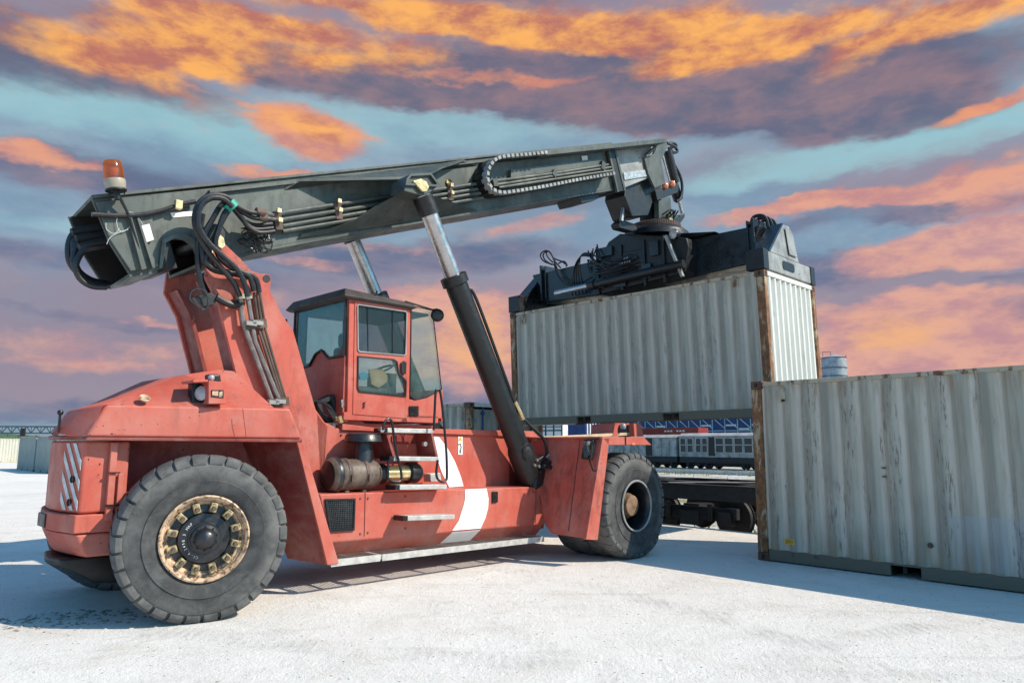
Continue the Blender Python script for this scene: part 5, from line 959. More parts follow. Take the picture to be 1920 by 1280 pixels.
# ---- hoses at the boom pivot
hp = []
for q in ([(0.396, -0.8, 4.25), (0.302, -0.8, 4.312), (0.155, -0.8, 4.299), (0.034, -0.8, 4.208), (-0.024, -0.8, 4.064), (-0.014, -0.8, 3.908), (0.063, -0.8, 3.766), (0.187, -0.8, 3.615), (0.323, -0.8, 3.486), (0.437, -0.8, 3.375), (0.518, -0.8, 3.233)],
          [(0.347, -0.86, 4.199), (0.248, -0.86, 4.26), (0.121, -0.86, 4.245), (0.024, -0.86, 4.156), (-0.013, -0.86, 4.03), (0.008, -0.86, 3.883), (0.119, -0.86, 3.743), (0.276, -0.86, 3.633), (0.411, -0.86, 3.54), (0.515, -0.86, 3.409), (0.575, -0.86, 3.233)],
          [(0.324, -0.74, 4.283), (0.257, -0.74, 4.206), (0.185, -0.74, 4.043), (0.114, -0.74, 3.884), (0.096, -0.74, 3.726), (0.134, -0.74, 3.569), (0.232, -0.74, 3.492), (0.379, -0.74, 3.483), (0.518, -0.74, 3.483), (0.607, -0.74, 3.449)],
          [(0.357, -0.78, 4.233), (0.293, -0.78, 4.12), (0.245, -0.78, 3.94), (0.219, -0.78, 3.785), (0.263, -0.78, 3.645), (0.375, -0.78, 3.559), (0.51, -0.78, 3.523), (0.623, -0.78, 3.47), (0.682, -0.78, 3.321)],
          [(0.374, -0.72, 4.214), (0.31, -0.72, 4.077), (0.238, -0.72, 3.891), (0.189, -0.72, 3.749), (0.186, -0.72, 3.606), (0.262, -0.72, 3.513), (0.417, -0.72, 3.499), (0.611, -0.72, 3.527), (0.728, -0.72, 3.473), (0.774, -0.72, 3.332)],
          [(0.094, -0.7, 4.091), (0.075, -0.7, 3.86), (0.064, -0.7, 3.68), (0.105, -0.7, 3.395), (0.175, -0.7, 3.201)],
          [(0.183, -0.76, 3.752), (0.136, -0.76, 3.589), (0.187, -0.76, 3.516), (0.34, -0.76, 3.496), (0.532, -0.76, 3.5)]):
    b = MB(); b.tube(smooth_path(q, 6), .030, 8); b.build('hydraulic_hose', 'rubber_hose', RS)
for q in ([(0.38, -0.72, 4.302), (0.494, -0.72, 4.256), (0.62, -0.72, 4.236), (0.722, -0.72, 4.248)], [(0.412, -0.68, 4.282), (0.545, -0.68, 4.227), (0.667, -0.68, 4.193), (0.77, -0.68, 4.204)], [(0.425, -0.68, 4.261), (0.53, -0.68, 4.174), (0.611, -0.68, 4.079), (0.754, -0.68, 4.035), (0.941, -0.68, 4.089)], [(0.431, -0.64, 4.271), (0.509, -0.64, 4.203), (0.615, -0.64, 4.114), (0.732, -0.64, 4.077), (0.939, -0.64, 4.136)],
          [(0.486, -0.6, 4.269), (0.586, -0.6, 4.167), (0.735, -0.6, 4.137), (0.943, -0.6, 4.197)]):
    b = MB(); b.tube(smooth_path(q, 6), .026, 8); b.build('hydraulic_hose', 'rubber_hose', RS)
for q in ([(0.687, -0.71, 4.267), (0.79, -0.71, 4.273)], [(0.735, -0.67, 4.218), (0.839, -0.67, 4.229)]):
    b = MB(); b.cyl(q[0], q[1], .045, 10); b.build('hose_coupling', 'rust_steel', RS)
    b = MB(); b.tube([q[1], (q[1][0] + .22, -.5, q[1][2] + .07)], .022, 8); b.build('hydraulic_pipe', 'steel', RS)
b = MB(); b.cyl(*[(0.323, -0.8, 4.256), (0.386, -0.8, 4.211)], .075, 12); b.build('hose_tie', 'green_tape', RS)
b = MB(); b.tube(smooth_path([(-0.917, -0.5, 3.898), (-0.709, -0.5, 3.935), (-0.484, -0.5, 3.994), (-0.277, -0.5, 4.084), (-0.09, -0.5, 4.195), (0.082, -0.5, 4.281)], 6), .026, 8); b.build('hydraulic_hose', 'rubber_hose', RS)
b = MB(); b.box([(-0.103, -0.52, 4.193)][0], (.07, .07, .09)); b.build('hose_clip', 'gold_steel', RS)
# wiring knot below the pipes
random.seed(3)
kc = Vector([(0.782, -0.52, 3.998)][0]); b = MB()
for i in range(12):
    q = [kc + Vector((random.uniform(-.2, .2), random.uniform(-.12, .02), random.uniform(-.16, .16))) for _ in range(5)]; b.tube(smooth_path(q, 4), .008, 5)
b.build('wiring_knot', 'rubber_hose', RS)
b = MB(); b.prism([(0.862, -0.5, 4.051), (0.94, -0.5, 4.087), (0.966, -0.5, 3.975), (0.894, -0.5, 3.948)], (0, -.05, 0)); b.build('connector_box', 'worn_grey', RS)
# pipes running down the mast plate
for i, q in enumerate(([(0.563, -0.7, 3.254), (0.609, -0.7, 2.994), (0.703, -0.7, 2.764), (1.021, -0.7, 2.082)], [(0.649, -0.7, 3.267), (0.765, -0.7, 2.771), (1.112, -0.7, 2.086)], [(0.73, -0.68, 3.331), (0.818, -0.68, 2.901), (1.149, -0.68, 2.088)], [(0.768, -0.68, 3.337), (0.856, -0.68, 2.905), (1.175, -0.68, 2.09)], [(0.804, -0.67, 3.344), (0.9, -0.67, 2.911), (1.207, -0.67, 2.091)])):
    b = MB(); b.tube(q, .028 if i < 2 else .016, 8); b.build('hydraulic_pipe', 'pipe_grey' if i < 2 else 'rust_steel', RS)
for q in ([(0.561, -0.7, 3.278), (0.577, -0.7, 3.226)], [(0.641, -0.7, 3.29), (0.663, -0.7, 3.238)]):
    b = MB(); b.cyl(q[0], q[1], .048, 8); b.build('hose_coupling', 'beige_plastic', RS)
for q in ([(0.631, -0.7, 2.937), (0.88, -0.7, 2.992)], [(0.944, -0.7, 2.079), (1.203, -0.7, 2.121)]):
    b = MB(); b.beam(q[0], q[1], .10, .06, (0, 1, 0)); b.build('pipe_clamp', 'rust_steel', RS)
    for t in (.2, .5): 
        p = Vector(q[0]).lerp(Vector(q[1]), t); b = MB(); b.box(p + Vector((0, -.05, .01)), (.12, .06, .045)); b.build('clamp_block', 'worn_grey', RS)
b = MB(); b.tube(smooth_path([(0.288, -0.72, 3.203), (0.408, -0.72, 3.156), (0.499, -0.72, 3.151), (0.57, -0.72, 3.191)], 6), .04, 8); b.build('hydraulic_hose', 'rubber_hose', RS)
b = MB(); b.prism([(0.066, -0.72, 3.176), (0.227, -0.72, 3.247), (0.329, -0.72, 3.204), (0.264, -0.72, 3.112), (0.152, -0.72, 3.073)], (0, .1, 0)); b.prism([(0.132, -0.7, 3.165), (0.196, -0.7, 3.047), (0.211, -0.7, 3.177)], (0, .1, 0)); b.build('manifold', 'black_paint', RS, bevel=.01)
b = MB(); b.tube(smooth_path([(0.049, -0.78, 3.073), (-0.01, -0.78, 3.133), (0.006, -0.78, 3.216), (0.093, -0.78, 3.252), (0.164, -0.78, 3.205), (0.183, -0.78, 3.092), (0.152, -0.78, 3.042)], 5), .01, 6); b.each('thin_wire', 'rubber_hose', RS)
b = MB(); b.prism([(0.238, -0.5, 3.51), (0.355, -0.5, 3.348), (0.399, -0.5, 3.233), (0.34, -0.5, 3.212), (0.211, -0.5, 3.385)], (0, .12, 0)); b.build('pivot_guard', 'black_paint', RS)
# hoses looping out of the boom's open tail
for i, q in enumerate(([(-0.581, 0.1, 3.932), (-0.861, 0.1, 3.859), (-0.927, 0.1, 3.81), (-0.956, 0.1, 3.676), (-0.928, 0.1, 3.509), (-0.824, 0.1, 3.395), (-0.693, 0.1, 3.342), (-0.536, 0.1, 3.344)], [(-0.602, 0, 3.811), (-0.838, 0, 3.739), (-0.91, 0, 3.643), (-0.917, 0, 3.482), (-0.837, 0, 3.359), (-0.692, 0, 3.303), (-0.558, 0, 3.301)], [(-0.63, -0.12, 3.711), (-0.827, -0.12, 3.637), (-0.895, -0.12, 3.555), (-0.923, -0.12, 3.425), (-0.875, -0.12, 3.31), (-0.762, -0.12, 3.25), (-0.621, -0.12, 3.261)], [(-0.669, 0.05, 3.855), (-0.892, 0.05, 3.772), (-0.915, 0.05, 3.629), (-0.86, 0.05, 3.438), (-0.733, 0.05, 3.35), (-0.603, 0.05, 3.337)])):
    b = MB(); b.tube(smooth_path(q, 7), .032, 8); b.build('hydraulic_hose', 'rubber_hose', RS)
for q in ([(-0.562, 0.05, 3.974), (-0.95, 0.05, 3.817)], [(-0.575, -0.02, 3.861), (-0.923, -0.02, 3.74)], [(-0.593, -0.1, 3.781), (-0.906, -0.1, 3.636)]):
    b = MB(); b.cyl(q[0], q[1], .055, 12, .045); b.build('hose_sleeve', 'seat_black', RS)
b = MB(); b.prism([(p[0] + .02, .385, p[2]) for p in BS], (0, .01, 0)); b.build('boom_inner_shade', 'wagon_black', RS)  # added black sheet, stands for the shade inside the open boom
b = MB(); b.box((-.15, 0, 3.75), (.1, .78, .5), Matrix.Rotation(-.35, 3, 'Y')); b.build('tail_bulkhead', 'black_paint', RS)

# ---- beacon
bt = Vector((-.80, -.58, 4.47)); ax = Vector((-.20, .02, 1)).normalized(); bb = bt - ax * .30
b = MB(); b.tube([[(-0.446, -0.5, 3.617)][0], [(-0.593, -0.52, 3.981)][0], tuple(bb)], [.012, .014, .02], 8); bcn = b.build('beacon_pole', 'black_paint', RS)
b = MB(); b.lathe([(0, 0), (.085, 0), (.094, .02), (.102, .085), (.098, .105), (.0, .105)], bb, ax, 24); b.build('beacon_base', 'beige_plastic', bcn)
b = MB(); b.lathe([(0, -.012), (.10, -.012), (.10, .004), (0, .004)], bb, ax, 20); b.tube([bb + ax * -.10, bb], .028, 8)
for a in (0, 2, 4): b.tube([bb + Vector((.08 * math.cos(a), .08 * math.sin(a), -.05)), bb + Vector((.08 * math.cos(a), .08 * math.sin(a), 0))], .006, 5)
b.build('beacon_mount', 'black_paint', bcn)
b = MB(); b.lathe([(.092, .105), (.090, .20), (.086, .275), (.076, .295), (0, .30)], bb, ax, 28); b.build('beacon_dome', 'amber_glass', bcn)
b = MB(); b.lathe([(.0, .13), (.03, .14), (.05, .2), (.045, .22), (0, .16)], bb, ax, 14); b.tube([bb + ax * .13, bb + ax * .2], .012, 8); b.build('beacon_reflector', 'yellow_label', bcn)

# ---- wheels
def tyre_mb(r, w, lugs, rin):
    # axis along -Y outward: y=0 is the outer sidewall plane, tyre extends to +w
    b = MB(); s = .985
    prof = [(rin, .05), (rin + .03, .02), (r * .60, .0), (r * .66, -.006), (r * .69, -.012), (r * .70, -.002), (r * .86, .004), (r * .885, .013), (r * .93, .032), (r * .968, .058), (r * .990, .095), (r * .992, w / 2), (r * .978, w - .085), (r * .925, w - .022), (r * .86, w - .006), (r * .62, w), (rin + .03, w - .02), (rin, w - .05)]
    b.lathe(prof, (0, 0, 0), (0, 1, 0), 72)
    for sd in (0, 1):
        for i in range(lugs):
            a0 = 2 * math.pi * (i + .5 * sd) / lugs; a1 = a0 + 2 * math.pi / lugs * .80; tw = .10
            def yy(h): return h if sd == 0 else w - h
            pr = [(r * .885, .006), (r * .905, .000), (r * .955, .006), (r * .985, .035), (r, .085), (r * 1.0, w * .30), (r * .997, w * .49), (r * .93, w * .49)]
            rings = []
            for kx in range(4):
                a = a0 + (a1 - a0) * kx / 3; row = []
                for (rr, h) in pr:
                    aa = a + (h / w) * tw * (1 if sd == 0 else -1) * 1.2; row.append(Vector((rr * math.sin(aa), yy(h), rr * math.cos(aa))))
                rings.append(row)
            b.loft(rings)
    nv = []
    for (x, y, z) in b.v:          # the loaded foot: flattened tread and a bulging sidewall
        if z < -.45:
            t = min(1, (-.45 - z) / .33); rr = math.hypot(x, z); side = 1 if y > w / 2 else -1
            y += side * .028 * math.sin(math.pi * min(1, t)) * min(1, abs(y - w / 2) / (w * .35)); z = max(z, -.7555)
        nv.append((x, y, z))
    b.v = nv
    return b
def wheel(name, loc, rz, kind, sg=1):
    w = MB()
    r, tw = .772, .50
    rin = .385 if kind == 'rear' else .345
    if kind == 'rear':
        w.lathe([(.34, .10), (.24, .085), (.225, .06), (.15, .05), (.145, .04), (0, .04)], (0, 0, 0), (0, 1, 0), 48)
    else:
        w.lathe([(.33, .42), (.24, .34), (.2, .30), (0, .30)], (0, 0, 0), (0, 1, 0), 40)
    e = w.build(name, 'hub_black' if kind == 'rear' else 'wagon_black', RS); e.location = loc; e.rotation_euler = (0, 0, rz)
    if sg < 0: e.rotation_euler = (0, 0, rz + math.pi)
    tyre_mb(r, tw, 30, rin).build('tyre', 'tyre_rubber', e, smooth=40)
    b = MB()
    if kind == 'rear':
        b.lathe([(.300, .11), (.318, .075), (.335, .068), (.345, .045), (.352, .045), (.36, .015), (.385, -.006), (.398, .0), (.398, .03), (.38, .05)], (0, 0, 0), (0, 1, 0), 56); b.build('rim', 'rim_cream', e)
        b0 = MB(); b0.box((.287, .047, 0), (.088, .07, .062)); c0_ = b0.build('rim_clamp', 'clamp_yellow', e, bevel=.008); n0 = MB(); n0.lathe([(0, -.05), (.02, -.05), (.022, -.02), (.022, .0)], (.278, .01, 0), (0, 1, 0), 6); nt0 = n0.build('wheel_nut', 'rust_steel', e)
        for i in range(12):
            a = 2 * math.pi * i / 12 + .22
            for src in (c0_, nt0):
                q = src if i == 0 else src.copy()
                if i: COL.objects.link(q); q.parent = e
                q.rotation_euler = (0, a, 0)
        b = MB(); b.lathe([(.125, .04), (.125, .0), (.10, -.008), (.085, -.05), (.055, -.075), (0, -.082)], (0, 0, 0), (0, 1, 0), 28)
        for i in range(10):
            a = i * .628 + .3; b.lathe([(0, -.02), (.009, -.018), (.009, .0)], (.112 * math.cos(a), .0, .112 * math.sin(a)), (0, 1, 0), 6)
        b.build('hub_cap', 'hub_black', e)
        # paint-marked figures around the hub
        b = MB(); txt = 'C1-4.2450 3 MAP'
        for i, ch in enumerate(txt):
            if ch == ' ': continue
            a = R(112 + i * 10.2) if False else R(252 - i * 8.6)
            vs, fs = text_geo(ch, .034)
            ca, sa = math.cos(a), math.sin(a); rr = .185
            T = []
            for v in vs:
                u_, v_ = v.x - .012, v.y - .015
                # tangent (reading clockwise from the bottom), outward radial is down for the glyph
                tx, tz = -math.sin(a) * -1, math.cos(a) * -1
                T.append((rr * ca + u_ * tx + v_ * ca, .047 - v.z - .004, rr * sa + u_ * tz + v_ * sa))
            b.add(T, fs)
        b.each('chalk_figure', 'far_white', e, smooth=0)
    else:
        b.lathe([(.345, .42), (.335, .40), (.325, .10), (.335, .04), (.35, .02), (.36, -.006), (.375, -.006), (.38, .03), (.37, .05)], (0, 0, 0), (0, 1, 0), 56); b.build('rim', 'hub_black', e)
        b = MB(); b.lathe([(.345, .0), (.352, -.012), (.372, -.012), (.378, .0)], (0, 0, 0), (0, 1, 0), 56); b.build('rim_edge', 'worn_grey', e)
        b = MB(); b.lathe([(.215, .31), (.205, .20), (.16, .12), (.15, .08), (.09, .06), (0, .055)], (0, 0, 0), (0, 1, 0), 30); b.build('hub_cap', 'hub_rust', e)
        b = MB()
        for i in range(24):
            a = 2 * math.pi * i / 24; b.lathe([(0, -.035), (.014, -.035), (.016, .03)], (.25 * math.cos(a), .33, .25 * math.sin(a)), (0, 1, 0), 6)
        b.build('wheel_nuts', 'steel', e)
    return e
wheel('rear_wheel', (0, -1.51, .756), -.2495, 'rear'); wheel('rear_wheel', (.12, 1.12, .756), -.2495, 'rear', -1)
wheel('front_wheel', (6.127, -2.07, .756), 0, 'front'); wheel('front_wheel', (6.127, 2.07, .756), 0, 'front', -1)
def inner_tyre(yv):
    e = tyre_mb(.772, .50, 30, .345).build('inner_tyre', 'tyre_rubber', RS, smooth=40); e.location = (6.127, yv, .756)
inner_tyre(-1.52); inner_tyre(1.02)

# wooden plank lying on the mudguard
b = MB(); pk = [(5.338, -0.74, 1.733), (8.168, -0.74, 1.857)]
MW = Matrix.Translation((-3.9251, 7.9866, 0)) @ Matrix.Rotation(.7916, 4, 'Z')
b.beam(MW @ Vector(pk[0]), MW @ Vector(pk[1]), .10, .05); tag(b.build('wooden_plank', 'wood_beige', bevel=.006), 'long beige plank lying along the top of the red front mudguard', 'plank')

# ------------------------------------------------------------------ containers
CL, CW, CH = 6.058, 2.438, 2.591
def corr(n_len, inset, depth=.046, pitch=.278, flat=.42):
    # trapezoid profile along length: list of (s, d)
    s0 = inset; s1 = n_len - inset; n = round((s1 - s0) / pitch); p = (s1 - s0) / n; out = [(s0, 0)]
    for i in range(n):
        a = s0 + i * p; out += [(a + p * .15, 0), (a + p * .36, depth), (a + p * .64, depth), (a + p * .85, 0)]
    out.append((s1, 0)); return out
def casting(c, sx, sy):
    # 178 x 162 x 118 block with oval apertures recessed on two sides
    b = MB(); hx, hy, hz = .089, .081, .059
    b.box(c, (2 * hx, 2 * hy, 2 * hz)); return b
def container(root, paint, endpaint, post, rail, brail, doors=False, detail=True):
    p = lambda b, n, m, **k: b.build(n, m, root, **k)
    pe = lambda b, n, m, **k: b.each(n, m, root, **k)
    for x in (0, 1):
        for y in (0, 1):
            cx_ = x * CL + (.08 if x == 0 else -.08); cy_ = y * CW + (.075 if y == 0 else -.075)
            b = MB(); b.box((cx_, cy_, CH / 2), (.155, .145, CH - .24)); p(b, 'corner_post', post, bevel=.012)
            for z in (0, 1):
                b = MB(); zc = z * CH + (.059 if z == 0 else -.059); xc = x * CL + (.089 if x == 0 else -.089); yc = y * CW + (.081 if y == 0 else -.081)
                b.box((xc, yc, zc), (.178, .162, .118)); cst = p(b, 'corner_casting', 'casting_dark', bevel=.012)
                if detail:
                    b = MB(); sy = -1 if y == 0 else 1; sx = -1 if x == 0 else 1
                    ov = [(.032 * math.cos(a), .042 * math.sin(a) * .9) for a in [2 * math.pi * i / 12 for i in range(12)]]
                    b.prism([(xc + u * .9, yc + sy * .0835, zc + v) for u, v in ov], (0, -sy * .01, 0)); b.prism([(xc + sx * .0915, yc + u * .9, zc + v) for u, v in ov], (-sx * .01, 0, 0))
                    pe(b, 'casting_hole', 'black_paint')
    for y, ys in ((.03, 0), (CW - .03, 1)):
        b = MB(); b.box((CL / 2, y, CH - .05), (CL - .36, .06, .06)); p(b, 'top_rail', rail, bevel=.008)
        # bottom rail in three lengths, leaving the two fork pockets open
        b = MB(); 
        for (a, c) in ((.178, 1.824), (2.184, CL - 2.184), (CL - 1.824, CL - .178)): b.box(((a + c) / 2, y, .095), (c - a, .05, .155))
        for a in (1.824, CL - 2.184): b.box((a + .18, y, .160), (.36, .05, .025))
        b.box((.9, y, .095), (.07, .056, .15)); p(b, 'bottom_rail', brail, bevel=.006)
        for a in (1.824, CL - 2.184):
            if ys == 0:
                b = MB(); b.box((a + .18, CW / 2, .145), (.36, CW - .1, .01)); b.box((a - .003, CW / 2, .09), (.01, CW - .12, .12)); b.box((a + .363, CW / 2, .09), (.01, CW - .12, .12)); p(b, 'fork_pocket', 'wagon_black')
        pr = corr(CL, .155); b = MB(); vs = []; z0, z1 = .17, CH - .075; fs = []
        for s, d in pr:
            yy = (.042 - d) if ys == 0 else (CW - .042 + d); vs += [(s, yy, z0), (s, yy, z1)]
        for i in range(len(pr) - 1): fs.append((2 * i, 2 * i + 2, 2 * i + 3, 2 * i + 1))
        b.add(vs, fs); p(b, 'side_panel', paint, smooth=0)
    # ends
    pr = corr(CW, .15, .05, .23)
    for x in ((1,) if doors else (0, 1)):
        b = MB(); vs = []; fs = []
        for s, d in pr:
            xx = (.065 - d) if x == 0 else (CL - .065 + d); vs += [(xx, s, .15), (xx, s, CH - .10)]
        for i in range(len(pr) - 1): fs.append((2 * i, 2 * i + 2, 2 * i + 3, 2 * i + 1))
        b.add(vs, fs); p(b, 'end_panel', endpaint, smooth=0)
    for x in (.04, CL - .04):
        b = MB(); b.box((x, CW / 2, CH - .05), (.07, CW - .33, .09)); b.box((x, CW / 2, .075), (.07, CW - .33, .14)); pe(b, 'end_rail', endpaint, bevel=.008)
    b = MB(); pr = corr(CL, .12, .02, .209); vs = []; fs = []
    for s, d in pr: vs += [(s, .06, CH - .035 + d), (s, CW - .06, CH - .035 + d)]
    for i in range(len(pr) - 1): fs.append((2 * i, 2 * i + 2, 2 * i + 3, 2 * i + 1))
    b.add(vs, fs); p(b, 'roof_panel', paint, smooth=0)
    b = MB(); b.box((CL / 2, CW / 2, .155), (CL - .1, CW - .12, .02)); 
    for i in range(14): b.box((.3 + i * .42, CW / 2, .10), (.05, CW - .12, .09))
    p(b, 'floor', 'wagon_black')
    if doors:
        for i in (0, 1):
            b = MB(); ya = .15 + i * (CW - .3) / 2; b.box((.03, ya + (CW - .3) / 4, CH / 2), (.05, (CW - .3) / 2 - .012, CH - .3)); dr = p(b, 'door', paint, bevel=.008)
            for t in (.28, .76):
                b = MB(); yv = ya + t * (CW - .3) / 2; b.tube([(-.02, yv, .12), (-.02, yv, CH - .1)], .02, 8)
                for z in (.2, .8, 1.3, 1.9, 2.35): b.box((-.015, yv, z), (.04, .09, .07))
                b.build('lock_rod', 'blue_panel', dr)
            b = MB(); 
            for z in (.35, .95, 1.6, 2.2): b.box((-.0, ya + (.03 if i == 0 else (CW - .3) / 2 - .03), z), (.05, .12, .09))
            b.each('hinge', 'worn_grey', dr)
# the container standing on the lot at the right
C1 = thing('shipping_container', 'weathered pale shipping container standing on the lot at right', 'shipping container', (3.5839, 10.8316, 0), (0, 0, -.8347))
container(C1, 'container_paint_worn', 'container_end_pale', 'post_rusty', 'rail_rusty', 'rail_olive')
b = MB(); b.prism([(0.428, -0.006, 0.342), (0.57, -0.006, 0.349), (0.566, -0.006, 0.268), (0.425, -0.006, 0.269)], (0, -.002, 0)); st = b.build('yellow_sticker', 'yellow_label', C1)
SQ = [Vector(p) for p in [(0.445, -0.009, 0.33), (0.556, -0.009, 0.333), (0.553, -0.009, 0.282), (0.443, -0.009, 0.285)]]; b = MB()
for i in range(4): 
    a, c = SQ[0].lerp(SQ[3], .1 + i * .27), SQ[1].lerp(SQ[2], .1 + i * .27)
    for j in range(5): b.tube([a.lerp(c, j / 5 + .02), a.lerp(c, j / 5 + .15)], .0035, 3)
b.build('sticker_print', 'black_paint', st)
VT = [(0.473, -0.005, 2.462), (0.555, -0.005, 2.458), (0.552, -0.005, 2.25), (0.471, -0.005, 2.253)]
b = MB(); b.prism(VT, (0, -.03, 0)); v = b.build('vent_cover', 'rail_rusty', C1, bevel=.006)
b = MB(); b.prism([(0.498, -0.036, 2.305), (0.554, -0.036, 2.302), (0.552, -0.036, 2.264), (0.496, -0.036, 2.267)], (0, -.003, 0)); b.build('vent_hole', 'black_paint', v)
dp = [(2.313, -0.003, 0.437)][0]; b = MB(); b.lathe([(0, -.003), (.03, -.003), (.034, .004)], dp, (0, 1, 0), 14); b.build('black_cap', 'hub_black', C1)
for q in [(1.826, 0.03, 1.359), (2.748, 0.03, 1.661), (3.037, 0.03, 1.656), (3.325, 0.03, 1.674)]:
    b = MB()
    for dz in (0, -.11): b.box((q[0], .012, q[2] + dz), (.05, .012, .02))
    b.build('rust_weld_mark', 'rust_steel', C1)
# the container hanging from the spreader
C2 = thing('shipping_container', 'pale corrugated container hanging in the air below the black spreader', 'shipping container', (.0208, 16.487, 2.0599), (.0365, -.0092, -.7426))
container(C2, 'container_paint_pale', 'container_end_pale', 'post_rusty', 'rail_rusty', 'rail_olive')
for q in ([(0.402, -0.005, 2.49), (0.483, -0.005, 2.493), (0.483, -0.005, 2.296), (0.402, -0.005, 2.293)], [(5.481, -0.005, 2.484), (5.593, -0.005, 2.487), (5.587, -0.005, 2.351), (5.485, -0.005, 2.346)]):
    b = MB(); b.prism(q, (0, -.03, 0)); b.build('vent_cover', 'rail_rusty', C2, bevel=.005)
# container behind the cab, doors towards the lot
C3 = thing('shipping_container', 'rust streaked container with closed doors standing behind the machine', 'shipping container', (-1.62, 24.2, .33), (0, 0, .42))
C3.rotation_euler = (0, 0, 2.346); C3.location = (.78, 18.01, 0)
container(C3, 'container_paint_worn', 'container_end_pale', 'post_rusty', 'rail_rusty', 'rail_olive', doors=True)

# ------------------------------------------------------------------ spreader on top of the hanging container
SP = thing('container_spreader', 'black telescopic spreader clamped on the roof of the hanging container', 'spreader', (.0208, 16.487, 2.0599), (.0365, -.0092, -.7426))
H = CH + .004
b = MB(); ya, yb = .72, 1.72
b.loft([[(.40, ya, H + .26), (2.3, ya, H + .20), (2.3, yb, H + .20), (.40, yb, H + .26)], [(.10, ya, H + .98), (2.3, ya, H + 1.00), (2.3, yb, H + 1.00), (.10, yb, H + .98)]]); b.build('telescopic_beam', 'spreader_paint', SP, bevel=.03, seg=3)
b = MB(); b.loft([[(3.6, ya, H + .20), (5.5, ya, H + .30), (5.5, yb, H + .30), (3.6, yb, H + .20)], [(3.6, ya, H + 1.03), (5.75, ya, H + 1.0), (5.75, yb, H + 1.0), (3.6, yb, H + 1.03)]]); b.build('telescopic_beam', 'spreader_paint', SP, bevel=.03, seg=3)
b = MB()   # central housing
b.prism([(2.32, 0.28, 2.717), (2.346, 0.28, 3.437), (2.629, 0.28, 3.808), (2.928, 0.28, 3.925), (4.453, 0.28, 3.528), (4.492, 0.28, 3.328), (4.384, 0.28, 2.846)], (0, 1.88, 0)); body = b.build('spreader_body', 'black_paint', SP, bevel=.03, seg=3)
b = MB(); b.beam(*[(4.067, 0.18, 3.624), (4.379, 0.18, 2.755)], .05, .08, (0, 1, 0)); b.build('body_strut', 'worn_grey', SP)
b = MB(); b.prism([(3.9, .5, H + 1.16), (4.9, .6, H + 1.02), (3.9, .6, H + 1.00)], (0, 1.2, 0)); b.build('beam_shoulder', 'black_paint', SP)
c = Vector([(4.21, 0.2, 3.633)][0]); b = MB(); b.lathe([(0, .0), (.10, .0), (.11, .03), (.08, .14), (0, .16)], c, (.2, 1, .1), 18); b.build('work_lamp', 'black_paint', SP)
b = MB(); b.lathe([(0, -.02), (.07, -.015), (.095, .0)], c, (.2, 1, .1), 18); b.build('lamp_lens', 'lens', SP)
b = MB(); b.prism([(3.0, .27, H + .9), (3.5, .27, H + .9), (3.5, .27, H + .55), (3.0, .27, H + .55)], (0, -.03, 0)); b.build('valve_cover', 'black_paint', body, bevel=.02)
random.seed(11)
for i in range(10):
    q = [Vector((2.1 + random.uniform(0, .3), .2, H + .2 + random.uniform(.6, 1.0))), Vector((2.3 + random.uniform(0, .4), .1, H + random.uniform(.5, 1.0))), Vector((2.7 + random.uniform(0, .5), .14, H + random.uniform(.5, .8))), Vector((3.1 + random.uniform(0, .3), .22, H + random.uniform(.5, .8)))]
    b = MB(); b.tube(smooth_path(q, 5), .016, 6); b.build('hydraulic_hose', 'rubber_hose', SP)
for i in range(5):
    q = [Vector((2.25, .22, H + 1.02 - .02 * i)), Vector((2.02, .20 - .02 * i, H + 1.06 - .02 * i)), Vector((1.88 - .04 * i, .26, H + .92 - .03 * i)), Vector((1.80 - .07 * i, .42, H + .55 - .03 * i)), Vector((1.74 - .1 * i, .66, H + .30))]
    b = MB(); b.tube(smooth_path(q, 6), .013, 6); b.build('hydraulic_hose', 'rubber_hose', SP)
for (x, z, w, h_) in ((2.35, .35, .32, .22), (2.9, .28, .3, .18), (3.55, .42, .22, .30), (2.55, 1.0, .4, .2), (3.75, .85, .2, .3)):
    b = MB(); b.box((x, .25, H + z), (w, .07, h_)); b.build('valve_box', 'spreader_paint', body, bevel=.012)
b = MB()
for i in range(9): b.cyl((2.98 + .06 * (i % 5), .20, H + .66 + .09 * (i // 5)), (2.98 + .06 * (i % 5), .15, H + .66 + .09 * (i // 5)), .016, 8)
b.each('hose_fitting', 'steel', body)
for x in (2.35, 2.95, 3.5, 3.95):
    b = MB(); b.box((x, .262, H + .60), (.05, .05, .95)); b.build('body_rib', 'black_paint', body)
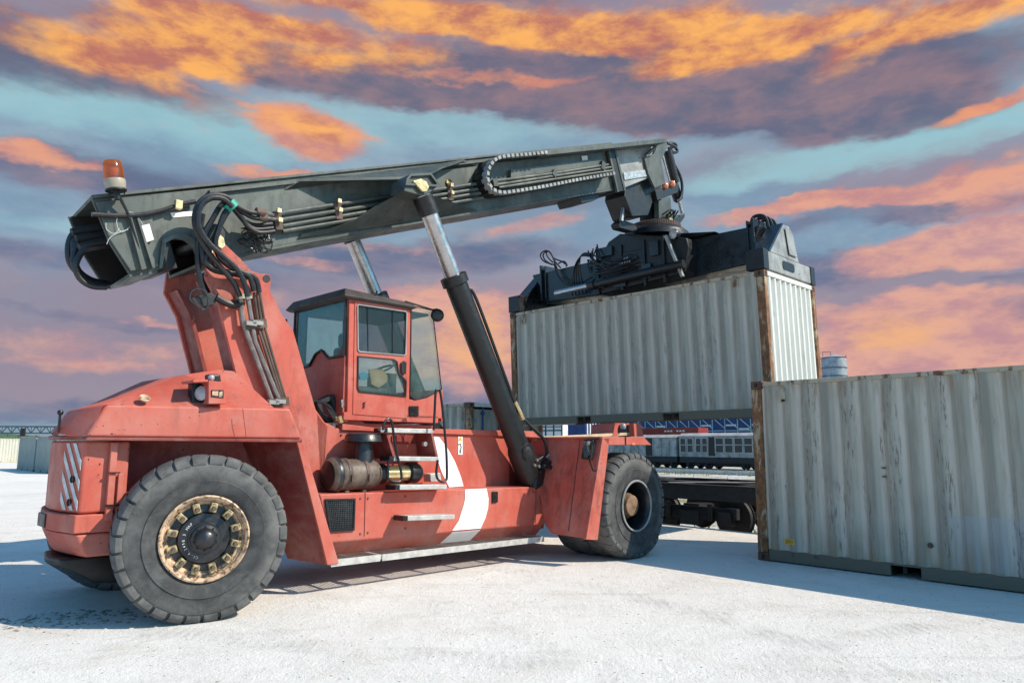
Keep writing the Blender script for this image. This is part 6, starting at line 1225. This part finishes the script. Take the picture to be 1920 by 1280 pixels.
# sprung hose loops on the left beam
for q in ([(0.856, 0.62, 3.678), (0.584, 0.62, 3.801), (0.47, 0.62, 3.949), (0.536, 0.62, 4.041), (0.682, 0.62, 4.041), (0.81, 0.62, 3.916), (0.903, 0.62, 3.67), (0.934, 0.62, 3.513)], [(0.808, 0.62, 3.686), (0.616, 0.62, 3.821), (0.552, 0.62, 3.961), (0.649, 0.62, 4.034), (0.778, 0.62, 3.972), (0.904, 0.62, 3.746), (1.06, 0.62, 3.569)], [(0.808, 0.66, 3.745), (0.681, 0.66, 3.869), (0.616, 0.66, 4.009), (0.714, 0.66, 4.018), (0.841, 0.66, 3.841), (1.061, 0.66, 3.727), (1.184, 0.66, 3.631)], [(0.888, 0.6, 3.695), (0.981, 0.6, 3.402), (1.196, 0.6, 3.169), (1.529, 0.6, 3.071), (1.853, 0.6, 3.072)], [(0.92, 0.6, 3.689), (1.074, 0.6, 3.362), (1.319, 0.6, 3.2), (1.678, 0.6, 3.146), (1.942, 0.6, 3.203)], [(0.966, 0.66, 3.693), (1.123, 0.66, 3.717), (1.215, 0.66, 3.626), (1.184, 0.66, 3.581)]):
    b = MB(); b.tube(smooth_path(q, 6), .018, 6); b.build('hydraulic_hose', 'rubber_hose', SP)
# extension ram
b = MB(); b.cyl(*[(1.252, 0.16, 2.893), (2.201, 0.16, 2.924)], .06, 16); b.build('ram_rod', 'chrome', SP)
b = MB(); b.cyl(*[(2.173, 0.16, 2.916), (4.432, 0.16, 2.996)], .085, 16); b.lathe([(0, 0), (.11, 0), (.11, .16), (0, .16)], [(2.173, 0.16, 2.916)][0], (1, 0, .02), 18); b.build('ram_barrel', 'black_paint', SP)
def end_frame(x, sg):
    b = MB(); b.box((x, CW / 2, H + .19), (.26, CW - .02, .34)); e = b.build('end_beam', 'worn_grey' if sg > 0 else 'spreader_paint', SP, bevel=.02)
    for yv in (.10, CW - .10):
        b = MB(); b.box((x - sg * .02, yv, H + .19), (.34, .22, .37)); b.build('twistlock_housing', 'black_paint', SP, bevel=.015)
        b = MB(); b.cyl((x + sg * .02, yv, H - .06), (x + sg * .02, yv, H + .05), .035, 10); b.build('twistlock', 'steel', SP)
    xo = x + sg * .135
    b = MB(); b.prism([(xo - sg * .02, .28, H + .37), (xo - sg * .02, 1.0, H + 1.00), (xo - sg * .02, 1.35, H + 1.02), (xo - sg * .02, 1.52, H + .90), (xo - sg * .02, 1.72, H + .37)], (-sg * .03, 0, 0)); pl_ = b.build('end_plate', 'spreader_paint' if sg < 0 else 'worn_grey', SP, bevel=.008)
    b = MB(); b.prism([(xo, .26, H + .37), (xo, .98, H + 1.01), (xo, 1.04, H + 1.01), (xo, .34, H + .37)], (-sg * .28, 0, 0)); b.build('end_flange', 'spreader_paint', SP)
    b = MB(); b.prism([(xo + sg * .001, 1.08, H + .95), (xo + sg * .001, 1.40, H + .91), (xo + sg * .001, 1.58, H + .45), (xo + sg * .001, 1.20, H + .45)], (sg * .012, 0, 0)); b.build('end_cover', 'worn_grey', pl_, bevel=.008)
    b = MB(); b.prism([(xo + sg * .002, .92 + .07 * math.cos(a) + (.42 if math.cos(a) > 0 else 0), H + .2 + .085 * math.sin(a)) for a in [2 * math.pi * (i + .5) / 12 for i in range(12)]], (sg * .004, 0, 0)); b.build('end_slot', 'black_paint', e)
    b = MB(); b.box((x - sg * .30, 1.22, H + .72), (.05, 1.15, .85)); b.box((x - sg * .42, 1.22, H + .72), (.03, 1.1, .8)); b.each('end_rib', 'spreader_paint', SP, bevel=.01)
end_frame(CL - .13, 1); end_frame(.13, -1)
for k2 in range(3):
    q = [(CL - .55, .85 + .2 * k2, H + 1.0), (CL - .5, .9 + .2 * k2, H + 1.22), (CL - .3, .95 + .2 * k2, H + 1.18), (CL - .25, 1.0 + .2 * k2, H + .8)]
    b = MB(); b.tube(smooth_path(q, 6), .035, 7); b.build('hydraulic_hose', 'rubber_hose', SP)

# ------------------------------------------------------------------ railway
def rail_line(n, t0, t1, z, top='rail_steel'):
    b = MB(); a, c = along(t0, n, z), along(t1, n, z); b.beam((a[0], a[1], z + .0), (c[0], c[1], z), .07, .04); b.beam((a[0], a[1], z - .08), (c[0], c[1], z - .08), .03, .14); b.beam((a[0], a[1], z - .15), (c[0], c[1], z - .15), .14, .03); return b
def track(n, t0, t1, z, name, label):
    T = thing(name, label, 'railway track', along(0, n, z - .2))
    T.location = (0, 0, 0)
    for d in (-.75, .75): rail_line(n + d, t0, t1, z).build('rail', 'rail_steel', T)
    b0 = MB(); a = along(0, n - 1.25, z - .24); c = along(0, n + 1.25, z - .24); b0.beam(a, c, .24, .14); s0 = b0.build('sleeper', 'sleeper_brown', T)
    k = int((t1 - t0) / .7)
    for i in range(k):
        s = s0 if i == 0 else s0.copy()
        if i: COL.objects.link(s); s.parent = T
        s.location = TD * (t0 + i * .7)
track(EDGE + 1.75, -110, 22, -.34, 'railway_track', 'railway track below the flat wagon beside the lot edge')
track(43.2, -66, 10, -.02, 'railway_track', 'shiny railway track between the flat wagon and the old carriages')
# flat wagon beside the lot
FW = thing('flat_wagon', 'empty black flat wagon standing on the track beside the lot edge', 'rail wagon', along(0, EDGE + 1.75, -.3), (0, 0, math.atan2(TD.y, TD.x)))
def wagon_frame(root, x0, x1, zd, mat, halfw=1.3, bog=(2.2,)):
    b = MB()
    for s in (-1, 1): b.box(((x0 + x1) / 2, s * halfw, zd - .16), (x1 - x0, .09, .32)); b.box(((x0 + x1) / 2, s * halfw, zd - .005), (x1 - x0, .2, .015))
    b.box(((x0 + x1) / 2, 0, zd - .2), (x1 - x0, .4, .38)); b.build('side_sill', mat, root)
    x = x0 + .3
    while x < x1:
        b = MB(); b.box((x, 0, zd - .12), (.14, 2 * halfw - .1, .2)); b.build('cross_member', mat, root); x += 1.6
def bogie(root, x, zr):
    b = MB()
    for s in (-1, 1): b.box((x, s * 1.0, zr + .52), (2.3, .12, .22)); b.box((x, s * 1.0, zr + .38), (.5, .16, .3)); b.prism([(x - 1.1, s * 1.0 - .06, zr + .62), (x + 1.1, s * 1.0 - .06, zr + .62), (x + .7, s * 1.0 - .06, zr + .36), (x - .7, s * 1.0 - .06, zr + .36)], (0, .12, 0))
    b.box((x, 0, zr + .55), (.4, 2.0, .25)); bo = b.build('bogie', 'wagon_black', root)
    for dx in (-.9, .9):
        b = MB(); b.cyl((x + dx, -.8, zr + .42), (x + dx, .8, zr + .42), .08, 12)
        for s in (-1, 1): b.lathe([(0, -.07), (.3, -.07), (.36, -.05), (.42, -.05), (.42, .05), (.45, .06), (.45, .075), (0, .075)], (x + dx, s * .76, zr + .42), (0, -s, 0), 28); b.box((x + dx, s * 1.02, zr + .42), (.28, .2, .26))
        b.build('wheelset', 'wagon_black', bo)  # wheels coloured black to carry the shade under the wagon
    for dx in (-.55, .55):
        b = MB(); b.tube([(x + dx, -1.08, zr + .35), (x + dx, -1.08, zr + .7)], .07, 10); b.build('spring', 'wagon_black', bo)
wagon_frame(FW, -20.0, 2.0, 1.13, 'wagon_black')
for bx in (-17.5, -9.6, -.6): bogie(FW, bx, .02)
for bx in (-12.2, -11.4):
    b = MB(); b.box((bx, -.9, .7), (.5, .5, .5)); b.build('brake_box', 'wagon_black', FW, bevel=.03)
b = MB(); b.tube([(-8.3, -1.15, .9), (-7.2, -1.15, .55), (-5.8, -1.15, .62)], .05, 8); b.build('brake_rod', 'wagon_black', FW)
b = MB()
for i in range(4): b.beam((-13 + i * 3, -1.25, 1.14), (-11.2 + i * 3, 1.2, 1.14), .16, .012)
b.build('deck_strap', 'worn_grey', FW)
# dark wagon far left on the same track
FW2 = thing('flat_wagon', 'distant dark open wagon on the track at the far left', 'rail wagon', along(-92, EDGE + 1.75, -.7), (0, 0, math.atan2(TD.y, TD.x)))
wagon_frame(FW2, -6, 6, 1.2, 'wagon_black'); b = MB(); b.box((0, 0, 1.5), (11.8, 2.5, .5)); b.build('load_bed', 'rust_steel', FW2); bogie(FW2, -4, .02); bogie(FW2, 4, .02)
# grass tufts by the tracks
gr = MB(); random.seed(21)
for i in range(5200):
    t = random.uniform(-52, 6); n = random.choice([random.uniform(15.8, 20), random.uniform(30, 42), random.uniform(40, 42.5), random.uniform(45, 50)])
    if math.sin(t * .9 + n) + math.sin(t * .37 - n * .8) < .55: continue
    p = Vector(along(t, n, 0)); p.z = BED(p.x, p.y); h = random.uniform(.08, .34); a = random.uniform(0, 6.28); dx = Vector((math.cos(a), math.sin(a), 0)) * .03; ln = Vector((random.uniform(-.1, .1), random.uniform(-.1, .1), h))
    gr.add([p - dx, p + dx, p + ln], [(0, 1, 2)])
gr.build('grass', 'grass_mix', smooth=0, kind='stuff')

# ------------------------------------------------------------------ background carriages and stores
yaw_t = math.atan2(TD.y, TD.x)
def box_carriage(t, n, L, hgt, z0, name, label, mat, kind):
    o = thing(name, label, 'rail carriage', along(t, n, -.2), (0, 0, yaw_t))
    b = MB(); b.box((0, 0, z0 + hgt / 2), (L, 2.6, hgt)); body = b.build('carriage_body', mat, o, bevel=.03)
    b = MB(); b.loft([[(-L / 2 - .05, -1.36, z0 + hgt), (L / 2 + .05, -1.36, z0 + hgt), (L / 2 + .05, 1.36, z0 + hgt), (-L / 2 - .05, 1.36, z0 + hgt)], [(-L / 2 - .05, -.8, z0 + hgt + .25), (L / 2 + .05, -.8, z0 + hgt + .25), (L / 2 + .05, .8, z0 + hgt + .25), (-L / 2 - .05, .8, z0 + hgt + .25)]]); b.build('roof', 'roof_grey', o)
    b = MB(); b.box((0, 0, z0 - .25), (L, 2.5, .45)); b.box((0, 0, z0 - .55), (L * .8, 1.6, .4)); b.build('underframe', 'wagon_black', o)
    for x in (-L / 2 + 1.6, L / 2 - 1.6): bogie(o, x, -.02)
    if kind == 'windows':
        x = -L / 2 + .12
        for w, g in ((.62, .08), (.62, .22), (.56, .06), (.56, .72), (.8, .06), (.8, .06), (.8, .06), (.8, .06)):
            if x + w > L / 2 - .2: break
            b = MB(); b.frame([(x, -1.31, z0 + .35), (x + w, -1.31, z0 + .35), (x + w, -1.31, z0 + hgt - .15), (x, -1.31, z0 + hgt - .15)], (0, -.04, 0), .06); b.box((x + w / 2, -1.33, z0 + hgt * .58), (w, .04, .07)); f = b.build('window', 'frame_grey', o)
            b = MB(); b.prism([(x, -1.303, z0 + .35), (x + w, -1.303, z0 + .35), (x + w, -1.303, z0 + hgt - .15), (x, -1.303, z0 + hgt - .15)], (0, -.004, 0)); b.build('pane', 'hub_black', f); x += w + g
        b = MB(); b.box((-L / 2 + 3.20, -1.31, z0 + hgt / 2), (.55, .03, hgt - .2)); b.build('door_opening', 'wagon_black', o)
    else:
        x = -L / 2 + .6
        while x < L / 2:
            b = MB(); b.box((x, -1.32, z0 + hgt / 2), (.09, .06, hgt)); b.build('wall_rib', 'wagon_white', o); x += .85
        b = MB(); b.box((L * .18, -1.32, z0 + hgt / 2), (.8, .04, hgt - .1)); b.build('door_opening', 'wagon_black', o)
box_carriage(-33.3, 52.6, 8.4, 1.72, .95, 'passenger_carriage', 'old white carriage with rows of grimy windows at right', 'wagon_white', 'windows')
box_carriage(-42.3, 52.6, 9.0, 1.62, .95, 'box_carriage', 'pale ribbed box carriage left of the windowed carriage', 'wagon_white', 'box')
box_carriage(-52.3, 52.6, 9.6, 1.62, .95, 'box_carriage', 'pale box carriage seen over the front tyre of the machine', 'container_grey', 'box')
b = None
def far_container(t, n, z, L, mat, label, endmat=None, end_lattice=False):
    o = thing('shipping_container', label, 'shipping container', along(t, n, z), (0, 0, yaw_t))
    b = MB(); b.box((0, 0, 1.3), (L - .3, 2.34, 2.5)); b.build('container_body', mat, o)
    pr = corr(L, .15, .04, .3); 
    for y, sg in ((-1.21, 1), (1.21, -1)):
        b = MB(); vs = []; fs = []
        for s, d in pr: vs += [(s - L / 2, y + sg * (.04 - d), .12), (s - L / 2, y + sg * (.04 - d), 2.5)]
        for i in range(len(pr) - 1): fs.append((2 * i, 2 * i + 2, 2 * i + 3, 2 * i + 1))
        b.add(vs, fs); b.build('side_panel', mat, o, smooth=0)
    b = MB()
    for x in (-L / 2 + .08, L / 2 - .08):
        for y in (-1.15, 1.15): b.box((x, y, 1.3), (.16, .14, 2.59))
    b.each('corner_post', mat, o)
    b = MB()
    for y in (-1.17, 1.17): b.box((0, y, 2.55), (L - .3, .09, .09)); b.box((0, y, .08), (L - .3, .09, .15))
    b.each('rail', mat, o)
    if endmat:
        b = MB(); b.box((L / 2 - .02, 0, 1.3), (.08, 2.1, 2.4)); b.build('end_panel', endmat, o)
    if end_lattice:
        for i in range(4):
            b = MB(); b.box((L / 2 + .04, -.9 + i * .6, 1.3), (.04, .22, 2.3)); b.build('lock_rod', 'far_white', o)
    return o
oR = far_container(-68.4, 91.2, 1.78, 12.2, 'container_red', 'long maroon container stacked behind the old carriages', 'far_red')
b = MB()
for i in range(7):
    if i == 3: continue
    b.box((.2 + i * .55, -1.235, 2.1), (.36, .02, .22))
b.build('side_lettering', 'far_white', oR)
oR['label'] = 'long maroon container stacked behind the old carriages'
_s = far_container(-68.4, 91.2, -.26, 12.2, 'container_grey', 'grey container beneath the long maroon container'); _s.scale = (1, 1, .785)
far_container(-77.2, 80, 2.95, 6.06, 'container_blue', 'dark blue container seen below the lifted container at left', 'blue_panel', True)
far_container(-71.0, 81.4, 2.9, 2.4, 'container_red', 'short red container beside the dark blue container')
_s = far_container(-77.2, 80, -.26, 6.06, 'container_grey', 'grey container beneath the dark blue container'); _s.scale = (1, 1, 1.235)
_s = far_container(-71.0, 81.4, -.26, 2.4, 'container_grey', 'small grey container beneath the short red container'); _s.scale = (1, 1, 1.215)
# blue storage hall with white bracing
BH = thing('storage_hall', 'long blue storage hall with white diagonal braces in the background', 'storage building', along(-78, 100, -.7), (0, 0, yaw_t))
b = MB(); b.box((0, 6, 3.7), (60, 12, 7.4)); b.build('wall', 'blue_panel', BH)
b = MB(); b.box((0, 6, 7.55), (61, 13, .3)); b.build('roof', 'silo_grey', BH)
for i in range(27):
    x = -29 + i * 2.25
    b = MB(); b.box((x, -.08, 3.6), (.13, .14, 7.0)); b.build('brace_post', 'brace_teal', BH)
    b = MB(); b.beam((x, -.10, 6.9), (x + 2.25, -.10, 5.1), .10, .10, (0, 1, 0)); b.build('diagonal_brace', 'far_white', BH)
    if i > 18 or i % 4 == 1:
        b = MB(); b.box((x + 1.1, -.10, 5.6 if i % 2 else 5.0), (1.8, .08, .28)); b.build('white_panel', 'far_white', BH)
b = MB(); b.box((0, -.12, 4.75), (60, .1, .14)); b.build('rail', 'brace_teal', BH)
# pale shed with dark posts
PS_ = thing('pale_shed', 'pale shed with dark posts glimpsed behind the lift cylinder foot', 'shed', along(-74.3, 70, -.7), (0, 0, yaw_t))
b = MB(); b.box((0, .5, 3.2), (8.2, 1.0, 6.4)); b.build('wall', 'far_white', PS_)
for i in range(6):
    b = MB(); b.box((-4.0 + i * 1.6, -.05, 3.2), (.16, .1, 6.4)); b.build('post', 'wagon_black', PS_)
b = MB(); b.box((0, -.06, 4.9), (8.2, .08, .12)); b.box((0, -.06, 4.4), (8.2, .08, .18)); b.each('cross_rail', 'bridge_teal', PS_)
# silo
SL = thing('storage_silo', 'grey banded storage silo rising behind the standing container', 'silo', (53.8, 120, -.7))
b = MB(); b.lathe([(1.95, 0), (1.95, 17.0), (0, 17.0)], (0, 0, 0), (0, 0, 1), 32); b.build('shell', 'silo_grey', SL)
b = MB(); b.lathe([(2.05, 0), (.3, .62), (0, .62)], (0, 0, 17.0), (0, 0, 1), 32); b.build('roof', 'silo_grey', SL)
for z in (12.6, 13.9, 15.25, 16.95): 
    b = MB(); b.lathe([(1.96, 0), (2.02, 0), (2.02, .10), (1.96, .10)], (0, 0, z), (0, 0, 1), 32); b.build('hoop', 'hub_black', SL)
b = MB(); b.tube([(-1.9, -.3, 17.1), (-1.9, -.3, 18.0), (-.8, -.8, 18.0), (-.8, -.8, 17.2)], .05, 6); b.tube([(1.95, -.3, 16.9), (1.95, -.3, 17.5)], .05, 6); b.build('railing', 'bark', SL)

# ------------------------------------------------------------------ far left
def simple_container(name, label, loc, rz, mat, sc=1.0):
    o = thing(name, label, 'shipping container', loc, (0, 0, rz)); container(o, mat, mat, mat, mat, mat, detail=False); o.scale = (sc, sc, sc); return o
simple_container('shipping_container', 'grey green container on the lot, its corner post nearest the cream container', (-39.4, 58.4, -.42), R(-46.5), 'container_grey')
simple_container('shipping_container', 'grey green container half hidden by the red counterweight', (-35.05, 53.9, -.42), R(-46.5), 'container_grey')
simple_container('shipping_container', 'distant cream container cut by the left picture edge', (-57.9, 75.7, -.42), R(45), 'container_cream')
# signal post
SG = thing('railway_signal', 'slim striped railway signal post beside the distant wagon', 'railway signal', (-67.1, 100, -.6))
for i in range(8):
    b = MB(); b.cyl((0, 0, i * .42), (0, 0, i * .42 + .42), .09, 8); b.build('post_band', 'far_white' if i % 2 else 'signal_red', SG)
b = MB(); b.box((0, 0, 3.75), (.6, .3, 1.1)); b.build('signal_head', 'black_paint', SG, bevel=.03)
# truss bridge
TB = thing('truss_bridge', 'long steel truss bridge crossing the far left horizon', 'bridge', (-120, 150, 0), (0, 0, R(0)))
b = MB()
for z in (3.75, 5.1): b.box((0, 0, z), (130, .25, .26)); b.box((0, 2, z), (130, .25, .26))
b.each('chord', 'bridge_teal', TB)
b0 = MB(); b0.beam((0, 0, 3.75), (1.0, 0, 5.1), .15, .15, (0, 1, 0)); b0.beam((1.0, 0, 5.1), (2.0, 0, 3.75), .15, .15, (0, 1, 0)); b0.box((0, 0, 4.4), (.1, .1, 1.3)); d0 = b0.build('truss_panel', 'bridge_teal', TB)
for i in range(65):
    q = d0 if i == 0 else d0.copy()
    if i: COL.objects.link(q); q.parent = TB
    q.location = (-65 + 2 * i, 0, 0)
for x in (-60, -30, 5, 30, 60):
    b = MB(); b.box((x, 1, 1.4), (.5, .6, 4.0)); b.build('pier', 'bridge_teal', TB)
# trees
def tree(x, y, h, w, label, seed, z=-1.5):
    random.seed(seed); o = thing('tree', label, 'tree', (x, y, z), group='trees beyond the tracks')
    b = MB(); b.tube([(0, 0, 0), (.1, 0, h * .3), (0, .1, h * .6)], [.22, .16, .08], 8)
    for i in range(5):
        a = i * 1.25; b.tube([(0, 0, h * (.2 + .06 * i)), (math.cos(a) * w * .3, math.sin(a) * w * .3, h * (.45 + .07 * i))], [.09, .03], 6)
    b.build('trunk', 'bark', o)
    b = MB(); cl = [(random.uniform(-.36, .36) * w, random.uniform(-.36, .36) * w, h * random.uniform(.25, .82), random.uniform(.16, .30) * w) for _ in range(16)]
    for i in range(2600):
        c = random.choice(cl); v = Vector((random.gauss(0, 1), random.gauss(0, 1), random.gauss(0, .8))).normalized() * c[3] * random.uniform(.6, 1.05); p = Vector(c[:3]) + v
        s = random.uniform(.10, .22); a = Vector((random.uniform(-1, 1), random.uniform(-1, 1), random.uniform(-1, 1))).normalized() * s; d = Vector((random.uniform(-1, 1), random.uniform(-1, 1), random.uniform(-1, 1))).normalized() * s
        b.add([p, p + a, p + a + d, p + d], [(0, 1, 2, 3)])
    b.build('crown', 'leaf_green', o, smooth=0)
tree(-75, 100, 3.8, 5, 'round green tree above the distant cream container', 1); tree(-69, 102, 4.0, 6, 'broad dark green tree left of the signal post', 2); tree(-62, 98, 3.7, 5.5, 'bushy green tree right of the signal post', 3); tree(-56, 99, 3.2, 5, 'low green tree above the grey green container', 4)
tree(-82, 104, 3.4, 6, 'green tree at the left picture edge', 5)
b = MB(); random.seed(5); vs = []; fs = []; m_ = 60
for i in range(m_ + 1):
    a = R(-75 + 150 * i / m_); rr = 900; hgt = 7 + 3 * math.sin(i * .5) + 3 * math.sin(i * 1.3)
    for (q, z) in ((rr - 80, -2), (rr, hgt * .8), (rr + 60, hgt), (rr + 200, -2)): vs.append((q * math.sin(a), q * math.cos(a), z))
for i in range(m_):
    for j in range(3): fs.append((i * 4 + j, (i + 1) * 4 + j, (i + 1) * 4 + j + 1, i * 4 + j + 1))
o = MB().add(vs, fs).build('hills', 'hill_green'); o['kind'] = 'structure'
